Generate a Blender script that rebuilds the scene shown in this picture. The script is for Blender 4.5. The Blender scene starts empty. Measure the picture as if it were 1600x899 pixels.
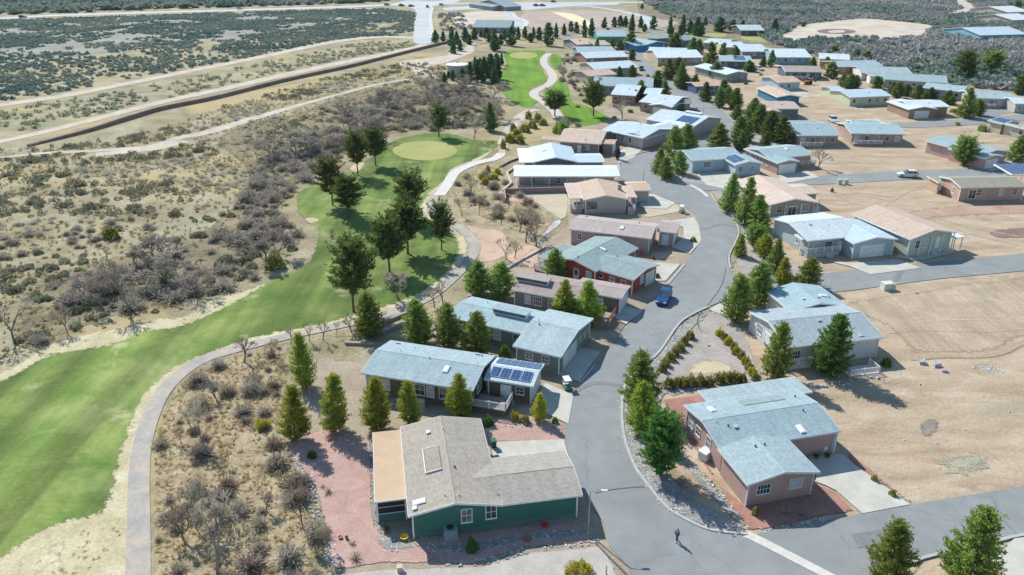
import bpy, math, random
import numpy as np
from mathutils import Vector, Matrix
from mathutils.geometry import delaunay_2d_cdt
R=math.radians
scn=bpy.context.scene
col=scn.collection
# ---------------- camera ----------------
H=52.0; F=1200.0; TH=math.atan(549.5/1200.0)
cam=bpy.data.cameras.new('camera'); co=bpy.data.objects.new('camera',cam); col.objects.link(co)
cam.sensor_width=36; cam.lens=36*F/1600; cam.clip_end=20000; cam.clip_start=0.5
co.location=(0,0,H); co.rotation_euler=(math.pi/2-TH,0,0); scn.camera=co
# ---------------- sky and sun ----------------
SUN_EL=R(41); SAZ=(-0.6,0.8)
wd=bpy.data.worlds.new("World"); scn.world=wd; wd.use_nodes=True
nt=wd.node_tree; nt.nodes.clear()
sk=nt.nodes.new('ShaderNodeTexSky'); sk.sky_type='NISHITA'; sk.sun_disc=False
sk.sun_elevation=SUN_EL; sk.sun_rotation=math.atan2(SAZ[0],SAZ[1])%(2*math.pi)
sk.air_density=1.6; sk.dust_density=0.3; sk.ozone_density=6.0
bgn=nt.nodes.new('ShaderNodeBackground'); bgn.inputs[1].default_value=0.115
wo=nt.nodes.new('ShaderNodeOutputWorld')
nt.links.new(sk.outputs[0],bgn.inputs[0]); nt.links.new(bgn.outputs[0],wo.inputs[0])
sl=bpy.data.lights.new('sun','SUN'); sl.energy=5.0; sl.angle=R(0.5); sl.color=(1.0,0.96,0.895)
so=bpy.data.objects.new('sun',sl); col.objects.link(so)
sd=Vector((SAZ[0]*math.cos(SUN_EL),SAZ[1]*math.cos(SUN_EL),math.sin(SUN_EL)))
so.rotation_euler=sd.to_track_quat('Z','Y').to_euler(); so.location=(0,0,120)
scn.view_settings.view_transform='Standard'; scn.view_settings.look='None'
scn.view_settings.exposure=0.30; scn.view_settings.gamma=1; scn.view_settings.use_curve_mapping=False
scn.render.engine='CYCLES'
try:
    scn.cycles.max_bounces=5; scn.cycles.diffuse_bounces=3; scn.cycles.glossy_bounces=2
    scn.cycles.transparent_max_bounces=10; scn.cycles.volume_bounces=0
except Exception: pass
# ---------------- helpers ----------------
CT,ST=math.cos(TH),math.sin(TH)
def P(x,y,z=0.0):
    u=x-800; v=y-449.5
    t=(H-z)/(F*ST+v*CT)
    return Vector((u*t,(F*CT-v*ST)*t,z))
def top_z(bx,by,ty):
    """height of a vertical thing whose foot is seen at (bx,by) and top at row ty"""
    g=P(bx,by); v=ty-449.5
    return max(0.2,H-g.y*(F*ST+v*CT)/(F*CT-v*ST))
def mpp(bx,by):
    """metres per photo pixel, across the view, at a ground point"""
    return H/(F*ST+(by-449.5)*CT)
def Z(ox,oy,s): return lambda x,y:(ox+x/s,oy+y/s)
def tag(o,label=None,cat=None,group=None,kind=None):
    if label: o['label']=label
    if cat: o['category']=cat
    if group: o['group']=group
    if kind: o['kind']=kind
    return o
def empty(name,loc=(0,0,0),rz=0.0,label=None,cat=None,group=None,parent=None):
    o=bpy.data.objects.new(name,None); col.objects.link(o); o.empty_display_size=.3
    o.location=loc; o.rotation_euler=(0,0,rz)
    if parent: o.parent=parent
    return tag(o,label,cat,group)
class MB:
    def __init__(s): s.v=[]; s.f=[]
    def quad(s,*ps):
        n=len(s.v); s.v+= [tuple(p) for p in ps]; s.f.append(tuple(range(n,n+len(ps)))); return s
    def hexa(s,b,t):
        n=len(s.v); k=len(b); s.v+=[tuple(p) for p in b]+[tuple(p) for p in t]
        s.f.append(tuple(n+i for i in reversed(range(k)))); s.f.append(tuple(n+k+i for i in range(k)))
        for i in range(k):
            j=(i+1)%k; s.f.append((n+i,n+j,n+k+j,n+k+i))
        return s
    def box(s,x0,x1,y0,y1,z0,z1):
        return s.hexa([(x0,y0,z0),(x1,y0,z0),(x1,y1,z0),(x0,y1,z0)],[(x0,y0,z1),(x1,y0,z1),(x1,y1,z1),(x0,y1,z1)])
    def obox(s,fr,x0,x1,y0,y1,z0,z1):
        o,ex,ey,ez=fr
        g=lambda a,b,c:o+ex*a+ey*b+ez*c
        return s.hexa([g(x0,y0,z0),g(x1,y0,z0),g(x1,y1,z0),g(x0,y1,z0)],[g(x0,y0,z1),g(x1,y0,z1),g(x1,y1,z1),g(x0,y1,z1)])
    def tube(s,p,q,r0,r1=None,k=6,cap=True):
        r1=r0 if r1 is None else r1
        p=Vector(p);q=Vector(q);d=(q-p)
        if d.length<1e-6: return s
        d.normalize(); a=d.orthogonal().normalized(); b=d.cross(a)
        n=len(s.v)
        for c,r in((p,r0),(q,r1)):
            for i in range(k):
                t=2*math.pi*i/k; s.v.append(tuple(c+(a*math.cos(t)+b*math.sin(t))*r))
        for i in range(k):
            j=(i+1)%k; s.f.append((n+i,n+j,n+k+j,n+k+i))
        if cap:
            s.f.append(tuple(n+i for i in reversed(range(k)))); s.f.append(tuple(n+k+i for i in range(k)))
        return s
    def lathe(s,prof,c=(0,0,0),k=16):
        n=len(s.v)
        for r,z in prof:
            for i in range(k):
                t=2*math.pi*i/k; s.v.append((c[0]+r*math.cos(t),c[1]+r*math.sin(t),c[2]+z))
        m=len(prof)
        for a in range(m-1):
            for i in range(k):
                j=(i+1)%k; s.f.append((n+a*k+i,n+a*k+j,n+(a+1)*k+j,n+(a+1)*k+i))
        s.f.append(tuple(n+i for i in reversed(range(k)))); s.f.append(tuple(n+(m-1)*k+i for i in range(k)))
        return s
    def build(s,name,m,parent=None,smooth=False,uv=True,bevel=0):
        me=bpy.data.meshes.new(name); me.from_pydata(s.v,[],s.f); me.validate(clean_customdata=False)
        if uv: boxuv(me)
        if smooth: me.polygons.foreach_set('use_smooth',[True]*len(me.polygons))
        me.materials.append(m); me.update()
        o=bpy.data.objects.new(name,me); col.objects.link(o)
        if parent: o.parent=parent
        if bevel:
            b=o.modifiers.new('bevel','BEVEL'); b.width=bevel; b.segments=2; b.limit_method='ANGLE'
        return o
def boxuv(me):
    ul=me.uv_layers.new(name='UVMap')
    vs=me.vertices
    for p in me.polygons:
        n=p.normal
        t=Vector((-n.y,n.x,0))
        t=t.normalized() if t.length>1e-3 else Vector((1,0,0))
        b=n.cross(t)
        for li in p.loop_indices:
            c=vs[me.loops[li].vertex_index].co
            ul.data[li].uv=(c.dot(t),c.dot(b))
def bigmesh(name,V,Fq,m,parent=None,k=4):
    """V (n,3) float array, Fq (m,k) int array"""
    me=bpy.data.meshes.new(name)
    V=np.asarray(V,dtype=np.float32); Fq=np.asarray(Fq,dtype=np.int32)
    me.vertices.add(len(V)); me.vertices.foreach_set('co',V.ravel())
    me.loops.add(Fq.size); me.loops.foreach_set('vertex_index',Fq.ravel())
    me.polygons.add(len(Fq)); me.polygons.foreach_set('loop_start',np.arange(0,Fq.size,k,dtype=np.int32))
    me.update(calc_edges=True)
    for mm in (m if isinstance(m,(list,tuple)) else [m]): me.materials.append(mm)
    if name=='_': return me
    o=bpy.data.objects.new(name,me); col.objects.link(o)
    if parent: o.parent=parent
    return o
# ---------------- materials ----------------
MC={}
class N:
    def __init__(s,name):
        s.m=bpy.data.materials.new(name); s.m.use_nodes=True; s.t=s.m.node_tree; s.t.nodes.clear()
        s.out=s.t.nodes.new('ShaderNodeOutputMaterial')
    def n(s,ty,**k):
        o=s.t.nodes.new(ty)
        for a,b in k.items():
            if a.startswith('i_'):
                key=a[2:]; key=int(key) if key.isdigit() else key.replace('_',' ')
                o.inputs[key].default_value=b
            else: setattr(o,a,b)
        return o
    def l(s,a,b): s.t.links.new(a,b)
    def noise(s,vec,scale,detail=3,rough=.6,dist=0):
        o=s.n('ShaderNodeTexNoise'); o.inputs['Scale'].default_value=scale; o.inputs['Detail'].default_value=detail
        o.inputs['Roughness'].default_value=rough; o.inputs['Distortion'].default_value=dist
        s.l(vec,o.inputs['Vector']); return o.outputs['Fac']
    def ramp(s,fac,stops,interp='LINEAR'):
        o=s.n('ShaderNodeValToRGB'); r=o.color_ramp; r.interpolation=interp
        while len(r.elements)<len(stops): r.elements.new(.5)
        for e,(p,c) in zip(r.elements,stops): e.position=p; e.color=(c[0],c[1],c[2],1)
        s.l(fac,o.inputs[0]); return o.outputs[0]
    def math(s,op,a,b=0.0,c=None,clamp=False):
        o=s.n('ShaderNodeMath',operation=op,use_clamp=clamp)
        for i,x in enumerate((a,b,c)):
            if x is None: continue
            if isinstance(x,(int,float)): o.inputs[i].default_value=x
            else: s.l(x,o.inputs[i])
        return o.outputs[0]
    def mix(s,fac,a,b,mode='MIX'):
        o=s.n('ShaderNodeMix',data_type='RGBA',blend_type=mode)
        for i,x in ((0,fac),(6,a),(7,b)):
            if isinstance(x,(int,float)): o.inputs[i].default_value=x
            elif isinstance(x,(tuple,list)): o.inputs[i].default_value=(x[0],x[1],x[2],1)
            else: s.l(x,o.inputs[i])
        return o.outputs[2]
    def bsdf(s,color,rough=.9,spec=.2,metal=0.0,bump=None,bstr=.3,bdist=.05,**kw):
        o=s.n('ShaderNodeBsdfPrincipled')
        if isinstance(color,(tuple,list)): o.inputs['Base Color'].default_value=(color[0],color[1],color[2],1)
        else: s.l(color,o.inputs['Base Color'])
        if isinstance(rough,(int,float)): o.inputs['Roughness'].default_value=rough
        else: s.l(rough,o.inputs['Roughness'])
        o.inputs['Specular IOR Level'].default_value=spec; o.inputs['Metallic'].default_value=metal
        if bump is not None:
            b=s.n('ShaderNodeBump'); b.inputs['Strength'].default_value=bstr; b.inputs['Distance'].default_value=bdist
            s.l(bump,b.inputs['Height']); s.l(b.outputs[0],o.inputs['Normal'])
        return o.outputs[0]
    def done(s,sh): s.l(sh,s.out.inputs[0]); return s.m
def mul(c,k): return (min(1,c[0]*k),min(1,c[1]*k),min(1,c[2]*k))
def plain(name,c,rough=.6,spec=.3,metal=0.0,var=.12,scale=1.5):
    if name in MC: return MC[name]
    a=N(name); tc=a.n('ShaderNodeTexCoord').outputs['Object']
    f=a.noise(tc,scale,4)
    cc=a.ramp(f,[(.3,mul(c,1-var)),(.7,mul(c,1+var))])
    MC[name]=a.done(a.bsdf(cc,rough,spec,metal)); return MC[name]
def shingle(name,c,warm=0.0):
    if name in MC: return MC[name]
    a=N(name); tc=a.n('ShaderNodeTexCoord'); uv=tc.outputs['UV']; ob=tc.outputs['Object']
    br=a.n('ShaderNodeTexBrick'); a.l(uv,br.inputs['Vector'])
    br.inputs['Scale'].default_value=1; br.inputs['Brick Width'].default_value=.34; br.inputs['Row Height'].default_value=.16
    br.inputs['Mortar Size'].default_value=.012; br.inputs['Bias'].default_value=0
    br.inputs['Color1'].default_value=(*mul(c,.86),1); br.inputs['Color2'].default_value=(*mul(c,1.12),1); br.inputs['Mortar'].default_value=(*mul(c,.62),1)
    big=a.noise(ob,.35,4,.6); fine=a.noise(uv,14,2,.8)
    k=a.mix(1.0,br.outputs[0],a.ramp(big,[(.3,(.92,.93,.93)),(.7,(1.05,1.05,1.05))]),'MULTIPLY')
    k=a.mix(1.0,k,a.ramp(fine,[(.25,(.88,.88,.88)),(.75,(1.1,1.1,1.1))]),'MULTIPLY')
    # streaks running down the slope
    mp=a.n('ShaderNodeMapping'); mp.inputs['Scale'].default_value=(1.6,.12,1); a.l(uv,mp.inputs[0])
    st=a.noise(mp.outputs[0],1.0,3)
    k=a.mix(1.0,k,a.ramp(st,[(.35,(.93,.93,.93)),(.65,(1.05,1.05,1.05))]),'MULTIPLY')
    oi=a.n('ShaderNodeObjectInfo').outputs['Random']; hs=a.n('ShaderNodeHueSaturation'); a.l(k,hs.inputs['Color']); a.l(a.math('ADD',a.math('MULTIPLY',oi,.4),.72),hs.inputs['Saturation']); a.l(a.math('ADD',a.math('MULTIPLY',a.math('FRACT',a.math('MULTIPLY',oi,7.3)),.16),.92),hs.inputs['Value']); k=hs.outputs[0]
    MC[name]=a.done(a.bsdf(k,.9,.25,bump=br.outputs[1],bstr=.25,bdist=.02)); return MC[name]
def metalroof(name,c):
    if name in MC: return MC[name]
    a=N(name); uv=a.n('ShaderNodeTexCoord').outputs['UV']
    sp=a.n('ShaderNodeSeparateXYZ'); a.l(uv,sp.inputs[0])
    w=a.math('FRACT',a.math('MULTIPLY',sp.outputs[0],2.5)); rib=a.math('LESS_THAN',w,.12)
    n=a.noise(uv,.8,3)
    k=a.mix(rib,a.ramp(n,[(.3,mul(c,.9)),(.7,mul(c,1.05))]),mul(c,.72))
    MC[name]=a.done(a.bsdf(k,.45,.4,bump=rib,bstr=.5,bdist=.03)); return MC[name]
def siding(name,c,lap=.22):
    if name in MC: return MC[name]
    a=N(name); tc=a.n('ShaderNodeTexCoord'); uv=tc.outputs['UV']; ob=tc.outputs['Object']
    sp=a.n('ShaderNodeSeparateXYZ'); a.l(ob,sp.inputs[0])
    w=a.math('FRACT',a.math('DIVIDE',sp.outputs[2],lap)); ln=a.math('LESS_THAN',w,.12)
    n=a.noise(ob,.7,4); 
    k=a.mix(a.math('MULTIPLY',ln,.55),a.ramp(n,[(.3,mul(c,.9)),(.7,mul(c,1.08))]),mul(c,.45))
    # dust on the lowest boards
    dirt=a.math('MULTIPLY',a.math('SUBTRACT',1.0,a.math('MULTIPLY',sp.outputs[2],1.4),clamp=True),.35,clamp=True)
    k=a.mix(dirt,k,(.34,.29,.23))
    MC[name]=a.done(a.bsdf(k,.7,.25,bump=w,bstr=.35,bdist=.03)); return MC[name]
M_white=plain('white_trim',(.78,.78,.77),.5)
M_trimblue=plain('grey_trim',(.62,.64,.66),.5)
a=N('window_glass'); tcn=a.n('ShaderNodeTexCoord').outputs['Object']
M_glass=a.done(a.bsdf(a.ramp(a.noise(tcn,.6,2),[(.35,(.02,.03,.04)),(.65,(.09,.12,.15))]),.08,.8))
M_blind=plain('window_blind',(.42,.47,.5),.3,.6)
M_garage=plain('garage_door_paint',(.7,.72,.74),.5)
M_dark=plain('dark_vent',(.05,.05,.055),.6)
M_black=plain('black_rubber',(.02,.02,.022),.7)
M_deckwood=plain('deck_boards',(.3,.25,.22),.8)
M_screen=plain('dark_screen',(.025,.03,.035),.5)
M_conc=plain('concrete',(.52,.51,.48),.85,.2,var=.08,scale=.7)
M_galv=plain('galvanised_pole',(.45,.47,.46),.45,.4,.6)
M_greyunit=plain('unit_casing',(.45,.47,.48),.5)
a=N('solar_cells'); uv=a.n('ShaderNodeTexCoord').outputs['UV']
br=a.n('ShaderNodeTexBrick'); br.offset=0; a.l(uv,br.inputs['Vector']); br.inputs['Scale'].default_value=1
br.inputs['Brick Width'].default_value=.5; br.inputs['Row Height'].default_value=.5; br.inputs['Mortar Size'].default_value=.02
br.inputs['Color1'].default_value=(.015,.05,.16,1); br.inputs['Color2'].default_value=(.02,.07,.2,1); br.inputs['Mortar'].default_value=(.2,.25,.3,1)
M_solar=a.done(a.bsdf(br.outputs[0],.15,.7))
# ---------------- ground, roads, grass ----------------
def catmull(pts,closed=True,n=6):
    out=[]; L=len(pts)
    rng=range(L) if closed else range(L-1)
    for i in rng:
        if closed: p0,p1,p2,p3=(np.array(pts[(i+k)%L],float) for k in(-1,0,1,2))
        else: p0,p1,p2,p3=(np.array(pts[min(max(i+k,0),L-1)],float) for k in(-1,0,1,2))
        for j in range(n):
            t=j/n; out.append(tuple(.5*((2*p1)+(-p0+p2)*t+(2*p0-5*p1+4*p2-p3)*t*t+(-p0+3*p1-3*p2+p3)*t**3)))
    if not closed: out.append(tuple(pts[-1]))
    return out
def inpoly(X,Y,poly):
    poly=np.asarray(poly); ins=np.zeros(X.shape,bool); j=len(poly)-1
    for i in range(len(poly)):
        xi,yi=poly[i]; xj,yj=poly[j]
        c=((yi>Y)!=(yj>Y))&(X<(xj-xi)*(Y-yi)/((yj-yi) if yj!=yi else 1e-9)+xi)
        ins^=c; j=i
    return ins
def segdist(X,Y,poly,closed=True):
    poly=np.asarray(poly,float); d=np.full(X.shape,1e9)
    n=len(poly); m=n if closed else n-1
    for i in range(m):
        a=poly[i]; b=poly[(i+1)%n]; ab=b-a; L=(ab**2).sum()+1e-9
        t=np.clip(((X-a[0])*ab[0]+(Y-a[1])*ab[1])/L,0,1)
        d=np.minimum(d,np.hypot(X-a[0]-t*ab[0],Y-a[1]-t*ab[1]))
    return d
def sheet_w(name,poly,m,z,grid=True,gstep=10,kind='structure',thick=0):
    """flat sheet from a world polygon, with the distance to its own border as attribute 'edge'"""
    poly=[(p[0],p[1]) for p in poly]
    pts=list(poly)
    if grid:
        A=np.array(poly); 
        # a mesh that is finer where the sheet is narrow in depth
        px=[]; 
        ar=abs(sum(A[i-1,0]*A[i,1]-A[i,0]*A[i-1,1] for i in range(len(A))))/2
        cap=max(.35,math.sqrt(ar)/14)
        ys=[A[:,1].min()]
        while ys[-1]<A[:,1].max(): ys.append(ys[-1]+min(cap,max(1.2,gstep*(ys[-1]**2+H*H)/(F*H)*.5)))
        for y in ys:
            s=min(cap,max(1.2,gstep*math.hypot(y,H)/F))
            xs=np.arange(A[:,0].min(),A[:,0].max(),s)
            if len(xs)>2000: xs=xs[::max(1,len(xs)//2000)]
            px.append(np.stack([xs,np.full(xs.shape,y)],1))
        G=np.concatenate(px); G=G+np.random.RandomState(3).uniform(-.12,.12,G.shape)*min(1,cap)
        ok=inpoly(G[:,0],G[:,1],poly); G=G[ok]
        if len(G):
            d=segdist(G[:,0],G[:,1],poly); G=G[d>min(.4,cap*.4)]
            pts+= [tuple(g) for g in G]
    n=len(poly)
    r=delaunay_2d_cdt([Vector(p) for p in pts],[],[list(range(n))],1,1e-4)
    V=np.array([(v.x,v.y) for v in r[0]]); Fc=[f for f in r[2]]
    me=bpy.data.meshes.new(name); me.from_pydata([(x,y,z) for x,y in V],[],Fc)
    e=segdist(V[:,0],V[:,1],poly)
    at=me.attributes.new('edge','FLOAT','POINT'); at.data.foreach_set('value',e.astype(np.float32))
    me.materials.append(m); me.update()
    # make faces look up
    if len(me.polygons) and me.polygons[0].normal.z<0: me.flip_normals()
    o=bpy.data.objects.new(name,me); col.objects.link(o)
    if kind: o['kind']=kind
    if thick:
        s=o.modifiers.new('thick','SOLIDIFY'); s.thickness=thick; s.offset=1
    return o
def sheet(name,px,m,k,smooth=True,**kw):
    pts=catmull(px) if smooth else px
    if name in ('road','driveway','fairway','putting_green','tee_green'): EXC.append(np.array([P(*p)[:2] for p in px]))
    return sheet_w(name,[P(*p)[:2] for p in pts],m,zk(k),**kw)
def ribbon(pts_w,w,closed=False):
    """left/right offsets of a world polyline"""
    A=np.array([(p[0],p[1]) for p in pts_w]); d=np.gradient(A,axis=0); d/=np.linalg.norm(d,axis=1)[:,None]+1e-9
    nrm=np.stack([-d[:,1],d[:,0]],1); w=np.asarray(w,float).reshape(-1,1) if np.ndim(w) else w
    return A+nrm*w/2, A-nrm*w/2
ZC=[0]; STR=[]; EXC=[]
def zk(k):
    ZC[0]+=1; return .012*k+.0013*(ZC[0]%9)
def strip(name,px,w,m,k,kind='structure',grid=True,gstep=0,thick=0):
    c=[P(*p)[:2] for p in catmull(px,False,8)]
    if np.ndim(w): w=np.interp(np.linspace(0,len(w)-1,len(c)),range(len(w)),w)
    if not np.ndim(w): w=np.full(len(c),float(w))
    STR.append((np.array([(p[0],p[1]) for p in c])[::3],float(np.mean(w)))) if name not in('kerb','tar_seal') else None
    l,r=ribbon(c,w); z=zk(k); V=[];E=[]; T=(0,.12,.3,.5,.7,.88,1); n=len(T)
    for i in range(len(c)):
        for t in T: p=l[i]*(1-t)+r[i]*t; V.append((p[0],p[1],z)); E.append(w[i]*min(t,1-t))
    Fc=[(i*n+j,i*n+j+1,(i+1)*n+j+1,(i+1)*n+j) for i in range(len(c)-1) for j in range(n-1)]
    me=bpy.data.meshes.new(name); me.from_pydata(V,[],Fc)
    me.attributes.new('edge','FLOAT','POINT').data.foreach_set('value',np.array(E,dtype=np.float32))
    me.materials.append(m); me.update()
    if me.polygons[0].normal.z<0: me.flip_normals()
    o=bpy.data.objects.new(name,me); col.objects.link(o); o['kind']=kind
    if thick: q=o.modifiers.new('thick','SOLIDIFY'); q.thickness=thick; q.offset=1
    return o
def gmat(name,stops,scale=.15,fine=2.5,soft=0,fac=.35,spots=None,bump=.25,aniso=None,streak=None,patch=None,rough=.95):
    """ground-like material; soft>0 fades its ragged border over that many metres"""
    a=N(name); ob=a.n('ShaderNodeTexCoord').outputs['Object']
    vec=ob
    if aniso:
        mp=a.n('ShaderNodeMapping'); mp.inputs['Rotation'].default_value=(0,0,aniso[0]); mp.inputs['Scale'].default_value=(1,aniso[1],1); a.l(ob,mp.inputs[0]); vec=mp.outputs[0]
    n1=a.noise(vec,scale,6,.62,.4)
    k=a.ramp(n1,stops)
    n2=a.noise(ob,fine,3,.7)
    k=a.mix(1.0,k,a.ramp(n2,[(.25,(1-fac,)*3),(.75,(1+fac*.7,)*3)]),'MULTIPLY')
    if patch:
        for (sc,thr,c,off) in patch:
            mp=a.n('ShaderNodeMapping'); mp.inputs['Location'].default_value=(off,off*.7,0); a.l(vec,mp.inputs[0])
            f=a.noise(mp.outputs[0],sc,5,.65,.3)
            f=a.math('MULTIPLY',a.math('SUBTRACT',f,thr),9.0,clamp=True)
            k=a.mix(a.math('MULTIPLY',f,.85),k,c)
    if streak:
        w=a.n('ShaderNodeMapping'); w.inputs['Rotation'].default_value=(0,0,streak[0]); w.inputs['Scale'].default_value=(streak[1],streak[1]*.04,1); a.l(ob,w.inputs[0])
        f=a.noise(w.outputs[0],1,3,.6)
        k=a.mix(1.0,k,a.ramp(f,[(.3,(1-streak[2],)*3),(.7,(1+streak[2],)*3)]),'MULTIPLY')
    if spots:
        vo=a.n('ShaderNodeTexVoronoi'); vo.inputs['Scale'].default_value=spots[0]; a.l(ob,vo.inputs['Vector'])
        sp=a.math('LESS_THAN',vo.outputs['Distance'],spots[1]); k=a.mix(a.math('MULTIPLY',sp,.8),k,spots[2])
    bs=a.bsdf(k,rough,.15,bump=n2,bstr=bump,bdist=.12)
    if soft:
        at=a.n('ShaderNodeAttribute',attribute_name='edge').outputs['Fac']
        e=a.math('DIVIDE',at,soft)
        r1=a.noise(ob,.9,5,.7); r2=a.noise(ob,5.0,2,.7)
        rr=a.math('ADD',a.math('MULTIPLY',r1,.75),a.math('MULTIPLY',r2,.35))
        f=a.math('MULTIPLY',a.math('SUBTRACT',a.math('ADD',e,.0),a.math('MULTIPLY',a.math('SUBTRACT',rr,.22),1.5)),6.0,clamp=True)
        tr=a.n('ShaderNodeBsdfTransparent'); mx=a.n('ShaderNodeMixShader')
        a.l(f,mx.inputs[0]); a.l(tr.outputs[0],mx.inputs[1]); a.l(bs,mx.inputs[2]); bs=mx.outputs[0]
    return a.done(bs)
G_desert=gmat('desert_soil',[(.3,(.20,.175,.10)),(.5,(.315,.275,.17)),(.7,(.43,.385,.265))],.09,1.6,0,.4,patch=[(.035,.52,(.42,.335,.165),7),(.05,.58,(.21,.22,.13),31),(.3,.62,(.24,.23,.16),77)],bump=.6)
G_tan=gmat('graded_soil',[(.3,(.31,.235,.155)),(.5,(.415,.325,.225)),(.72,(.51,.42,.31))],.12,2.0,3,.16,patch=[(.07,.57,(.32,.29,.205),3),(.1,.6,(.50,.46,.37),19),(.25,.63,(.27,.225,.16),39),(.05,.62,(.42,.28,.18),59),(.5,.62,(.33,.28,.20),71)],aniso=(R(8),2.5),bump=.8)
G_straw=gmat('dry_grass_turf',[(.3,(.40,.35,.20)),(.5,(.52,.46,.29)),(.7,(.60,.55,.38))],.3,3.5,2.0,.3)
dq=P(480,420)-P(100,700); FA=math.atan2(dq.y,dq.x)
G_grass=gmat('watered_turf',[(.30,(.08,.14,.028)),(.5,(.13,.19,.045)),(.68,(.21,.255,.075))],.13,2.2,2.6,.22,streak=(math.pi/2-FA,.22,.42),patch=[(.04,.54,(.24,.28,.10),5),(.12,.60,(.36,.34,.19),25),(.11,.62,(.075,.125,.025),55)],bump=.15)
G_grass2=gmat('fairway_turf_bright',[(.3,(.09,.19,.02)),(.6,(.15,.27,.03))],.08,2.0,1.2,.1,streak=(R(6),.35,.22),patch=[(.06,.6,(.26,.32,.09),9)],bump=.1)
G_green=gmat('putting_turf',[(.3,(.29,.30,.10)),(.7,(.37,.36,.14))],.12,4,.9,.08,bump=.02)
G_greyyard=gmat('grey_gravel',[(.3,(.30,.27,.24)),(.7,(.42,.38,.34))],.4,6,.5,.35,spots=(3.0,.14,(.6,.57,.53)))
G_pink=gmat('pink_gravel',[(.3,(.39,.25,.21)),(.7,(.51,.35,.295))],.5,7,.4,.3)
G_red=gmat('red_gravel',[(.3,(.31,.16,.125)),(.7,(.42,.235,.185))],.5,7,.4,.35)
G_pinksoil=gmat('pinkish_soil',[(.3,(.44,.31,.22)),(.7,(.58,.43,.32))],.25,3,2,.2)
G_dirt=gmat('dirt_track',[(.3,(.40,.35,.28)),(.7,(.58,.52,.43))],.2,2.5,.6,.15,bump=.2)
G_dirt2=gmat('pale_dirt_pad',[(.3,(.42,.36,.28)),(.7,(.60,.54,.44))],.08,1.5,4,.12)
G_brush=gmat('brush_floor',[(.3,(.15,.13,.08)),(.5,(.225,.19,.12)),(.7,(.33,.27,.17))],.12,1.6,5,.4,patch=[(.15,.58,(.40,.32,.17),13)],bump=.6)
G_orange=gmat('orange_dry_grass',[(.3,(.36,.29,.16)),(.5,(.42,.34,.18)),(.7,(.46,.34,.17))],.12,2,14,.35)
G_rocks=gmat('river_rock_bed',[(.3,(.22,.22,.21)),(.7,(.36,.35,.33))],.6,5,.3,.4,spots=(2.6,.25,(.55,.54,.50)),bump=.8)
# asphalt with tyre polish, patches and sealed cracks
a=N('asphalt'); ob=a.n('ShaderNodeTexCoord').outputs['Object']
n1=a.noise(ob,.12,5,.6,.5); n2=a.noise(ob,9,2,.8); n3=a.noise(ob,.5,5,.6)
k=a.ramp(n1,[(.3,(.215,.23,.228)),(.7,(.27,.285,.278))])
k=a.mix(1.0,k,a.ramp(n2,[(.3,(.88,.88,.88)),(.7,(1.1,1.1,1.1))]),'MULTIPLY')
k=a.mix(1.0,k,a.ramp(n3,[(.3,(.92,.92,.92)),(.7,(1.07,1.07,1.07))]),'MULTIPLY')
vo=a.n('ShaderNodeTexVoronoi',feature='DISTANCE_TO_EDGE'); vo.inputs['Scale'].default_value=.11; 
dn=a.n('ShaderNodeMapping'); a.l(ob,dn.inputs[0])
wn=a.n('ShaderNodeTexNoise'); wn.inputs['Scale'].default_value=.8; a.l(ob,wn.inputs['Vector'])
va=a.n('ShaderNodeVectorMath',operation='MULTIPLY_ADD'); a.l(wn.outputs['Color'],va.inputs[0]); va.inputs[1].default_value=(1.5,1.5,0); a.l(ob,va.inputs[2])
a.l(va.outputs[0],vo.inputs['Vector'])
cr=a.math('MULTIPLY',a.math('LESS_THAN',vo.outputs['Distance'],.0045),.3)
k=a.mix(cr,k,(.11,.115,.12))
M_asphalt=a.done(a.bsdf(k,.85,.25,bump=n2,bstr=.15,bdist=.02))
a=N('worn_path'); ob=a.n('ShaderNodeTexCoord').outputs['Object']
k=a.ramp(a.noise(ob,.35,5,.7,.6),[(.36,(.31,.30,.275)),(.48,(.36,.34,.30)),(.62,(.46,.39,.31))])
k=a.mix(1.0,k,a.ramp(a.noise(ob,4,3,.8),[(.3,(.88,.88,.88)),(.7,(1.1,1.1,1.1))]),'MULTIPLY')
M_path=a.done(a.bsdf(k,.9,.2))
# slab joints in concrete
a=N('driveway_concrete'); tc=a.n('ShaderNodeTexCoord'); ob=tc.outputs['Object']
k=a.ramp(a.noise(ob,.5,5,.6),[(.3,(.41,.405,.35)),(.7,(.54,.525,.45))])
k=a.mix(1.0,k,a.ramp(a.noise(ob,6,3,.8),[(.3,(.92,.92,.92)),(.7,(1.06,1.06,1.06))]),'MULTIPLY')
M_drive=a.done(a.bsdf(k,.85,.25))

# base sheet: out past the horizon
gx=5000
b=MB(); b.quad((-gx,-300,0),(gx,-300,0),(gx,8000,0),(-gx,8000,0)); g=b.build('ground',G_desert,uv=False); tag(g,kind='structure')
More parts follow.
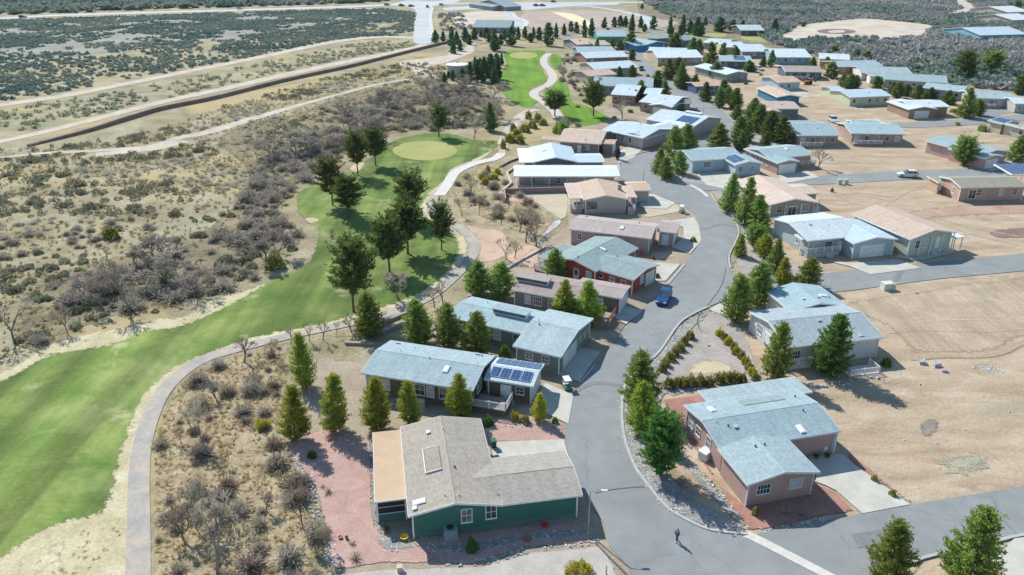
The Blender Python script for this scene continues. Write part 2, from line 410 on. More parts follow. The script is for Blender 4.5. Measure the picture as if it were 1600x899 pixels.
# graded lots on the right, the neighbourhood's soil
sheet('bare_lot_soil',[(1022,899),(1060,800),(1010,700),(1015,600),(1100,490),(1140,420),(1150,360),(1100,300),(1075,270),(1150,205),(1100,160),(1020,100),(960,85),(960,70),(1060,66),(1180,86),(1260,100),(1400,120),(1480,132),(1600,145),(1700,160),(1760,300),(1760,899),(1760,1000),(1022,1000)],G_tan,1,gstep=16)
sheet('yard_soil',[(540,560),(590,540),(640,520),(660,500),(700,480),(740,440),(790,420),(830,385),(880,350),(860,320),(800,300),(800,270),(850,225),(900,200),(960,150),(930,110),(905,85),(990,80),(1040,130),(1100,170),(1130,220),(1040,260),(1030,290),(1100,330),(1110,370),(1060,440),(1000,500),(960,560),(910,620),(900,700),(940,790),(985,860),(990,1000),(520,1000),(520,870),(470,740),(450,700),(440,640),(450,560),(470,535)],gmat('yard_soil',[(.3,(.28,.23,.165)),(.5,(.35,.29,.215)),(.7,(.43,.365,.275))],.2,3,1.5,.3,patch=[(.12,.6,(.29,.25,.19),21)],bump=.45),2,gstep=14)
# brush floors (greyer soil where the thickets stand)
sheet('thicket_floor',[(0,500),(40,440),(150,400),(260,380),(340,330),(380,280),(330,215),(460,175),(560,140),(690,130),(760,140),(800,175),(780,200),(700,205),(620,212),(560,240),(500,280),(455,305),(458,350),(475,370),(470,390),(420,430),(330,470),(200,500),(60,548),(0,560)],G_brush,1,gstep=14)
sheet('scrub_floor',[(1060,0),(1250,20),(1500,30),(1620,60),(1700,140),(1600,150),(1480,128),(1380,112),(1260,88),(1180,72),(1080,55),(1000,30),(1000,-20),(1060,-30)],G_brush,2,gstep=14)
sheet('far_scrub_floor',[(-100,8),(100,6),(340,4),(600,0),(640,-30),(-200,-30)],G_brush,2,gstep=14)
sheet('far_scrub_floor',[(-100,32),(100,28),(300,22),(500,17),(600,16),(640,30),(560,44),(400,60),(200,80),(-100,110)],gmat('grey_scrub_soil',[(.3,(.21,.215,.18)),(.7,(.33,.325,.27))],.04,1,8,.35),3,gstep=14)
for pts in ([(300,218),(340,208),(400,190),(420,196),(380,212),(320,228)],[(530,118),(600,108),(640,116),(600,128),(540,128)],[(250,165),(420,130),(540,112),(660,82),(700,75),(690,90),(560,128),(400,170),(280,190)],[(130,232),(260,240),(300,262),(200,268),(100,250)],[(1480,30),(1545,36),(1530,50),(1490,48)],[(1430,66),(1450,58),(1440,74)],[(1060,22),(1120,14),(1160,24),(1100,32)]):
    sheet('golden_grass',pts,G_orange,3,gstep=10)
# bare scrub hillside below the cart path
sheet('scrub_slope',[(262,600),(330,556),(450,530),(540,510),(640,480),(700,450),(735,410),(700,350),(690,310),(712,285),(740,262),(790,255),(800,300),(860,330),(870,350),(820,395),(760,430),(700,470),(640,500),(560,530),(470,540),(450,600),(450,700),(490,780),(516,899),(516,1000),(225,1000),(230,760),(236,680)],gmat('hillside_soil',[(.3,(.25,.205,.13)),(.5,(.37,.30,.185)),(.7,(.47,.40,.265))],.35,3,2.0,.45,patch=[(.12,.57,(.25,.24,.19),4),(.3,.6,(.30,.235,.14),44)],bump=.8),2,gstep=12)
sheet('bare_pink_soil',[(712,345),(745,352),(790,360),(806,380),(800,400),(775,412),(730,420),(700,470),(640,498),(560,520),(600,495),(690,462),(722,430),(738,398),(736,375)],G_pinksoil,4,gstep=10)
sheet('bare_pink_soil',[(770,240),(790,205),(815,172),(835,172),(832,182),(812,205),(798,235),(785,255)],G_pinksoil,4,gstep=10)
# straw fringe and turf
fair=[(-120,640),(0,587),(51,560),(64,550),(169,533),(216,513),(287,502),(371,462),(422,432),(466,415),(482,384),(486,361),(472,351),(456,334),(454,313),(453,303),(467,295),(507,279),(539,268),(556,256),(571,247),(603,223),(627,214),(667,207),(707,208),(752,219),(786,219),(782,232),(763,243),(745,252),(715,265),(702,284),(681,302),(668,322),(668,336),(690,345),(712,358),(728,378),(727,400),(712,425),(684,450),(650,470),(610,484),(560,497),(530,507),(450,524),(405,533),(337,557),(287,578),(255,604),(236,630),(224,664),(209,712),(198,765),(188,796),(168,814),(138,825),(111,827),(67,845),(20,879),(-60,930),(-300,1020),(-500,900)]
cx,cy=330,500
fr=[(p[0]+(12 if p[0]>200 and p[1]>560 else -6),p[1]-(10 if p[1]<560 else -14)) for p in fair]
sheet('straw_fringe',[(-140,628),(-10,582),(45,552),(64,538),(120,522),(165,512),(214,504),(250,492),(283,492),(330,464),(366,456),(400,444),(424,434),(470,418),(490,386),(490,362),(476,352),(460,336),(458,313),(472,298),(510,282),(545,272),(576,252),(610,228),(640,218),(680,212),(712,214),(752,226),(776,222),(776,236),(762,248),(745,256),(715,269),(704,290),(688,306),(676,330),(700,345),(735,372),(738,400),(720,432),(690,458),(620,490),(540,514),(450,534),(400,546),(340,566),(300,588),(270,620),(250,660),(240,720),(236,800),(232,899),(228,1000),(0,1020),(-500,1020)],G_straw,4,gstep=12)
sheet('fairway',fair,G_grass,5,gstep=12)
sheet('fairway',[(786,81),(820,79),(851,79),(854,84),(845,94),(848,104),(853,115),(856,128),(834,138),(829,148),(842,158),(836,166),(820,169),(806,164),(786,150),(776,128),(783,111),(789,98)],G_grass2,5,gstep=8)
sheet('fairway',[(846,146),(860,136),(872,126),(888,132),(893,148),(898,160),(918,165),(940,176),(954,184),(948,190),(935,195),(915,198),(901,196),(884,186),(867,165)],G_grass2,5,gstep=8)
sheet('fairway',[(862,85),(874,86),(880,92),(879,101),(868,112),(862,104),(856,96)],G_grass2,5,gstep=8)
def ell(cx,cy,rx,ry,n=24): return [(cx+rx*math.cos(t*2*math.pi/n),cy+ry*math.sin(t*2*math.pi/n)) for t in range(n)]
sheet('putting_green',ell(664,236,54,16),G_green,6,smooth=False)
sheet('putting_green',ell(818,87,24,5.5),G_green,6,smooth=False)
sheet('tee_green',[(1085,52),(1130,53),(1132,58),(1080,58)],G_green,5); sheet('tee_green',[(1160,56),(1190,58),(1198,66),(1160,62)],G_green,5)
G_bareturf=gmat('worn_turf',[(.3,(.46,.37,.24)),(.7,(.56,.48,.33))],.3,3,2.0,.2)
sheet('worn_turf_patch',[(465,343),(488,338),(508,342),(500,350),(480,352)],G_bareturf,6)
sheet('worn_turf_patch',[(540,262),(556,252),(576,254),(568,268),(548,272)],G_bareturf,6)
sheet('worn_turf_patch',[(10,880),(60,850),(110,838),(122,860),(70,905),(20,930)],G_straw,6)
sheet('worn_turf_patch',[(640,384),(690,400),(735,400),(715,424),(680,440),(655,420),(620,405)],gmat('thin_turf',[(.3,(.2,.2,.08)),(.7,(.32,.32,.14))],.3,3,5,.25),6)
# scrub strip scattered with shade grass between thicket and fairway
# cart path
strip('cart_path',[(214,1010),(216,899),(217,815),(217,758),(222,700),(238,645),(262,604),(310,566),(370,546),(450,526),(535,508),(610,490),(668,466),(704,438),(732,408),(741,386),(728,364),(700,346),(676,330),(679,308),(698,290),(712,268),(742,254),(772,248)],[2.1,2.1,2.05,2.05,2.0,2.0,2.0,2.1,2.1,2.1,2.1,2.1],M_path,7)
strip('cart_path',[(686,306),(698,291),(712,270),(742,256),(772,249),(784,240)],2.6,plain('pale_path',(.58,.55,.50),.9,.2),8)
strip('cart_path',[(858,84),(850,92),(851,102),(860,112),(864,122),(857,133),(842,140),(834,146),(838,153),(850,160),(866,174),(874,186)],3.4,plain('tan_path',(.50,.46,.40),.9,.2),8)
strip('dirt_track',[(840,172),(822,176),(806,190),(794,206),(786,226)],4,G_dirt,7)
# desert tracks
strip('dirt_road',[(-80,180),(0,165),(101,150),(219,127),(304,110),(405,90),(520,66),(600,58),(650,60)],[6,7,7,7,8,9,9],G_dirt,5)
strip('dirt_road',[(-80,240),(0,222),(101,199),(236,164),(337,142),(439,119),(540,97),(620,82),(668,70)],[4.5,5,6,7,8,9],G_dirt,5)
strip('dirt_track',[(-80,256),(0,247),(67,240),(150,236),(236,229),(280,216),(321,208),(388,188),(456,168),(540,145),(597,131),(640,124)],[2.5,3,4,6,3,3],G_dirt,5)
strip('dirt_track',[(150,242),(236,233),(290,221)],5,G_dirt,5)
sheet('gravel_pad',[(630,95),(660,92),(700,86),(735,74),(740,82),(700,98),(672,106),(690,124),(655,120),(640,108),(622,104)],G_dirt,6)
strip('dirt_track',[(700,86),(730,78),(738,66)],5,G_dirt,6)
sheet('sandy_field',[(1242,40),(1290,34),(1350,29),(1420,35),(1462,41),(1448,54),(1438,61),(1384,63),(1320,60),(1276,61),(1240,70),(1200,62),(1230,50)],G_dirt2,4)
sheet('sandy_field',[(708,24),(760,17),(800,22),(806,44),(740,46),(708,44)],G_dirt2,4)
sheet('sandy_field',[(806,24),(850,16),(960,18),(1040,30),(1068,36),(1040,44),(960,46),(880,44),(824,46)],gmat('brown_field',[(.3,(.34,.27,.22)),(.7,(.46,.38,.32))],.08,1.5,6,.15),4)
sheet('sandy_field',[(860,19),(900,22),(930,36),(926,46),(900,38),(870,25)],gmat('yellow_sand',[(.3,(.62,.52,.32)),(.7,(.72,.63,.42))],.08,1.5,4,.1),5)
strip('dirt_track',[(1490,-6),(1506,6),(1512,14),(1500,20),(1484,24)],[10,12,8],G_dirt,6)
strip('dirt_track',[(1340,5),(1400,3),(1460,-1)],8,G_dirt,6)
strip('dirt_track',[(1270,58),(1310,66),(1340,72)],6,G_dirt,6)
o=strip('earth_ring',[(1307+22*math.cos(t),49.5+3.2*math.sin(t)) for t in np.linspace(0,2*math.pi,20)],6,plain('dark_earth',(.2,.13,.12),.9),6)
# highway and far streets
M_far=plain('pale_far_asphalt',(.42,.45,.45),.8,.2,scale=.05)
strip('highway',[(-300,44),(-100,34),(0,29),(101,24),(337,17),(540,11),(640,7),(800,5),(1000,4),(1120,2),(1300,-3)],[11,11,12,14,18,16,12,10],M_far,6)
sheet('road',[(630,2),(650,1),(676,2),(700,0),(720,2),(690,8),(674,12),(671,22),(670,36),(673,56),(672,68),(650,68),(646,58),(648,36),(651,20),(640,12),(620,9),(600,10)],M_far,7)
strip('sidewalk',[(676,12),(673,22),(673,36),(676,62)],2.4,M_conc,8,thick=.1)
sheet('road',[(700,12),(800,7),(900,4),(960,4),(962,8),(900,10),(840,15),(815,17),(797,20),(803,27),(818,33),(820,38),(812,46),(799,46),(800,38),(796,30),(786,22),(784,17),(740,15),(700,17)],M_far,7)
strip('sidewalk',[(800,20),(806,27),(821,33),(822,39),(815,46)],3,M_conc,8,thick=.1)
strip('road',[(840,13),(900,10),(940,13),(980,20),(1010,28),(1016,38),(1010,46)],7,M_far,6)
strip('road',[(640,52),(790,58),(900,52),(985,46),(1040,50),(1110,54)],6,plain('dark_far_asphalt',(.24,.24,.25),.8),6)
# ---- village streets ----
mainroad=[(1000,1000),(985,899),(963,868),(950,850),(944,820),(921,788),(900,746),(888,712),(883,670),(890,636),(904,602),(930,572),(955,543),(975,516),(1003,486),(1038,450),(1068,416),(1090,384),(1094,366),(1092,350),(1080,331),(1056,317),(1018,303),(992,292),(972,279),(966,268),(972,254),(990,245),(1016,238),(1060,229),(1090,220),(1104,208),(1103,190),(1086,168),(1070,156),(1050,147),(1044,134),(1030,127),(1008,117),(1000,106),(997,94),(990,86),(982,80),(1000,79),(1006,90),(1020,102),(1033,115),(1052,129),(1068,139),(1096,153),(1122,170),(1140,186),(1149,200),(1147,216),(1137,229),(1100,235),(1060,241),(1026,246),(1018,257),(1019,268),(1032,280),(1062,289),(1085,293),(1108,304),(1122,324),(1143,341),(1152,362),(1146,381),(1137,401),(1139,420),(1148,444),(1140,466),(1112,478),(1082,490),(1058,508),(1030,548),(1008,570),(985,590),(973,608),(970,636),(971,668),(978,700),(992,734),(1014,764),(1040,794),(1066,812),(1110,831),(1168,838),(1206,829),(1260,822),(1323,809),(1347,803),(1421,790),(1500,777),(1600,761),(1760,738),(1760,812),(1600,838),(1540,852),(1458,870),(1418,884),(1400,900),(1390,1000)]
sheet('road',mainroad,M_asphalt,8,gstep=30)
strip('road',[(1090,440),(1160,450),(1276,444),(1364,434),(1450,424),(1600,410),(1760,392)],[7.5,7,7,7,6.6,6.6,7],M_asphalt,7,gstep=30)
strip('road',[(1060,291),(1118,293),(1209,286),(1300,281),(1402,275),(1506,271),(1620,266),(1740,262)],[5,5.5,6.5,7,7,7],M_asphalt,7,gstep=30)
strip('road',[(1370,199),(1400,196),(1431,196),(1527,190),(1640,180)],[3,6,7,7],M_asphalt,7,gstep=30)
strip('road',[(1527,188),(1548,176),(1600,172),(1660,172)],7,M_asphalt,6,gstep=30)
strip('road',[(1250,151),(1290,150),(1308,155),(1345,172)],[6,5,4],G_dirt,6,gstep=30)
G_gutter=plain('gutter_concrete',(.56,.54,.49),.85,.2)
strip('gutter',[(1166,836),(1185,845),(1230,868),(1290,899),(1340,925)],1.0,G_gutter,10,gstep=30)
strip('gutter',[(1078,290),(1092,297),(1106,308)],.8,G_gutter,10,gstep=30)
G_kerb=plain('kerb_concrete',(.40,.40,.38),.85,.2)
def kerb(px,w=.32):
    return strip('kerb',px,w,G_kerb,6,grid=False,thick=.11)
kerb([(1398,899),(1418,883),(1458,869),(1560,846),(1600,837),(1760,811)]); 
kerb([(1168,836),(1110,829),(1068,811),(1042,794),(1016,764),(994,734),(980,700),(973,668),(972,636),(975,608),(987,590),(1010,570),(1032,548),(1060,508),(1084,491),(1108,480)])
kerb([(1141,420),(1139,401),(1148,381),(1154,362),(1145,340),(1124,323),(1110,303)])
kerb([(964,268),(970,252),(990,243),(1016,236)]); kerb([(1022,268),(1034,279),(1060,287),(1076,289)])
kerb([(1146,214),(1151,200),(1142,185),(1124,169),(1098,152),(1070,138),(1054,128)])
kerb([(1042,447),(1070,414)]); kerb([(906,600),(930,571)])
# crack lines across the road mouth, sealed with tar
M_tar=plain('tar_seal',(.1,.105,.11),.5)
strip('tar_seal',[(925,843),(940,860),(955,875),(985,905)],.16,M_tar,10,grid=False)
strip('tar_seal',[(930,772),(960,766),(990,763),(1008,762)],.14,M_tar,10,grid=False)
strip('tar_seal',[(1096,520),(1090,500),(1112,470),(1128,445),(1134,420)],.12,M_tar,10,grid=False)
# ---- driveways, gravel yards ----
def drive(pts,**k): return sheet('driveway',pts,M_drive,9,smooth=False,grid=False,thick=.03,**k)
drive([(769,692),(881,688),(888,714),(770,716)])
drive([(829,640),(852,600),(883,613),(897,616),(893,636),(888,664),(859,650)])
drive([(857,582),(901,543),(938,551),(905,598)])
drive([(955,494),(976,479),(1004,487),(978,508)])
drive([(1020,411),(1063,414),(1040,440),(1010,440)])
drive([(1039,347),(1084,341),(1092,354),(1096,377),(1078,398),(1050,388),(1068,372),(1068,356)])
drive([(1000,306),(1020,304),(1056,318),(1040,328),(1000,325)])
drive([(960,240),(990,226),(1006,232),(990,247),(968,256)])
drive([(945,262),(968,258),(968,276),(945,270)])
drive([(1275,744),(1262,714),(1316,711),(1337,729),(1421,790),(1347,804),(1320,780),(1306,768),(1290,760),(1274,754)])
drive([(1293,409),(1337,412),(1404,406),(1438,420),(1360,430),(1330,418)])
drive([(1410,388),(1460,372),(1492,396),(1440,408),(1400,404)])
drive([(1076,254),(1108,268),(1160,262),(1140,298),(1104,290),(1096,282)])
drive([(1216,275),(1262,268),(1280,278),(1222,288)])
drive([(1108,485),(1128,473),(1164,490),(1160,506)])
drive([(1336,188),(1372,186),(1384,194),(1350,198)])
drive([(1540,258),(1575,250),(1590,262),(1545,268)])
drive([(1548,872),(1585,843),(1680,830),(1720,899),(1720,960),(1600,950)])
drive([(1208,142),(1252,142),(1266,148),(1215,151)])
sheet('grey_gravel_yard',[(1014,605),(1040,574),(1070,540),(1110,486),(1150,500),(1180,560),(1186,598),(1100,605),(1052,622),(1034,612)],G_greyyard,6)
sheet('sandy_patch',[(1062,588),(1082,562),(1132,560),(1158,580),(1150,588),(1100,592)],G_bareturf,7)
sheet('river_rock_border',[(974,604),(990,592),(1014,570),(1062,510),(1090,492),(1104,490),(1076,522),(1040,560),(1020,598),(1014,640),(1024,690),(1046,740),(1086,780),(1140,812),(1170,832),(1120,829),(1066,810),(1040,792),(1014,762),(993,732),(980,700),(973,668),(972,636)],G_rocks,6)
sheet('river_rock_border',[(1032,640),(1056,700),(1078,720),(1110,756),(1150,800),(1170,822),(1152,818),(1110,778),(1080,742),(1056,706),(1036,668)],G_rocks,7)
sheet('river_rock_border',[(1022,612),(1060,606),(1104,606),(1090,612),(1040,618),(1030,660),(1024,640)],G_rocks,7)
sheet('red_gravel_yard',[(1032,625),(1101,616),(1110,640),(1089,690),(1100,715),(1130,760),(1168,792),(1273,755),(1306,768),(1320,782),(1338,802),(1290,808),(1205,828),(1167,831),(1110,745),(1080,700),(1056,660)],G_red,7,smooth=False)
sheet('red_gravel_yard',[(1316,711),(1330,708),(1420,782),(1421,789),(1340,731)],G_red,7,smooth=False)
sheet('grey_gravel_yard',[(1150,410),(1156,385),(1180,380),(1240,410),(1276,434),(1240,436),(1160,430)],G_greyyard,6)
sheet('grey_gravel_yard',[(1016,262),(1022,244),(1050,240),(1100,262),(1110,288),(1070,286),(1034,276)],G_greyyard,6)
sheet('grey_gravel_yard',[(1115,300),(1160,296),(1190,320),(1200,360),(1160,390),(1156,360),(1146,338),(1128,322)],G_greyyard,6)
sheet('grey_gravel_yard',[(1150,200),(1160,180),(1200,190),(1230,225),(1200,240),(1140,234),(1152,216)],G_greyyard,6)
sheet('pink_gravel_yard',[(446,702),(470,685),(520,668),(560,684),(580,690),(584,800),(600,836),(650,850),(690,882),(600,882),(530,892),(516,880),(508,830),(496,780),(480,745)],G_pink,6)
sheet('pink_gravel_yard',[(756,650),(880,660),(884,690),(769,692),(762,676)],G_pink,6,smooth=False)
sheet('pink_gravel_yard',[(640,848),(660,838),(780,826),(900,812),(924,836),(932,850),(820,858),(740,884),(690,884)],G_pink,6,smooth=False)
sheet('river_rock_border',[(578,690),(584,690),(590,800),(600,838),(634,846),(650,852),(652,858),(600,862),(588,850),(592,838),(580,808)],G_rocks,8,smooth=False)
sheet('river_rock_border',[(655,850),(690,852),(760,846),(820,836),(900,828),(920,836),(900,840),(820,846),(770,858),(700,862)],G_rocks,8)
sheet('river_rock_border',[(449,706),(470,730),(494,760),(492,790),(506,820),(518,860),(522,899),(514,899),(510,860),(498,822),(485,790),(486,766),(464,738),(444,712)],G_rocks,8)
sheet('grey_gravel_yard',[(520,896),(600,888),(690,886),(750,884),(830,862),(940,852),(960,880),(990,960),(500,960)],gmat('pale_gravel',[(.3,(.38,.36,.32)),(.7,(.48,.45,.40))],.4,6,.5,.2),7,smooth=False)
sheet('pink_gravel_yard',[(1010,392),(1050,392),(1060,404),(1020,410)],G_pinksoil,6)
sheet('red_gravel_yard',[(1000,232),(1034,226),(1040,236),(1010,240)],G_red,7)
sheet('pink_gravel_yard',[(784,400),(840,374),(850,420),(800,416)],G_pinksoil,6)
sheet('pink_gravel_yard',[(770,300),(800,296),(880,302),(880,318),(790,318)],G_pinksoil,6)
sheet('tan_yard',[(826,304),(884,302),(888,334),(880,344),(868,340)],gmat('tan_gravel',[(.3,(.44,.38,.27)),(.7,(.52,.46,.34))],.3,5,.6,.15),6)
sheet('tan_yard',[(1006,326),(1050,318),(1066,330),(1030,338),(1008,340)],MC.get('x') or bpy.data.materials['tan_gravel'],6)
sheet('pale_rock_wash',[(856,352),(872,342),(880,350),(852,372),(824,400),(800,412),(806,396),(840,372)],gmat('pale_wash',[(.3,(.44,.43,.41)),(.7,(.6,.58,.55))],.4,5,1,.3),6)
sheet('churned_soil',[(1400,330),(1480,318),(1600,312),(1700,320),(1700,345),(1600,340),(1480,345),(1420,352)],gmat('red_brown_soil',[(.3,(.36,.24,.17)),(.7,(.48,.35,.26))],.2,3,4,.3),4)
sheet('churned_soil',[(1540,362),(1570,356),(1620,356),(1620,372),(1560,374)],gmat('dark_churned_soil',[(.3,(.18,.12,.10)),(.7,(.32,.23,.19))],.5,3,1.5,.5,bump=1.0),5)
sheet('churned_soil',[(1430,656),(1455,650),(1478,662),(1470,682),(1440,690),(1428,676)],gmat('damp_soil',[(.3,(.22,.2,.17)),(.7,(.3,.27,.23))],.5,3,1.5,.3),5)
sheet('pale_soil_patch',[(1480,420),(1540,410),(1620,420),(1620,500),(1560,520),(1480,490)],gmat('pale_soil',[(.3,(.44,.40,.33)),(.7,(.52,.48,.41))],.12,3,14,.2),5)
sheet('green_soil_patch',[(1430,700),(1520,690),(1590,720),(1560,760),(1470,760),(1430,730)],gmat('greenish_soil',[(.3,(.32,.32,.22)),(.7,(.42,.40,.29))],.2,3,5,.3),5)

G_track=gmat('wheel_track',[(.3,(.46,.385,.29)),(.7,(.54,.46,.36))],.3,3,.3,.2)
for pts in ([(1330,300),(1400,310),(1440,330),(1500,352),(1600,372)],[(1340,306),(1405,318),(1450,340),(1510,364),(1600,386)],[(1370,330),(1420,300),(1450,296)],[(1420,500),(1500,494),(1600,498)],[(1420,506),(1500,500),(1600,505)],[(1240,170),(1290,190),(1360,206),(1440,212)]):
    strip('wheel_track',pts,.55,G_track,5)
G_trackd=gmat('dark_wheel_track',[(.3,(.35,.285,.21)),(.7,(.43,.36,.275))],.3,3,.35,.3)
for pts in ([(1390,522),(1450,518),(1540,520),(1620,514)],[(1290,296),(1340,320),(1420,322)]):
    strip('wheel_track',pts,.5,G_trackd,5)

dq=P(1600,410)-P(1276,444); RA=math.atan2(dq.y,dq.x)
sheet('graded_lot',[(1300,480),(1340,462),(1420,452),(1520,436),(1640,424),(1760,412),(1760,540),(1620,534),(1598,540),(1575,552),(1540,559),(1470,560),(1425,563),(1406,546),(1370,510)],gmat('raked_soil',[(.3,(.33,.255,.175)),(.5,(.405,.32,.225)),(.7,(.48,.395,.29))],.15,2.5,3,.2,streak=(math.pi/2-RA,.9,.12),patch=[(.09,.6,(.50,.46,.38),91)],bump=.7),3,gstep=14)
# oil stains, patches and manhole lids on the road
M_patch=plain('asphalt_patch',(.19,.205,.205),.85,.2); M_patch2=plain('asphalt_patch_pale',(.25,.265,.265),.85,.2)
sheet('asphalt_patch',[(1010,505),(1030,500),(1036,520),(1014,526)],M_patch2,9,smooth=False,grid=False)
sheet('asphalt_patch',[(1330,836),(1400,826),(1412,846),(1340,858)],M_patch,9,smooth=False,grid=False)
strip('asphalt_patch',[(900,612),(930,600),(972,604)],.7,M_patch,9)
strip('asphalt_patch',[(1100,360),(1125,352),(1150,356)],.7,M_patch,9)
strip('asphalt_patch',[(1400,440),(1410,418)],.8,M_patch,9)
for pts in ([(930,899),(925,850),(945,800),(928,740),(918,690),(922,640),(945,600),(985,560),(1030,505),(1080,440),(1118,390),(1120,350),(1085,318),(1030,296)],[(1040,899),(1000,840),(985,790),(960,740),(946,690),(950,645),(972,600),(1010,560),(1050,512),(1098,450),(1132,395),(1136,352),(1100,315),(1040,288)]):
    pass
G_oil=gmat('oil_stain',[(.3,(.10,.105,.11)),(.7,(.16,.17,.17))],.8,3,1.2,.3)
for x,y,rx,ry in ((1295,790,16,5),(1340,780,14,5),(905,560,9,4),(860,610,8,4),(1360,415,12,3),(970,640,8,4),(1060,840,12,5)): sheet('oil_stain',ell(x,y,rx,ry,10),G_oil,11)
# ---------------- houses ----------------
SH_blue=shingle('shingle_pale_blue',(.34,.445,.47)); SH_blue2=shingle('shingle_blue_grey',(.26,.35,.375)); SH_grey=shingle('shingle_warm_grey',(.36,.325,.275))
SH_tan=shingle('shingle_tan',(.58,.43,.32)); SH_sage=shingle('shingle_grey_green',(.26,.34,.335)); SH_pinkgrey=shingle('shingle_pinkish_grey',(.44,.38,.35)); SH_olive=shingle('shingle_olive_grey',(.33,.31,.22))
SH_brown=shingle('shingle_brown_grey',(.40,.33,.30)); SH_white=shingle('shingle_near_white',(.55,.66,.70)); SH_dark=shingle('shingle_dark',(.22,.22,.21))
MR_white=metalroof('metal_roof_white',(.66,.70,.70)); MR_green=metalroof('metal_roof_pale_green',(.46,.56,.55)); MR_blue=metalroof('metal_roof_blue_white',(.50,.60,.65)); MR_tan=plain('patio_roof_tan',(.50,.37,.24),.8,.2,var=.08,scale=.5)
WALLN=[0]
HB={}; WN=[0]; M_curt=plain('half_drawn_curtain',(.2,.22,.23),.25,.6,scale=1.2,var=.6)
HOUSES=[]
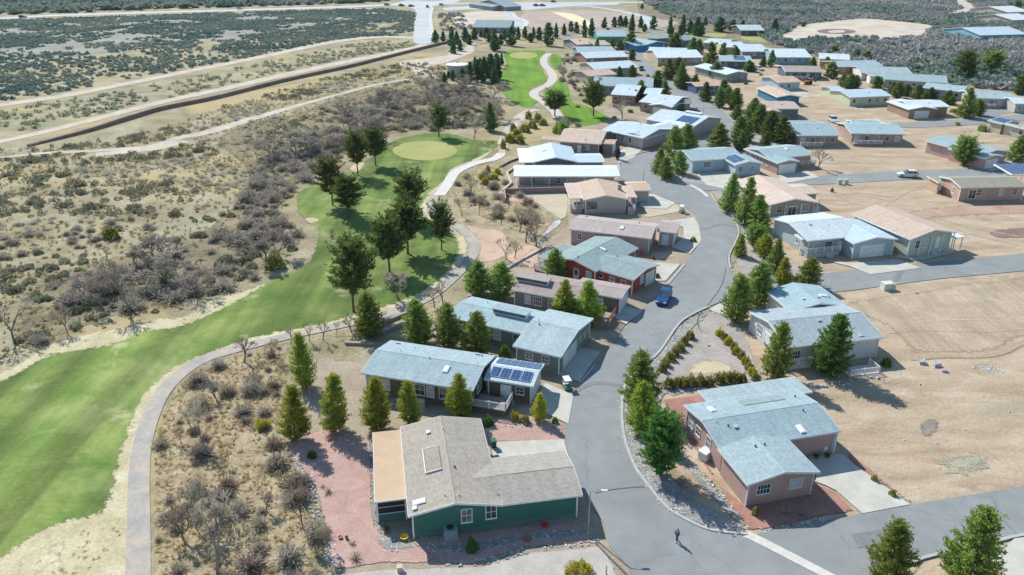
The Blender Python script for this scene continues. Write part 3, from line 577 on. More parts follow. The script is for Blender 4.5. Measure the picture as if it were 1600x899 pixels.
class House:
    def __init__(s,label,roof,wall,trim=None,cat='house',name='house',group=None,ax=None):
        s.roof=roof; s.trim=trim or M_white
        nm='siding_%02x%02x%02x'%tuple(int(c*255) for c in wall); s.wallm=siding(nm,wall)
        s.root=None; s.label=label; HOUSES.append(s); s.cat=cat; s.name=name; s.group=group; s.B=[]; s.ax=ax; s.mainz=None
    def start(s,p0,p1,p2,z):
        a,b,c=P(*p0,z),P(*p1,z),P(*p2,z)
        if s.ax: d=P(*s.ax[1],z)-P(*s.ax[0],z)
        else: d=b-a
        s.ang=math.atan2(d.y,d.x); s.O=((a+b)/2*.5+c*.5); s.O.z=0
        s.root=empty(s.name,s.O,s.ang,s.label,s.cat,s.group)
    def loc(s,p,z=0):
        w=P(*p,z)-s.O; ca,sa=math.cos(s.ang),math.sin(s.ang)
        return Vector((w.x*ca+w.y*sa,-w.x*sa+w.y*ca,z))
    def block(s,p0,p1,p2,ridge='u',ez=2.9,pitch=.24,oh=.4,kind='gable',roof=None,walls=True,depth=None,base=0.0,posts=0,flip=False,wall=None,thick=.14,openl=False):
        if s.root is None: s.start(p0,p1,p2,ez)
        a,b,c=s.loc(p0,ez),s.loc(p1,ez),s.loc(p2,ez)
        d=b-a
        if abs(d.x)>=abs(d.y):
            X=sorted((a.x,b.x)); yn=(a.y+b.y)/2; yf=c.y if depth is None else yn+math.copysign(depth,c.y-yn)
            Y=sorted((yn,yf)); al=0 
            fr=Vector((X[0] if d.x>0 else X[1],yn,0)); eu=Vector((1 if d.x>0 else -1,0,0)); ev=Vector((0,1 if yf>yn else -1,0))
        else:
            Y=sorted((a.y,b.y)); xn=(a.x+b.x)/2; xf=c.x if depth is None else xn+math.copysign(depth,c.x-xn)
            X=sorted((xn,xf)); al=1
            fr=Vector((xn,Y[0] if d.y>0 else Y[1],0)); eu=Vector((0,1 if d.y>0 else -1,0)); ev=Vector((1 if xf>xn else -1,0,0))
        L=(X[1]-X[0],Y[1]-Y[0])[al]; D=(Y[1]-Y[0],X[1]-X[0])[al]
        bk=dict(o=fr,u=eu,v=ev,L=L,D=D,ez=ez,pitch=pitch,oh=oh,ridge=ridge,kind=kind,base=base); s.B.append(bk)
        g=lambda x,y,z: fr+eu*x+ev*y+Vector((0,0,z))
        rm=roof or s.roof; wm=s.wallm if wall is None else wall
        hand=eu.cross(ev).z>0
        def put(mb,pts):  mb.quad(*(pts if hand else pts[::-1]))
        # roof slopes
        if kind=='gable':
            S=D if ridge=='u' else L; T=L if ridge=='u' else D
            hz=S/2*pitch
            q=(lambda t,r,z:g(t,r,z)) if ridge=='u' else (lambda t,r,z:g(r,t,z))
            R_=MB()
            for sg in (0,1):
                e0=0 if sg==0 else S
                b4=[q(0,e0,ez),q(T,e0,ez),q(T,S/2,ez+hz),q(0,S/2,ez+hz)]
                t4=[p+Vector((0,0,thick)) for p in b4]
                flipit=(sg==1)^(ridge=='v')^(not hand)
                if flipit: b4=b4[::-1]; t4=t4[::-1]
                R_.hexa(b4,t4)
            ro=R_.build('roof',rm,s.root)
            Fm=MB(); w=.035
            for sg in (0,1):
                e0=-w if sg==0 else S
                Fm.hexa([q(-w,e0,ez-.1),q(T+w,e0,ez-.1),q(T+w,e0+w,ez-.1),q(-w,e0+w,ez-.1)],[q(-w,e0,ez+thick-.01),q(T+w,e0,ez+thick-.01),q(T+w,e0+w,ez+thick-.01),q(-w,e0+w,ez+thick-.01)])
                for t0 in ((-w,T) if not openl else (T,)):
                    ee=0 if sg==0 else S
                    Fm.hexa([q(t0,ee,ez-.1),q(t0+w,ee,ez-.1),q(t0+w,S/2,ez+hz-.1),q(t0,S/2,ez+hz-.1)],[q(t0,ee,ez+thick+.01),q(t0+w,ee,ez+thick+.01),q(t0+w,S/2,ez+hz+thick+.01),q(t0,S/2,ez+hz+thick+.01)])
            # ridge cap
            Fm.build('fascia',s.trim,ro,uv=False)
            rc=MB(); rc.hexa([q(.05,S/2-.16,ez+hz+thick-.06),q(T-.05,S/2-.16,ez+hz+thick-.06),q(T-.05,S/2+.16,ez+hz+thick-.06),q(.05,S/2+.16,ez+hz+thick-.06)],[q(.05,S/2-.03,ez+hz+thick+.025),q(T-.05,S/2-.03,ez+hz+thick+.025),q(T-.05,S/2+.03,ez+hz+thick+.025),q(.05,S/2+.03,ez+hz+thick+.025)])
            rc.build('ridge_cap',rm,ro)
            if walls:
                W=MB(); i=oh; i0=-1.2 if openl else i; wz=ez+oh*pitch-.01 if True else ez
                lo=[q(i0,i,base),q(T-i,i,base),q(T-i,S-i,base),q(i0,S-i,base)]
                up=[q(i0,i,wz),q(T-i,i,wz),q(T-i,S-i,wz),q(i0,S-i,wz)]
                W.hexa(lo,up)
                pk=ez+hz-.01
                n=len(W.v); 
                W.v+= [tuple(x) for x in (q(i,i,wz),q(i,S-i,wz),q(i,S/2,pk),q(T-i,i,wz),q(T-i,S-i,wz),q(T-i,S/2,pk))]
                W.f+=[(n,n+1,n+2),(n+3,n+5,n+4)]
                W.build('wall',wm,s.root)
                bk['corners']=[q(t,r,0) for (t,r) in ((i0,i),(T-i,i),(i0,S-i),(T-i,S-i))]; bk['wz']=wz
        else: # lean-to / flat cover sloping up away from p0p1 by pitch
            hz=D*pitch; i=oh
            b4=[g(0,0,ez),g(L,0,ez),g(L,D,ez+hz),g(0,D,ez+hz)]; t4=[p+Vector((0,0,thick)) for p in b4]
            if not hand: b4=b4[::-1]; t4=t4[::-1]
            R_=MB(); R_.hexa(b4,t4); ro=R_.build('roof' if walls else 'patio_roof',rm,s.root)
            Fm=MB(); w=.04
            Fm.hexa([g(-w,-w,ez-.08),g(L+w,-w,ez-.08),g(L+w,0,ez-.08),g(-w,0,ez-.08)],[g(-w,-w,ez+thick),g(L+w,-w,ez+thick),g(L+w,0,ez+thick),g(-w,0,ez+thick)])
            for t0 in (-w,L): Fm.hexa([g(t0,0,ez-.08),g(t0+w,0,ez-.08),g(t0+w,D,ez+hz-.08),g(t0,D,ez+hz-.08)],[g(t0,0,ez+thick+.01),g(t0+w,0,ez+thick+.01),g(t0+w,D,ez+hz+thick+.01),g(t0,D,ez+hz+thick+.01)])
            Fm.build('fascia',s.trim,ro,uv=False)
            if walls:
                W=MB(); W.hexa([g(i,i,base),g(L-i,i,base),g(L-i,D-i*.2,base),g(i,D-i*.2,base)],[g(i,i,ez+i*pitch-.01),g(L-i,i,ez+i*pitch-.01),g(L-i,D-i*.2,ez+(D-i*.2)*pitch-.01),g(i,D-i*.2,ez+(D-i*.2)*pitch-.01)]); W.build('wall',wm,s.root)
        if posts:
            for k in range(posts):
                t=.15+(L-.3)*k/(posts-1); c0=g(t,.2,0)
                mb=MB(); mb.box(c0.x-.07,c0.x+.07,c0.y-.07,c0.y+.07,0,ez+.02); mb.box(c0.x-.1,c0.x+.1,c0.y-.1,c0.y+.1,ez-.14,ez-.04); mb.build('post',s.trim,s.root,uv=False)
        return len(s.B)-1
    def ext(s,bi,ln,frac):
        b=s.B[bi]; S=b['D']; o,u,v=b['o'],b['u'],b['v']; y0=(1-frac)/2*S; e0=b['ez']+y0*b['pitch']; hz=b['ez']+S/2*b['pitch']
        g=lambda x,y,z:o+u*x+v*y+Vector((0,0,z-.004)); m=MB()
        for (ya,yb) in ((y0,S/2),(S-y0,S/2)):
            q=[g(-ln,ya,e0),g(0,ya,e0),g(0,yb,hz),g(-ln,yb,hz)]; t=[p+Vector((0,0,.14)) for p in q]
            if (ya>yb)^(u.cross(v).z<0): q=q[::-1]; t=t[::-1]
            m.hexa(q,t)
        m.build('roof',s.roof,s.root)
    def finish(s):
        for k,b in enumerate(s.B):
            for c0 in b.get('corners',[]):
                hid=False
                for j,b2 in enumerate(s.B):
                    if j==k or 'corners' not in b2: continue
                    xs=[c.x for c in b2['corners']]; ys=[c.y for c in b2['corners']]
                    if min(xs)-.45<c0.x<max(xs)+.45 and min(ys)-.45<c0.y<max(ys)+.45: hid=True
                if hid: continue
                m=MB(); m.box(c0.x-.07,c0.x+.07,c0.y-.07,c0.y+.07,b['base'],b['wz']-.02); m.build('corner_trim',s.trim,s.root,uv=False)
    def wframe(s,bi,side,t):
        """frame on a wall: origin at wall foot, ex to the right seen from outside, ey outwards"""
        b=s.B[bi]; o,u,v,L,D,i=b['o'],b['u'],b['v'],b['L'],b['D'],b['oh']
        if side=='n': p=o+u*(i+(L-2*i)*t)+v*i; ex,ey=u,-v
        elif side=='f': p=o+u*(i+(L-2*i)*t)+v*(D-i); ex,ey=-u,v
        elif side=='l': p=o+v*(i+(D-2*i)*t)+u*i; ex,ey=-v,-u
        else: p=o+v*(i+(D-2*i)*t)+u*(L-i); ex,ey=v,u
        return (p,ex,ey,Vector((0,0,1)))
    def win(s,bi,side,t,w=.9,h=1.35,sill=1.15,mun=True,shutter=None,frame=None,glass=None):
        fr=s.wframe(bi,side,t); m=MB(); f=.075
        x0,x1,z0,z1=-w/2,w/2,sill,sill+h
        m.obox(fr,x0-f,x0,0,.06,z0-f,z1+f); m.obox(fr,x1,x1+f,0,.06,z0-f,z1+f); m.obox(fr,x0,x1,0,.06,z0-f,z0); m.obox(fr,x0,x1,0,.06,z1,z1+f)
        m.obox(fr,x0-f-.03,x1+f+.03,0,.1,z0-f-.05,z0-f)
        if mun:
            m.obox(fr,x0,x1,.015,.045,(z0+z1)/2-.025,(z0+z1)/2+.025)
            nx=1 if w<1.3 else 3
            for k in range(nx):
                xx=x0+(k+1)*(x1-x0)/(nx+1); m.obox(fr,xx-.02,xx+.02,.015,.04,z0,z1)
        wo_=m.build('window',frame or s.trim,s.root,uv=False)
        WN[0]+=1; gm=glass or (M_glass,M_blind,M_glass,M_curt)[WN[0]*7%4]
        p=MB(); p.obox(fr,x0,x1,.002,.02,z0,z1); p.build('pane',gm,wo_,uv=False)
        if shutter:
            for sg in(-1,1):
                q=MB(); xa=(x0-f-.28) if sg<0 else x1+f+.02; q.obox(fr,xa,xa+.26,0,.04,z0-f,z1+f); q.build('shutter',shutter,wo_,uv=False)
        return wo_
    def door(s,bi,side,t,w=.9,h=2.05,z=.15,mat=None,glass=False):
        fr=s.wframe(bi,side,t); m=MB()
        m.obox(fr,-w/2-.08,-w/2,0,.06,z,z+h+.08); m.obox(fr,w/2,w/2+.08,0,.06,z,z+h+.08); m.obox(fr,-w/2,w/2,0,.06,z+h,z+h+.08)
        m.obox(fr,-w/2,w/2,0,.03,z,z+h)
        d=m.build('door',mat or s.trim,s.root,uv=False)
        if glass:
            q=MB()
            if w>1.4: q.obox(fr,-w/2+.08,-.04,.03,.045,z+.1,z+h-.1); q.obox(fr,.04,w/2-.08,.03,.045,z+.1,z+h-.1)
            else: q.obox(fr,-w/2+.15,w/2-.15,.03,.045,z+1.0,z+h-.15)
            q.build('pane',M_glass,d,uv=False)
        k=MB(); k.obox(fr,w/2-.14,w/2-.07,.03,.09,z+1.0,z+1.06); k.build('handle',M_galv,d,uv=False)
    def garage(s,bi,side,t,w=4.6,h=2.25,mat=None):
        fr=s.wframe(bi,side,t); m=MB()
        m.obox(fr,-w/2-.1,-w/2,0,.07,.02,h+.1); m.obox(fr,w/2,w/2+.1,0,.07,.02,h+.1); m.obox(fr,-w/2,w/2,0,.07,h,h+.1)
        f=m.build('garage_frame',s.trim,s.root,uv=False)
        m=MB()
        for r in range(4):
            z0=.03+r*(h-.03)/4; z1=.03+(r+1)*(h-.03)/4-.02
            m.obox(fr,-w/2,w/2,.0,.025,z0,z1)
            for c in range(8 if w>3.5 else 4):
                n=8 if w>3.5 else 4; xx=-w/2+(c+.12)*w/n; m.obox(fr,xx,xx+w/n*.76,.025,.04,z0+.09,z1-.08)
        m.build('garage_door',mat or M_garage,s.root,uv=False)
    def onroof(s,bi,x,y):
        """point on top of roof slope: x along u (0..1), y along v (0..1) and slope frame"""
        b=s.B[bi]; L,D=b['L'],b['D']; xx,yy=x*L,y*D; pt=b['pitch']; u,v=b['u'],b['v']
        if b['kind']=='gable':
            S=D if b['ridge']=='u' else L; r=yy if b['ridge']=='u' else xx; cross=v if b['ridge']=='u' else u; along=u if b['ridge']=='u' else v
            z=b['ez']+min(r,S-r)*pt; sg=1 if r<S/2 else -1
        else: z=b['ez']+yy*pt; cross=v; along=u; sg=1
        up=(cross*sg+Vector((0,0,pt))).normalized(); n=Vector((0,0,1)); n=(n-up*n.dot(up)).normalized()
        o=b['o']+u*xx+v*yy+Vector((0,0,z+.145))
        ex=up.cross(n)
        return (o,ex,up,n)
    def vent(s,bi,x,y,kind=0):
        fr=s.onroof(bi,x,y); m=MB(); c=fr[0]
        if kind==0:
            m.tube(c-Vector((0,0,.05)),c+Vector((0,0,.32)),.05,k=8); m.tube(c+Vector((0,0,.02)),c+Vector((0,0,.08)),.11,.06,k=8); m.build('vent_pipe',M_white,s.root,uv=False)
        elif kind==1:
            m.obox(fr,-.22,.22,-.2,.2,-.02,.14); m.obox(fr,-.25,.25,-.24,.16,.14,.17); m.build('roof_vent',M_greyunit,s.root,uv=False)
        elif kind==2:
            m.tube(c-Vector((0,0,.05)),c+Vector((0,0,.22)),.09,k=8); m.build('vent_stack',M_dark,s.root,uv=False)
        elif kind==3:
            m.obox(fr,-.32,.32,-.6,.6,-.02,.12); f=m.build('skylight',M_white,s.root,uv=False); q=MB(); q.obox(fr,-.26,.26,-.54,.54,.12,.16); q.build('skylight_dome',plain('skylight_plastic',(.8,.8,.78),.2,.6),f,uv=False,bevel=.03)
        elif kind==4: # raised monitor with dark clerestory front
            L=2.6
            m.obox(fr,-L,L,-.2,1.1,-.05,.15); o,ex,up,n=fr; 
            m=MB(); zz=Vector((0,0,1)); h0=up.copy(); h0.z=0; h0.normalize(); fr2=(o-up*.1,ex,h0,zz)
            m.obox(fr2,-L,L,0,1.5,.0,.62); f=m.build('clerestory',M_white,s.root,uv=False)
            q=MB(); q.obox(fr2,-L+.1,L-.1,-.02,0,.14,.54); q.build('pane',M_glass,f,uv=False)
            q=MB(); q.obox(fr2,-L-.12,L+.12,-.2,1.7,.62,.72); q.build('clerestory_roof',s.roof,f,bevel=.02)
    def panel(s,bi,x0,x1,y0,y1,n=4,rows=1):
        for r in range(rows):
            for k in range(n):
                xa=x0+(x1-x0)*(k+.03)/n; xb=x0+(x1-x0)*(k+.97)/n; ya=y0+(y1-y0)*(r+.03)/rows; yb=y0+(y1-y0)*(r+.97)/rows
                fr=s.onroof(bi,(xa+xb)/2,(ya+yb)/2); b=s.B[bi]; ex=fr[1]
                alongu=abs(ex.dot(b['u']))>.5
                hx=(xb-xa)*b['L']/2; hy=(yb-ya)*b['D']/2
                if not alongu: hx,hy=hy,hx
                k_=math.sqrt(1+b['pitch']**2)
                m=MB(); m.obox(fr,-hx,hx,-hy*k_,hy*k_,.06,.11); po=m.build('solar_panel',M_galv,s.root,uv=False)
                q=MB(); q.obox(fr,-hx+.04,hx-.04,-hy*k_+.04,hy*k_-.04,.11,.118); q.build('solar_cells',M_solar,po)
    def deck(s,a,b,c,z=.9,rails='nlr',mat=None,skirt=None,railmat=None,rh=.95):
        A,B_,C_=s.loc(a,z),s.loc(b,z),s.loc(c,z)
        x0,x1=sorted((A.x,B_.x)) if abs(B_.x-A.x)>abs(B_.y-A.y) else sorted((A.x,C_.x))
        y0,y1=sorted((A.y,C_.y)) if abs(B_.x-A.x)>abs(B_.y-A.y) else sorted((A.y,B_.y))
        m=MB(); m.box(x0,x1,y0,y1,z-.12,z); m.build('deck',mat or M_deckwood,s.root)
        m=MB(); m.box(x0+.05,x1-.05,y0+.05,y1-.05,0,z-.12); m.build('deck_skirt',skirt or s.wallm,s.root)
        rm=railmat or M_white
        seg={'s':((x0,y0),(x1,y0)),'n':((x0,y0),(x1,y0)),'f':((x0,y1),(x1,y1)),'l':((x0,y0),(x0,y1)),'r':((x1,y0),(x1,y1))}
        for k in rails: s.rail(seg[k][0],seg[k][1],z,rm,rh)
    def rail(s,p,q,z,rm,rh=.95):
        m=MB(); p=Vector((p[0],p[1],z)); q=Vector((q[0],q[1],z)); d=(q-p); L=d.length; d.normalize(); n=Vector((-d.y,d.x,0)); fr=(p,d,n,Vector((0,0,1)))
        m.obox(fr,0,L,-.03,.03,rh-.05,rh+.01); m.obox(fr,0,L,-.02,.02,.1,.15)
        k=max(1,round(L/1.8))
        for i in range(k+1): m.obox(fr,i*L/k-.06,i*L/k+.06,-.06,.06,-.02,rh+.08)
        nb=int(L/.2)
        for i in range(nb): m.obox(fr,(i+.5)*L/nb-.028,(i+.5)*L/nb+.028,-.012,.012,.15,rh-.05)
        m.build('railing',rm,s.root,uv=False)
    def steps(s,p,width,dr,z=.9,n=4,mat=None):
        """p local foot (px), going up along direction dr (local unit vector)"""
        o=s.loc(p,0); d=Vector((dr[0],dr[1],0)).normalized(); r=Vector((-d.y,d.x,0)); fr=(o,r,d,Vector((0,0,1))); m=MB()
        for i in range(n): m.obox(fr,-width/2,width/2,i*.28,(i+1)*.28,0,z*(i+1)/n)
        m.build('steps',mat or M_conc,s.root,uv=False)
def autowins(h,bi,side,n,w=.9,hh=1.3,sill=1.05,**k):
    for i in range(n): h.win(bi,side,(i+.5+.12*math.sin(i*7+bi))/n,w,hh,sill,**k)

# ---- H1 green house, nearest on the left of the street
z=Z(560,640,3.472)
h=House('dark green house with warm grey shingle roof and tan patio cover, nearest to the camera',SH_grey,(.055,.17,.145))
h.block(z(270,585),z(782,522),z(235,100),'v',ez=3.0,pitch=.2)
h.block(z(779,522),z(1215,466),z(1120,225),'u',ez=2.9,pitch=.17,openl=True)
h.ext(1,3.9,.66)
h.block(z(90,505),z(262,485),z(65,130),kind='shed',ez=2.75,pitch=0.0,roof=MR_tan,walls=False,posts=2,thick=.1)
h.win(0,'n',.63,.95,1.5,1.25); h.win(0,'n',.92,.95,1.5,1.35)
h.garage(1,'r',.5); h.door(0,'r',.3,glass=True)
h.vent(0,.33,.83,1); h.vent(0,.5,.83,0); h.vent(0,.56,.37,2); h.vent(0,.4,.1,0); h.vent(0,.55,.08,0); h.vent(0,.13,.1,3); h.vent(0,.08,.05,1)
# raised shed dormer and screened porch
fr=h.onroof(0,.34,.5); m=MB(); m.obox(fr,-1.9,1.9,-.9,.7,-.02,.14); dd=m.build('dormer',SH_grey,h.root); m=MB(); m.obox(fr,-1.95,-1.9,-.92,.72,-.02,.18); m.obox(fr,1.9,1.95,-.92,.72,-.02,.18); m.obox(fr,-1.95,1.95,-.97,-.92,-.02,.18); m.build('dormer_trim',M_white,dd,uv=False)
b=h.B[2]; fr=(b['o']+b['v']*.3,b['u'],b['v'],Vector((0,0,1))); m=MB()
m.obox(fr,.1,b['L']-.1,0,.05,1.0,2.72); m.build('porch_screen',M_screen,h.root,uv=False)
m=MB(); m.obox(fr,.1,b['L']-.1,-.04,0,.05,1.0); m.build('porch_skirt',h.wallm,h.root)
m=MB(); m.obox(fr,0,.14,-.05,.1,0,2.74); m.obox(fr,b['L']-.14,b['L'],-.05,.1,0,2.74); m.obox(fr,.1,b['L']-.1,-.05,.0,1.8,1.86); m.obox(fr,.1,b['L']-.1,-.05,-.0,1.0,1.08); m.build('porch_frame',M_trimblue,h.root,uv=False)
m=MB(); m.obox(fr,.02,.06,0,b['D']-.6,.05,2.7); m.build('porch_screen',M_screen,h.root,uv=False)
# hanging wire hook on the gable wall
H1=h
# ---- H2 brown house with solar panels
z=Z(560,460,4.281)
h=House('brown house with long pale blue roof, railed deck and solar panels over the garage',SH_blue,(.17,.125,.10))
h.block(z(20,530),z(765,650),z(245,318),'u',ez=3.1,pitch=.2)
h.block(z(845,565),z(1165,628),z(1285,480),'u',ez=2.8,pitch=.17,roof=SH_white)
for t,w in ((.03,.7),(.19,1.0),(.42,.8),(.52,1.2),(.62,.9),(.74,.9)): h.win(0,'n',t,w,1.4,1.15,glass=M_blind if w==1.0 else None)
h.win(0,'r',.4,1.6,1.5,1.1); h.door(0,'r',.75,glass=True)
h.door(1,'n',.42,w=1.2); h.win(1,'n',.75,.9,.9,1.3); h.garage(1,'r',.5)
h.panel(1,.06,.92,.09,.44,4); h.panel(1,.06,.98,.62,.95,6)
for x,y,k in ((.1,.9,1),(.28,.82,0),(.2,.62,0),(.5,.5,0),(.7,.32,3),(.92,.6,0),(.85,.93,1),(.9,.9,2)): h.vent(0,x,y,k)
h.deck(z(765,745),z(975,800),z(1030,700),z=.95,rails='nr'); 
h.steps(z(1040,730),1.4,(-1,0),z=.9)
H2=h
# ---- H3 sage house
z=Z(530,300,2.963)
h=House('sage green house with wide pale roof and raised clerestory, between the brown houses',SH_blue,(.20,.26,.22))
h.block(z(500,582),z(900,672),z(548,474),'u',ez=3.0,pitch=.18)
h.block(z(805,715),z(1025,770),z(1172,588),'u',ez=2.9,pitch=.16)
for t in (.58,.82): h.win(0,'n',t,1.0,1.4,1.15)
h.win(1,'n',.3,.95,.9,1.4); h.win(1,'n',.68,.95,.9,1.4)
h.garage(1,'r',.33,mat=M_garage); h.vent(0,.62,.42,4)
for x,y,k in ((.25,.8,0),(.78,.55,2)): h.vent(0,x,y,k)
h.vent(1,.1,.55,0); h.vent(1,.2,.45,2)
h.deck(z(1098,722),z(1165,655),z(1170,590),z=.9,rails='nlr')
H3=h
# ---- H4
h=House('long brown grey house with pinkish brown roof beside the orange red house',SH_brown,(.24,.21,.19))
h.block(z(797,455),z(1105,512),z(790,355),'u',ez=3.0,pitch=.18)
h.block(z(1080,458),z(1308,497),z(1348,438),'u',ez=2.8,pitch=.16)
for t,w in ((.22,.9),(.38,1.3),(.6,.8)): h.win(0,'n',t,w,1.35,1.1)
h.door(1,'n',.55,w=1.0); h.win(1,'n',.3); h.garage(1,'r',.5); h.vent(0,.22,.34,4); h.vent(0,.1,.8,0); h.vent(0,.3,.9,2)
h.deck(z(1178,600),z(1235,625),z(1258,560),z=1.0,rails='nr',railmat=plain('red_rail',(.42,.16,.10),.7),mat=M_deckwood)
# ---- H5
z=Z(690,340,4.086)
h=House('orange red house with grey green gabled roofs, beside the street where the blue car stands',SH_sage,(.43,.105,.055))
h.block(z(700,262),z(985,348),z(1185,180),'v',ez=2.9,pitch=.2,)
h.block(z(930,328),z(1240,395),z(1335,288),'u',ez=2.8,pitch=.16)
h.block(z(590,262),z(740,274),z(720,155),kind='shed',ez=2.6,pitch=0.0,walls=False,posts=3,thick=.1)
h.door(0,'n',.55,glass=True); h.win(0,'n',.85,.9,1.4,1.0)
for t,w in ((.2,.9),(.5,.9),(.78,.9)): h.win(1,'n',t,w,.6,1.5,mun=False)
h.win(1,'r',.4,1,1.3); h.garage(1,'r',.75,w=2.6); h.vent(0,.62,.55,3); h.vent(0,.5,.1,2); h.vent(1,.2,.7,2); h.vent(0,.6,.75,0)
h.deck(z(592,330),z(780,350),z(740,290),z=.9,rails='nl',skirt=h.wallm)
# ---- H6
z=Z(860,270,6.42)
h=House('pale pinkish house with long pinkish grey roof along a white driveway',SH_pinkgrey,(.46,.38,.36))
h.block(z(185,570),z(1010,668),z(265,425),'u',ez=3.0,pitch=.17)
h.block(z(1075,590),z(1260,615),z(1350,500),'u',ez=2.8,pitch=.16)
for t in (.11,.28,.52,.65): h.win(0,'n',t,.7,1.1,1.2)
h.win(0,'r',.4,1.0,1.4); h.door(1,'n',.4,w=1.1); h.garage(1,'r',.5)
for x,y,k in ((.1,.85,1),(.62,.3,3),(.78,.75,2),(.3,.6,0)): h.vent(0,x,y,k)
# ---- H7
h=House('cream house with broad tan roof and porches on both sides of its gable end',SH_tan,(.50,.47,.42))
h.block(z(337,279),z(780,270),z(150,110),'v',ez=3.0,pitch=.2)
h.block(z(195,264),z(340,262),z(150,130),kind='shed',ez=2.75,pitch=.05,walls=False,posts=3)
h.block(z(775,250),z(870,252),z(780,150),kind='shed',ez=2.75,pitch=.05,walls=False,posts=2)
h.block(z(800,184),z(1012,186),z(1010,92),'u',ez=2.7,pitch=.16)
h.win(0,'n',.16,2.0,1.2,1.2,frame=M_dark); h.deck(z(200,370),z(330,375),z(330,300),z=.8,rails='nl'); h.deck(z(785,390),z(855,395),z(860,330),z=.8,rails='nr')
h.vent(0,.5,.4,0); h.garage(3,'r',.5)
m=MB(); fr=h.onroof(0,.92,.5); zz=Vector((0,0,1)); m.obox((fr[0],Vector((1,0,0)),Vector((0,1,0)),zz),-.35,.35,-.3,.3,-.2,1.1); m.build('chimney',plain('chimney_tan',(.42,.34,.27)),h.root)
# ---- H8
z=Z(780,180,7.25)
h=House('cream house under a long white metal roof with a blue railed porch',MR_white,(.46,.40,.34))
h.block(z(165,700),z(1370,700),z(600,574),'u',ez=2.9,pitch=.06,oh=1.2,posts=7)
for t,w in ((.15,.9),(.3,1.2),(.42,.8),(.5,1.4)): h.win(0,'n',t,w,1.2,1.1)
h.deck(z(210,790),z(740,790),z(700,720),z=.9,rails='n',railmat=plain('blue_rail',(.14,.3,.36),.6))
# ---- H9
h=House('slate blue house with white metal roof and a bright white patio cover',MR_blue,(.10,.15,.18))
h.block(z(385,540),z(890,535),z(400,370),'v',ez=2.9,pitch=.22)
h.block(z(232,540),z(392,540),z(235,380),kind='shed',ez=2.7,pitch=0.0,roof=plain('patio_white',(.8,.8,.78),.5),walls=False,posts=2,thick=.1)
h.block(z(860,540),z(1195,540),z(1195,438),'u',ez=2.7,pitch=.1)
for t in (.4,.48,.56,.64): h.win(0,'n',t,.8,1.0,1.3)
h.door(0,'n',.25); h.vent(0,.3,.55,3); h.garage(2,'r',.5)
# ---- H10
h=House('tan roofed house with brown walls, beside three trimmed columnar shrubs',SH_tan,(.34,.25,.21))
h.block(z(660,300),z(1150,335),z(1080,172),'u',ez=2.9,pitch=.2,oh=.6)
h.block(z(1240,330),z(1400,290),z(1150,190),'v',ez=2.8,pitch=.18)
h.block(z(480,272),z(700,300),z(560,250),kind='shed',ez=2.7,pitch=.05,walls=False,posts=2)
h.garage(1,'n',.5,w=3.6); h.win(0,'n',.3,1.4,1.2); h.win(0,'n',.7,1.2,1.2); h.door(0,'n',.5)
# ---- H11 / H12
z=Z(880,40,4.994)
h=House('pale pink walled house with white blue roof behind the tan roofed house',SH_white,(.52,.42,.39))
h.block(z(300,818),z(620,885),z(700,782),'u',ez=3.0,pitch=.18)
h.block(z(440,845),z(650,882),z(600,740),'v',ez=2.9,pitch=.18)
h.win(0,'n',.3); h.win(0,'n',.5); h.win(0,'n',.7); h.win(0,'r',.5); h.vent(0,.4,.7,1); h.vent(0,.6,.4,0)
h=House('cream house with pale roof and two blue solar arrays beside the red car',SH_white,(.50,.46,.42))
h.block(z(640,735),z(1010,800),z(880,667),'u',ez=3.0,pitch=.2)
h.block(z(880,812),z(1075,770),z(900,730),'v',ez=2.8,pitch=.16)
h.panel(0,.55,.9,.1,.4,4); h.win(0,'n',.2); h.win(0,'n',.45); h.garage(1,'r',.5); h.vent(0,.6,.7,4)
# ---- R1 terracotta
z=Z(1020,560,3.329)
h=House('dusty pink stucco house with pale blue gabled roofs on red gravel',SH_blue,(.46,.31,.28),M_trimblue)
h.block(z(350,483),z(980,384),z(150,250),'u',ez=3.05,pitch=.18,ax=None) if False else None
h.ax=(z(490,665),z(870,597))
h.block(z(352,483),z(980,384),z(150,250),'u',ez=3.0,pitch=.18)
h.block(z(493,665),z(870,597),z(700,415),'v',ez=3.0,pitch=.2)
h.block(z(285,225),z(865,212),z(235,165),kind='shed',ez=3.0,pitch=-.05,walls=False,posts=0)
for x,y,k in ((.1,.45,0),(.17,.35,2),(.22,.32,1),(.16,.75,3),(.83,.4,2),(.7,.12,3),(.9,.75,2)): h.vent(0,x,y,k)
h.vent(1,.42,.75,2); h.vent(1,.55,.75,2)
h.win(1,'n',.24,1.4,1.1,1.35); h.win(1,'n',.74,1.4,1.1,1.35); h.win(0,'n',.55,2.0,1.3,1.0); h.win(0,'l',.35,.9,1.3); h.win(0,'l',.65,.9,1.0); h.win(0,'l',.85,.9,1.3); h.garage(1,'r',.45,w=4.6)
b=h.B[0]
fr=h.onroof(0,.62,.8); m=MB(); m.obox(fr,-2.6,2.6,-.7,.7,0,.06); m.build('roof_panel',SH_sage,h.root)
for tx in (0.995,): 
    c0=b['o']+b['u']*(b['L']-.2)+b['v']*.3
    m=MB(); m.box(c0.x-.12,c0.x+.12,c0.y-.12,c0.y+.12,0,3.0); m.build('post',h.trim,h.root,uv=False)
R1=h
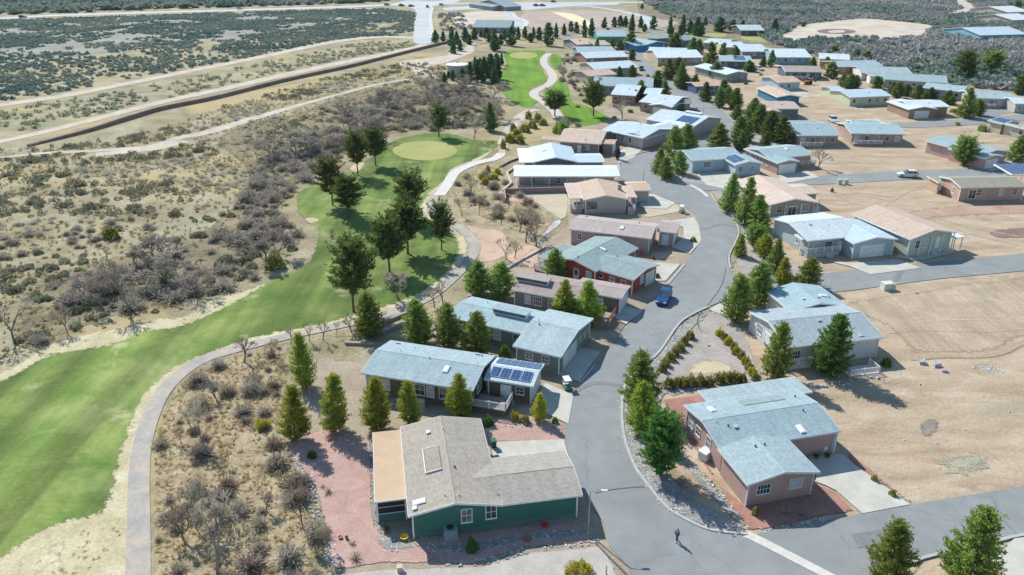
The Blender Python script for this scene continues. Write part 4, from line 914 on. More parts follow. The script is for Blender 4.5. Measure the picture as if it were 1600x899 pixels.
# ---- R2 white
z=Z(1150,430,4.996)
h=House('white house with broad pale blue roof and white railed ramp behind the two large pines',SH_blue,(.58,.61,.61))
h.block(z(405,572),z(1155,492),z(65,290),'u',ez=3.1,pitch=.2)
h.block(z(410,275),z(890,262),z(245,125),'v',ez=3.0,pitch=.2)
h.block(z(865,506),z(1090,492),z(1000,400),'v',ez=2.95,pitch=.2)
h.win(2,'n',.5,.7,.7,1.6); h.win(0,'l',.75,1.2,1.3); h.garage(0,'l',.35)
for t in (.08,.3,.45): h.win(0,'n',t,1.4,1.3,1.0)
for x,y,k in ((.1,.4,1),(.5,.42,1),(.7,.4,1),(.8,.43,2),(.3,.7,0)): h.vent(0,x,y,k)
for x,y,k in ((.75,.4,3),(.6,.3,1),(.85,.35,2),(.35,.3,1),(.9,.5,0)): h.vent(1,x,y,k)
h.deck(z(380,710),z(600,690),z(560,600),z=.7,rails='nl',mat=M_conc,skirt=plain('white_skirt',(.6,.61,.6)))
h.deck(z(880,790),z(1108,755),z(840,720),z=.12,rails='nlr',mat=M_conc,skirt=M_conc,rh=.9)
R2=h
# ---- R3
z=Z(1150,310,4.444)
h=House('pale blue house with gabled garage wing and railed front porch at the side street corner',SH_white,(.40,.50,.54))
h.block(z(500,300),z(900,262),z(205,138),'u',ez=3.1,pitch=.18,oh=.8)
h.block(z(820,320),z(1125,288),z(690,170),'v',ez=3.0,pitch=.18)
h.block(z(690,180),z(760,175),z(600,95),kind='shed',ez=3.05,pitch=0) if False else None
h.garage(1,'n',.47); h.win(0,'l',.3); 
for x,y,k in ((.3,.4,1),(.1,.6,0),(.3,.75,0),(.6,.35,0)): h.vent(0,x,y,k)
for x,y,k in ((.5,.7,0),(.3,.6,1)): h.vent(1,x,y,k)
h.deck(z(495,385),z(735,370),z(700,330),z=.95,rails='nl'); h.win(0,'n',.4,1.4,1.2); h.win(0,'n',.15,1.2,1.2); h.door(0,'n',.65); h.steps(z(655,412),1.3,(0,1),z=.9)
h.block(z(450,288),z(800,262),z(500,250),kind='shed',ez=2.9,pitch=.05,walls=False,posts=5)
# ---- R4
h=House('cream house with broad tan roof and tall white posted porch on a side street',SH_tan,(.50,.54,.44))
h.block(z(1212,290),z(1530,240),z(900,100),'v',ez=3.6,pitch=.22,posts=5,oh=.5)
h.win(0,'l',.5,1,1.3,1.5); h.win(0,'l',.8,1,1.3,1.5); h.win(0,'n',.2,.9,1.5,1.5); h.win(0,'n',.4,.9,1.5,1.5); h.door(0,'n',.7,z=1)
h.deck(z(1210,360),z(1420,330),z(1400,290),z=1.1,rails='nl'); h.steps(z(1385,392),1.3,(0,1),z=1.0)
m=MB(); c0=P(*z(1560,290),3); 
h.block(z(1500,268),z(1615,280),z(1500,232),kind='shed',ez=2.6,pitch=.0,walls=False,posts=2,roof=MR_white,thick=.08)
# ---- R5
z=Z(1160,210,3.636)
h=House('tan gabled house with arched front porch behind the roadside pines',SH_tan,(.42,.33,.27))
h.block(z(155,405),z(435,390),z(50,262),'v',ez=2.9,pitch=.2,oh=.6,posts=4)
h.block(z(300,348),z(430,335),z(390,280),'u',ez=2.9,pitch=.1)
h.win(0,'n',.2,1.0,1.3); h.win(0,'n',.8,1.4,1.3); h.door(0,'n',.5,w=1.8,glass=True)
h.deck(z(160,455),z(430,440),z(400,400),z=.6,rails='n',mat=M_conc,railmat=M_white)
# ---- R13
h=House('peach house with long olive grey roof at the right edge',SH_olive,(.52,.36,.27))
h.block(z(1240,305),z(1620,298),z(1170,242),'u',ez=3.1,pitch=.18)
for t,w in ((.3,1.2),(.65,.8),(.87,.8)): h.win(0,'n',t,w,1.4,1.2)
h.win(0,'l',.3,.7,1.2,1.2); h.door(0,'n',.2,w=1.6,glass=True,z=.5); h.block(z(1108,275),z(1150,280),z(1165,242),kind='shed',ez=2.6,pitch=.03); h.win(1,'n',.3,.6,1,1); h.win(1,'n',.8,.6,1,1)
# blue solar carport roof at right edge
h=House('white carport topped with a blue solar array at the right edge',MR_white,(.5,.5,.5),cat='carport',name='carport')
h.block(z(1530,232),z(1720,228),z(1440,186),kind='shed',ez=2.9,pitch=.08,walls=False,posts=4); h.panel(0,.02,.98,.04,.96,8,3)
# ---- R6, R7
z=Z(1050,160,5.714)
h=House('pale blue house with solar panels on its gabled wing facing the side street',SH_blue,(.44,.55,.60))
h.block(z(180,527),z(640,498),z(90,425),'u',ez=2.95,pitch=.2)
h.block(z(572,570),z(805,545),z(460,490),'v',ez=2.8,pitch=.2)
h.panel(1,.04,.46,.2,.85,2,3); h.win(1,'n',.2,.9,1.1); h.win(1,'n',.7,.9,1.1); h.win(0,'n',.3,1.8,1.2); h.win(0,'n',.6,.9,1.2); h.win(0,'l',.5)
h=House('tan pink house with pale blue roof and white garage door facing the side street',SH_blue,(.44,.33,.29))
h.block(z(880,508),z(1262,472),z(1170,368),'u',ez=2.95,pitch=.18)
h.block(z(940,548),z(1148,532),z(725,412),'v',ez=2.8,pitch=.18)
h.garage(1,'n',.5,w=4.4,mat=M_white); h.deck(z(1150,560),z(1262,540),z(1250,480),z=.7,rails='nr'); h.vent(0,.6,.4,3); h.win(1,'l',.3); h.win(1,'l',.6); h.win(1,'l',.85)
# ---- far houses: zoom, label, roof, wall, [blocks], windows on the near wall
z1=Z(880,40,4.994); z2=Z(1160,60,4.994); z3=Z(1340,120,6.154); z4=Z(1060,0,2.963); z5=Z(600,0,4.994)
FAR=[
(z1,'small pale roofed house beside a little blue roofed garage at the street bend',SH_white,(.36,.30,.27),[((590,598),(860,628),(720,535),'u'),((660,625),(850,640),(700,560),'v')],3),
(z1,'little garage with dark blue grey roof on the bend of the upper street',SH_dark,(.34,.33,.32),[((855,606),(1003,612),(1000,576),'u')],1),
(z1,'reddish brown walled house with pale roof uphill of the small domed house',SH_white,(.38,.20,.16),[((370,540),(565,552),(480,462),'u'),((620,540),(760,535),(740,492),'u')],3),
(z1,'grey blue house with long white roof in the upper left row',SH_blue,(.26,.29,.31),[((225,470),(700,485),(380,404),'u'),((380,485),(560,470),(470,440),'v')],5),
(z1,'tan roofed cream house beside the brown gravel yard, upper left row',SH_tan,(.48,.42,.34),[((200,398),(420,382),(330,342),'u')],3),
(z1,'cream house with pale roof in front of a dark pickup in the upper left row',SH_white,(.48,.42,.38),[((245,345),(590,328),(340,284),'u')],4),
(z1,'brown brick house with pale roof in the upper left row',SH_white,(.30,.17,.13),[((180,258),(515,245),(290,208),'u')],4),
(z1,'pale blue roofed house with dark blue walls, upper left row',SH_blue,(.16,.26,.36),[((120,212),(410,208),(240,170),'u')],4),
(z1,'small tan roofed grey house behind the golf tee',SH_tan,(.30,.32,.33),[((110,152),(250,146),(190,106),'u'),((250,158),(370,152),(330,120),'u')],3),
(z1,'green walled house with pale roof near the top of the village',SH_blue,(.05,.34,.26),[((268,88),(500,88),(380,48),'u')],3),
(z1,'bright blue house with pale roof near the top of the village',SH_blue,(.05,.24,.50),[((640,155),(825,138),(600,112),'v'),((566,160),(660,150),(600,120),'u')],3),
(z1,'white roofed house below the bright blue house',SH_white,(.30,.34,.36),[((660,205),(960,215),(800,178),'u')],4),
(z1,'tan walled house with wide white roof beside the upper street',SH_white,(.46,.38,.31),[((735,255),(1092,252),(850,198),'u')],4),
(z1,'dark walled house with grey roof behind the upper pines',SH_blue2,(.16,.15,.15),[((890,125),(1045,106),(940,80),'u')],2),
(z1,'flat grey roofed hall between the dark pines',SH_blue2,(.3,.3,.3),[((650,100),(812,106),(680,78),'u')],2),
(z1,'grey house with pale sunlit roof, leftmost of the upper right row',SH_white,(.34,.34,.33),[((1085,135),(1265,150),(1110,102),'u')],3),
(z1,'yellowish walled house with pale roof in the upper right row',SH_white,(.55,.47,.28),[((1240,172),(1430,172),(1290,134),'u')],3),
(z1,'grey brown house with wide pale roof in the upper right row',SH_white,(.30,.28,.26),[((1395,205),(1600,205),(1440,155),'u')],3),
(z1,'dark walled house with blue solar roof, upper right row',SH_blue,(.14,.15,.17),[((1225,280),(1480,284),(1300,240),'u')],3),
(z1,'grey green house with low pale gabled roof in the middle of the village',SH_white,(.25,.31,.29),[((1275,385),(1455,372),(1225,306),'v')],2),
(z1,'tan roofed house with a dark blue porch behind roadside pines',SH_tan,(.08,.13,.22),[((1038,478),(1228,470),(1130,438),'u')],3),
(z2,'pale blue house with white roof in the upper right row',SH_white,(.30,.44,.54),[((252,150),(545,152),(300,90),'u')],5),
(z2,'pale roofed house with a peaked roof in front of the brushland',SH_white,(.42,.42,.38),[((600,162),(840,172),(650,124),'u')],3),
(z2,'orange brown walled house with pale roof in front of the brushland',SH_blue,(.42,.25,.14),[((750,225),(1105,220),(800,178),'u')],4),
(z2,'white walled house with pale roof and white garage, upper right row',SH_blue,(.62,.60,.56),[((925,272),(1330,282),(1000,225),'u'),((915,275),(1040,300),(1010,240),'v')],3),
(z2,'long pale blue roofed house in the upper right row beside the brushland',SH_blue,(.42,.44,.43),[((1100,322),(1600,352),(1200,276),'u')],5),
(z2,'dark blue grey house with brown roof and a long porch in the village middle',SH_brown,(.10,.14,.18),[((335,262),(632,266),(350,218),'u')],4),
(z2,'pale blue house with tan roof and blue garage door',SH_tan,(.42,.52,.58),[((280,350),(465,342),(250,300),'u'),((150,300),(335,318),(190,262),'u')],3),
(z2,'tan roofed house with a plain deep blue gable wall',SH_tan,(.05,.20,.30),[((272,462),(462,458),(125,388),'v')],1),
(z2,'tan roofed house with a pale blue garage door behind the roadside pines',SH_tan,(.16,.20,.24),[((150,555),(455,552),(130,495),'u'),((160,575),(300,575),(200,540),'v')],1),
(z2,'pale green house with white blue roof beside the bare lots',MR_blue,(.56,.62,.42),[((842,465),(1168,452),(850,402),'u'),((690,408),(840,422),(720,375),'u')],5),
(z2,'pinkish brown pale roofed house with porch, left of the pair above the bare lot',SH_blue,(.36,.27,.25),[((430,762),(768,762),(395,655),'u'),((385,690),(620,690),(430,645),'u')],4),
(z2,'brown pale roofed house with porch, right of the pair above the bare lot',SH_blue,(.42,.32,.27),[((850,745),(1275,752),(860,660),'u'),((880,690),(1080,680),(900,640),'u')],5),
(z3,'brown house with pale roof and white garage door beside two pines',SH_white,(.32,.22,.17),[((520,300),(892,292),(800,222),'u'),((500,322),(768,312),(290,240),'v')],0),
(z3,'pink house with pale blue roof and white garage door beside a round pine',SH_blue,(.50,.34,.34),[((645,620),(1190,762),(820,560),'u'),((1205,785),(1430,770),(1120,660),'v')],0),
(z3,'long pale blue roofed house near the right edge with a blue covered porch',SH_blue,(.46,.46,.42),[((1080,205),(1525,222),(1100,140),'u')],5),
(z3,'pale roofed house behind a line of small pines near the right edge',SH_blue,(.44,.42,.38),[((620,112),(1015,152),(650,58),'u')],4),
(z3,'small pale roofed house cut by the right edge behind the street',SH_white,(.46,.44,.40),[((1515,262),(1720,268),(1560,205),'u')],2),
(z3,'beige house with blue solar roof at the right edge',SH_blue,(.50,.46,.36),[((1390,455),(1640,515),(1240,400),'u'),((1240,425),(1400,458),(1300,375),'u')],2),
(z4,'long pale roofed building at the far right beyond the brushland',MR_blue,(.20,.42,.52),[((1398,165),(1620,160),(1420,132),'u')],5),
(z4,'white terraced building at the upper right corner beyond the brushland',MR_white,(.55,.48,.42),[((1550,95),(1660,90),(1560,68),'u'),((1520,58),(1640,55),(1530,34),'u')],4),
(z4,'dark walled shelter with pale roof behind the last golf tee',MR_green,(.10,.11,.10),[((290,142),(400,142),(300,122),'u')],2),
(z5,'large far house with blue grey roof between the dark pines',SH_blue2,(.24,.24,.24),[((690,215),(985,218),(730,172),'u')],5),
(z5,'grey building with angular roofs beside the far road',SH_blue2,(.26,.29,.30),[((845,56),(960,50),(860,20),'v'),((940,56),(1080,50),(960,12),'u')],3),
(z5,'small brown roofed house at the upper end of the golf course',SH_brown,(.36,.30,.27),[((1395,316),(1500,318),(1410,290),'u')],2),
]
for i,(zz,lab,rf,wl,bl,nw) in enumerate(FAR):
    h=House(lab,rf,wl,M_white if i%3 else M_trimblue)
    for (a_,b_,c_,rd) in bl:
        h.block(zz(*a_),zz(*b_),zz(*c_),rd,ez=3.0 if rd=='u' else 2.85,pitch=.16,oh=.5)
    for k in range(nw): h.win(0,'n',(k+.5)/nw,1.1,1.2,1.15,mun=False)
    if len(bl)>1: 
        if bl[1][3]=='v': h.garage(1,'n',.5,w=min(4.6,h.B[1]['L']*.6),mat=M_garage)
    h.vent(0,.3,.7,0); h.vent(0,.6,.3,1)
    if lab.startswith('dark walled house with blue solar'): h.panel(0,.45,.8,.1,.45,4)
    if lab.startswith('beige house'): h.panel(1,.1,.9,.1,.9,4,2)
    if 'porch' in lab:
        b=h.B[0]; h.rail_local=None
        n=b['u']; o=b['o']-b['v']*1.6; m=MB()
        q0=o+n*.5; q1=o+n*(b['L']*.55)
        m=MB(); x0,x1=sorted((q0.x,q1.x)); 
        fr=(q0,n,b['v'],Vector((0,0,1))); m.obox(fr,0,(q1-q0).length,0,2.0,.0,.7); m.build('deck',M_deckwood,h.root)
        h.rail((q0.x,q0.y),(q1.x,q1.y),.7,M_white)
    m=None
for h in HOUSES[:20]: h.finish()
# ---------------- plants ----------------
def leafmat(name,c1,c2,tr=.25,scale=1.3,rnd=.25,dry=None):
    a=N(name); ob=a.n('ShaderNodeTexCoord').outputs['Object']; oi=a.n('ShaderNodeObjectInfo').outputs['Random']
    k=a.ramp(a.noise(ob,scale,3,.7),[(.35,c1),(.65,c2)])
    if dry:
        f=a.math('MULTIPLY',a.math('SUBTRACT',a.noise(ob,scale*1.7,2,.5),.56),6,clamp=True); k=a.mix(a.math('MULTIPLY',f,.7),k,dry)
    hs=a.n('ShaderNodeHueSaturation'); a.l(k,hs.inputs['Color'])
    a.l(a.math('ADD',a.math('MULTIPLY',oi,.05),.475),hs.inputs['Hue']); a.l(a.math('ADD',a.math('MULTIPLY',oi,rnd*2),1-rnd),hs.inputs['Value'])
    d=a.n('ShaderNodeBsdfDiffuse'); t=a.n('ShaderNodeBsdfTranslucent'); a.l(hs.outputs[0],d.inputs[0]); a.l(hs.outputs[0],t.inputs[0])
    m=a.n('ShaderNodeMixShader'); m.inputs[0].default_value=tr; a.l(d.outputs[0],m.inputs[1]); a.l(t.outputs[0],m.inputs[2])
    return a.done(m.outputs[0])
L_young=leafmat('young_pine_needles',(.22,.29,.05),(.47,.50,.09),.45,1.1,.16)
L_mid=leafmat('pine_needles',(.16,.25,.06),(.36,.44,.11),.42,1.0,.18)
L_dark=leafmat('dark_pine_needles',(.085,.14,.045),(.225,.27,.08),.38,.8,.2,dry=(.13,.11,.05))
L_row=leafmat('row_pine_needles',(.10,.165,.05),(.25,.31,.085),.4,1.0,.22)
L_far=leafmat('far_pine_needles',(.06,.13,.06),(.13,.22,.085),.3,.8,.2)
L_green=leafmat('bright_leaves',(.09,.19,.05),(.18,.31,.07),.4,1.5,.1)
L_yellow=leafmat('yellow_green_leaves',(.36,.34,.04),(.55,.50,.07),.4,3,.2)
L_olive=leafmat('olive_leaves',(.24,.24,.07),(.40,.37,.12),.4,2,.2)
L_creo=leafmat('desert_leaves',(.21,.225,.15),(.40,.39,.26),.3,1.4,.3)
L_bare=leafmat('bare_twigs',(.33,.29,.25),(.50,.45,.38),.3,.6,.2)
L_bare2=leafmat('brown_twigs',(.33,.27,.21),(.50,.42,.32),.25,.6,.2)
L_straw=leafmat('straw_blades',(.52,.42,.22),(.72,.61,.37),.35,.3,.1)
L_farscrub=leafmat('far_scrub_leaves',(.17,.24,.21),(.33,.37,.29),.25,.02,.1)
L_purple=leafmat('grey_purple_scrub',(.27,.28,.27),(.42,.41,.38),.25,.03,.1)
M_bark=plain('bark',(.16,.12,.09),.9,.1,var=.3,scale=6); M_barkgrey=plain('grey_bark',(.27,.25,.23),.9,.1,var=.25,scale=4)
def quads_at(C,Dr,ln,wd,rng):
    """thin leaf quads at points C, growing along directions Dr"""
    n=len(C); Dr=Dr/(np.linalg.norm(Dr,axis=1)[:,None]+1e-9)
    r=rng.normal(size=(n,3)); S=np.cross(Dr,r); S/=np.linalg.norm(S,axis=1)[:,None]+1e-9
    ln=np.reshape(ln,(-1,1)); wd=np.reshape(wd,(-1,1))
    V=np.empty((n,4,3)); V[:,0]=C-S*wd*.5; V[:,1]=C+S*wd*.5; V[:,2]=C+Dr*ln+S*wd*.32; V[:,3]=C+Dr*ln-S*wd*.32
    return V.reshape(-1,3)
def qf(nv): return np.arange(nv).reshape(-1,4)
def pine_pts(seed,h,w,prof,z0,rng,step=.3,per=6,tuft=6,tl=.32,tw=.11,upang=(.25,.7)):
    C=[];D=[];LN=[];BR=[]
    z=z0*h
    lean=rng.normal(0,.02,2)*h
    while z<h*.985:
        t=(z/h-z0)/(1-z0); Rz=prof(t)*w/2
        ph=rng.uniform(0,6.28)
        for k in range(per):
            if rng.rand()<.10: continue
            az=ph+k*6.283/per+rng.normal(0,.25); L=Rz*rng.uniform(.62,1.14); ua=rng.uniform(*upang)*(1 if t<.75 else 1.5)
            zz=z+rng.uniform(-.5,.5)*step
            n=max(2,int(L/.2)); dirh=np.array([math.cos(az),math.sin(az),0])
            BR.append((zz,dirh,L,ua))
            for i in range(n):
                f=(i+1)/n
                if f<.28 and t<.6: continue
                p=dirh*L*f+np.array([lean[0]*zz/h,lean[1]*zz/h,zz+L*f*math.tan(ua)*.75*f])
                for q in range(tuft):
                    dd=dirh*rng.uniform(.1,1.0)+rng.normal(0,.55,3)+np.array([0,0,rng.uniform(.2,1.0)])
                    C.append(p+rng.normal(0,.10,3)); D.append(dd); LN.append(tl*rng.uniform(.7,1.3))
        z+=step*rng.uniform(.8,1.2)
    for q in range(30): C.append(np.array([lean[0],lean[1],h*.95])+rng.normal(0,.08,3)); D.append(np.array([0,0,1])+rng.normal(0,.35,3)); LN.append(tl*1.2)
    C=np.array(C);D=np.array(D);LN=np.array(LN)
    C[:,2]=np.maximum(C[:,2],.06); D[:,2]=np.maximum(D[:,2],-.1)
    return C,D,LN,BR
P_cone=lambda t: (1-t)**.8*(1 if t>.12 else .8+t*1.6)
P_col=lambda t: (1-t**1.6)**.75*(.75+.25*math.sin(min(1,t*3)*1.57))
P_round=lambda t: math.sqrt(max(0,1-(2*min(max(t,0),1)**.85-1)**2))*.98+.06
PINE={}
def make_pine(kind,seed):
    key=(kind,seed)
    if key in PINE: return PINE[key]
    rng=np.random.RandomState(seed*13+{'cone':1,'near':2,'golf':3,'far':4,'round':5,'col':6}[kind])
    hh,ww=8.0,4.6
    if kind=='cone': C,D,LN,BR=pine_pts(seed,hh,ww,P_col if seed%2 else P_cone,.03,rng,.30,7,6,.34,.13)
    elif kind=='near': C,D,LN,BR=pine_pts(seed,hh,ww,P_col,.03,rng,.28,8,9,.25,.07)
    elif kind=='golf': C,D,LN,BR=pine_pts(seed,hh,ww,P_round,.30,rng,.30,7,7,.36,.15,(.1,.75))
    elif kind=='far': C,D,LN,BR=pine_pts(seed,hh,ww,P_cone if seed%2 else P_col,.04,rng,.6,6,3,.7,.34)
    elif kind=='round': C,D,LN,BR=pine_pts(seed,hh,ww,P_round,.06,rng,.26,8,8,.26,.13,(.2,.8))
    elif kind=='col': C,D,LN,BR=pine_pts(seed,hh,ww,lambda t:(.95 if t<.8 else .95*(1-(t-.8)/.2*.7)),.02,rng,.35,8,5,.3,.2,(.6,1.1))
    if kind in('golf','round'):  # lumps: push whole limbs in and out
        az=np.arctan2(C[:,1],C[:,0]); q=1+.16*np.sin(az*3+seed+C[:,2]*.9)+.1*np.sin(az*5-C[:,2]*1.7+seed*2); C[:,:2]*=q[:,None]
    wd=np.full(len(C),{'cone':.13,'near':.10,'golf':.14,'far':.38,'round':.13,'col':.2}[kind])
    V=quads_at(C,D,LN,wd,rng)
    # limbs into one trunk mesh
    tb=MB(); tz=hh*.93
    pts=[(0,0,0)]+[(rng.normal(0,.03),rng.normal(0,.03),tz*k/5) for k in range(1,6)]
    for k in range(5): tb.tube(pts[k],pts[k+1],.17*(1-k/5.3),.17*(1-(k+1)/5.3),6 if kind!='far' else 4,cap=False)
    if kind!='far':
        for (zz,dh,L,ua) in BR[::2 if kind!='golf' else 1]:
            e=dh*L*.8; tb.tube((0,0,zz-.05),(e[0],e[1],zz+L*.8*math.tan(ua)*.6),.035,.012,3,cap=False)
    me=bpy.data.meshes.new('trunk'); me.from_pydata(tb.v,[],tb.f); me.materials.append(M_bark); me.update()
    PINE[key]=(V,me,{}); return PINE[key]
def crown_mesh(kind,seed,mat):
    V,tm,d=make_pine(kind,seed)
    if mat.name not in d:
        d[mat.name]=bigmesh('_',V,qf(len(V)),mat)
        d[mat.name].name='crown'
    return d[mat.name],tm
RT=random.Random(5)
def tree_at(kind,bx,by,ty,w,mat,label,group=None,seed=None,name='pine_tree',cat='pine tree'):
    g=P(bx,by); h=top_z(bx,by,ty); wm=max(.4,w*(.98 if kind=='golf' else 1.14 if kind=='cone' else .96)*mpp(bx,by))
    seed=RT.randrange(1,8) if seed is None else seed
    cm,tm=crown_mesh(kind,seed,mat)
    e=empty(name,(g.x,g.y,0),RT.uniform(0,6.28),label,cat,group)
    s=(wm/4.3,wm/4.3*RT.uniform(.88,1.1),h/8.1); e.scale=s; e.rotation_euler.x=RT.gauss(0,.02); e.rotation_euler.y=RT.gauss(0,.02)
    c=bpy.data.objects.new('crown',cm); col.objects.link(c); c.parent=e
    t=bpy.data.objects.new('trunk',tm); col.objects.link(t); t.parent=e
    return e
near=[
('near',478,605,520,42,L_young,'slender yellow green pine farthest up the bare slope left of the brown house'),
('near',461,686,603,54,L_young,'leftmost conical pine at the top edge of the pink gravel yard'),
('near',524,675,587,50,L_young,'conical pine between the leftmost pine and the corner of the brown house'),
('near',588,671,593,50,L_young,'conical pine covering the left end of the brown house'),
('near',641,662,596,38,L_young,'narrow bright pine in front of the middle windows of the brown house'),
('near',719,652,586,44,L_young,'full yellow green pine beside the white railed deck of the brown house'),
('near',842,658,615,27,L_yellow,'small bright yellow green conifer between the deck and the street'),
('near',657,537,468,48,L_mid,'leftmost of the three pines between the sage and brown houses'),
('near',700,543,476,46,L_mid,'middle of the three pines between the sage and brown houses'),
('near',744,556,487,52,L_mid,'rightmost of the three pines between the sage and brown houses'),
('near',579,527,457,48,L_mid,'pine at the foot of the tallest golf course pine beside the cart path'),
('golf',553,488,376,66,L_dark,'tallest and broadest dark pine at the edge of the fairway'),
('cone',746,460,408,40,L_mid,'left pine of the pair at the left end of the brown grey house'),
('cone',781,465,411,42,L_mid,'right pine of the pair at the left end of the brown grey house'),
('cone',883,500,438,40,L_young,'left pine of the pair in front of the brown grey house'),
('cone',920,507,438,42,L_young,'right pine of the pair beside the red deck'),
('cone',866,438,390,32,L_mid,'small pine in front of the orange red house'),
('golf',690,391,321,34,L_dark,'slim golf pine standing alone inside the bend of the cart path'),
('golf',637,397,318,56,L_dark,'broad golf pine with a bare trunk, right of the clump in mid fairway'),
('golf',609,426,344,54,L_dark,'lowest golf pine of the clump in mid fairway'),
('golf',641,345,274,46,L_dark,'topmost golf pine of the clump in mid fairway'),
('golf',686,214,166,30,L_dark,'golf pine on the far rim of the round putting green'),
('golf',559,274,209,34,L_dark,'left pine of the pair beside the worn turf patch'),
('golf',587,259,202,36,L_dark,'right pine of the pair beside the worn turf patch'),
('golf',520,321,251,40,L_dark,'left pine of the low pair at the rough edge of the fairway'),
('golf',545,341,279,44,L_dark,'right pine of the low pair at the rough edge of the fairway'),
('cone',766,205,161,22,L_dark,'narrow dark pine beside the dirt track beyond the putting green'),
('golf',867,182,144,32,L_dark,'dark pine at the lower tip of the far fairway'),
('golf',927,182,131,34,L_dark,'tall dark pine at the right end of the far fairway'),
('near',1000,640,551,62,L_mid,'taller pine of the pair on the rock verge of the street bend'),
('near',1001,678,598,50,L_young,'brighter shorter pine of the pair on the rock verge of the street bend'),
('round',1031,743,648,60,L_green,'round dark green tree beside the dusty pink house'),
('near',1384,912,812,80,L_mid,'left pine of the two at the bottom right corner'),
('near',1508,915,797,90,L_mid,'right pine of the two at the bottom right corner'),
('near',1208,590,503,50,L_mid,'pine in front of the left end of the white house'),
('near',1293,584,494,64,L_green,'broad green pine in front of the white house beside the railed ramp'),
('cone',1150,503,430,42,L_mid,'lower pine of the pair on the corner by the white driveway slab'),
('cone',1182,477,410,40,L_mid,'upper pine of the pair on the corner above the white driveway slab'),
('cone',1262,448,404,34,L_mid,'pine alone at the edge of the side street above the white house'),
('cone',1222,446,403,28,L_young,'lowest of the pines in the gravel strip left of the pale blue house'),
('cone',1211,427,374,32,L_mid,'second lowest pine in the gravel strip left of the pale blue house'),
('cone',1194,401,366,28,L_young,'middle pine in the gravel strip left of the pale blue house'),
('round',1181,388,352,30,L_mid,'rounded pine at the upper end of the gravel strip by the pale blue house'),
('cone',1155,400,366,21,L_young,'small pine alone near the street curb opposite the pale driveway'),
('cone',1138,331,270,30,L_mid,'left pine of the three beside the street bend by the tan gabled house'),
('cone',1163,350,277,34,L_mid,'middle pine of the three beside the street bend by the tan gabled house'),
('cone',1184,358,304,36,L_mid,'right pine of the three beside the street bend by the tan gabled house'),
('cone',1040,280,245,24,L_mid,'lower pine of the island clump inside the upper street bend'),
('cone',1030,271,232,24,L_mid,'left pine of the island clump inside the upper street bend'),
('cone',1052,250,198,30,L_mid,'tall pine at the back of the island clump inside the upper street bend'),
('cone',1062,272,236,22,L_mid,'right pine of the island clump inside the upper street bend'),
('cone',1073,234,194,32,L_mid,'pine behind the island clump beside the cream house with solar arrays'),
('cone',1122,231,193,36,L_mid,'pine alone on the asphalt corner of the upper street'),
('cone',1508,184,137,28,L_mid,'tall pine beside the brown house with the white garage door'),
('cone',1527,181,155,20,L_mid,'shorter pine beside the tall one near the right edge street'),
('round',1505,258,216,36,L_mid,'rounded pine in front of the pink house'),
('cone',1585,251,209,32,L_mid,'pine at the right edge below the beige house'),
('golf',1545,119,82,36,L_mid,'broad round crowned tree in the brushland near the right edge'),
('golf',1504,124,82,30,L_dark,'dark tree left of the broad round crowned tree in the brushland'),
('col',972-0,249,235,8,L_olive,'lowest brown green columnar shrub by the white garage door'),
]
near=[t for t in near if t[0]!='col']
for k,bx,by,ty,w,mt,lab in near: tree_at(k,bx,by,ty,w,mt,lab)
L_brownc=leafmat('brown_conifer',(.12,.06,.03),(.2,.10,.05),.1,3,.1)
for bx,by,ty,w,lab in ((965,250,232,8,'tallest dark brown trimmed columnar shrub nearest the street'),(938,241,229,7,'short brown trimmed columnar shrub in front of the brick wall'),(914,240,226,7,'green trimmed columnar shrub in front of the blue porch')):
    tree_at('col',bx,by,ty,w,L_brownc if 'brown' in lab else L_green,lab,name='columnar_shrub',cat='shrub',seed=1)
tree_at('cone',895,255,243,14,L_green,'small green conifer in front of the slate blue gable',seed=2)
grp=[]
def row(label,group,lst,kind='far',mat=None,w=11):
    for t in lst:
        bx,by,ty=t[:3]; ww=t[3] if len(t)>3 else w
        tree_at(kind,bx,by,ty,ww,mat or L_far,label,group)
row('dark pine in the row beyond the far end of the golf course','pines beyond the far fairway',[(680,66,48,12),(693,65,50),(706,74,43,15),(714,70,50,12),(728,65,43,15),(741,62,44,12),(733,70,54),(760,60,44,12),(752,58,48,9),(773,80,47,18),(788,62,47,10),(798,72,43,16),(809,62,43,10),(820,60,42,9),(834,60,43,9),(843,63,43,12),(857,72,37,18),(869,60,37,9),(881,55,38,9),(892,50,34,10),(901,52,35,10),(913,58,32,9),(924,57,30,12),(765,66,52),(782,70,54),(828,66,52),(708,84,64,12),(719,80,62,10)])
row('dark pine in the dense clump beside the far fairway','pines clumped beside the far fairway',[(735,130,98,14),(745,128,94,14),(757,128,90,18),(768,126,86,18),(778,124,88,14),(776,106,84,12),(784,102,84,9),(750,118,92,14),(764,116,86,14),(772,132,104,14),(742,108,90,10)])
row('dark pine in front of the round water tank','pines around the water tank',[(695,131,115,11),(708,126,110,11),(723,126,108,11),(736,122,104,10),(701,122,112,8)])
row('dark pine in the row above the topmost houses','pines above the topmost houses',[(944,44,28),(959,43,27,10),(969,42,25),(977,42,26),(987,50,24,12),(1001,44,26,10),(1007,50,38,9),(1020,46,26,12),(1047,56,27,12),(1067,53,24,13),(1078,52,32,12),(1088,56,28,18),(1094,57,36,14),(1102,40,26,7),(1124,50,28,20),(1144,48,31,18),(1160,44,32,10),(1210,50,30,11),(1003,14,6,7),(1050,50,42,8),(1062,58,40,12),(950,53,44,7),(915,72,56,9)])
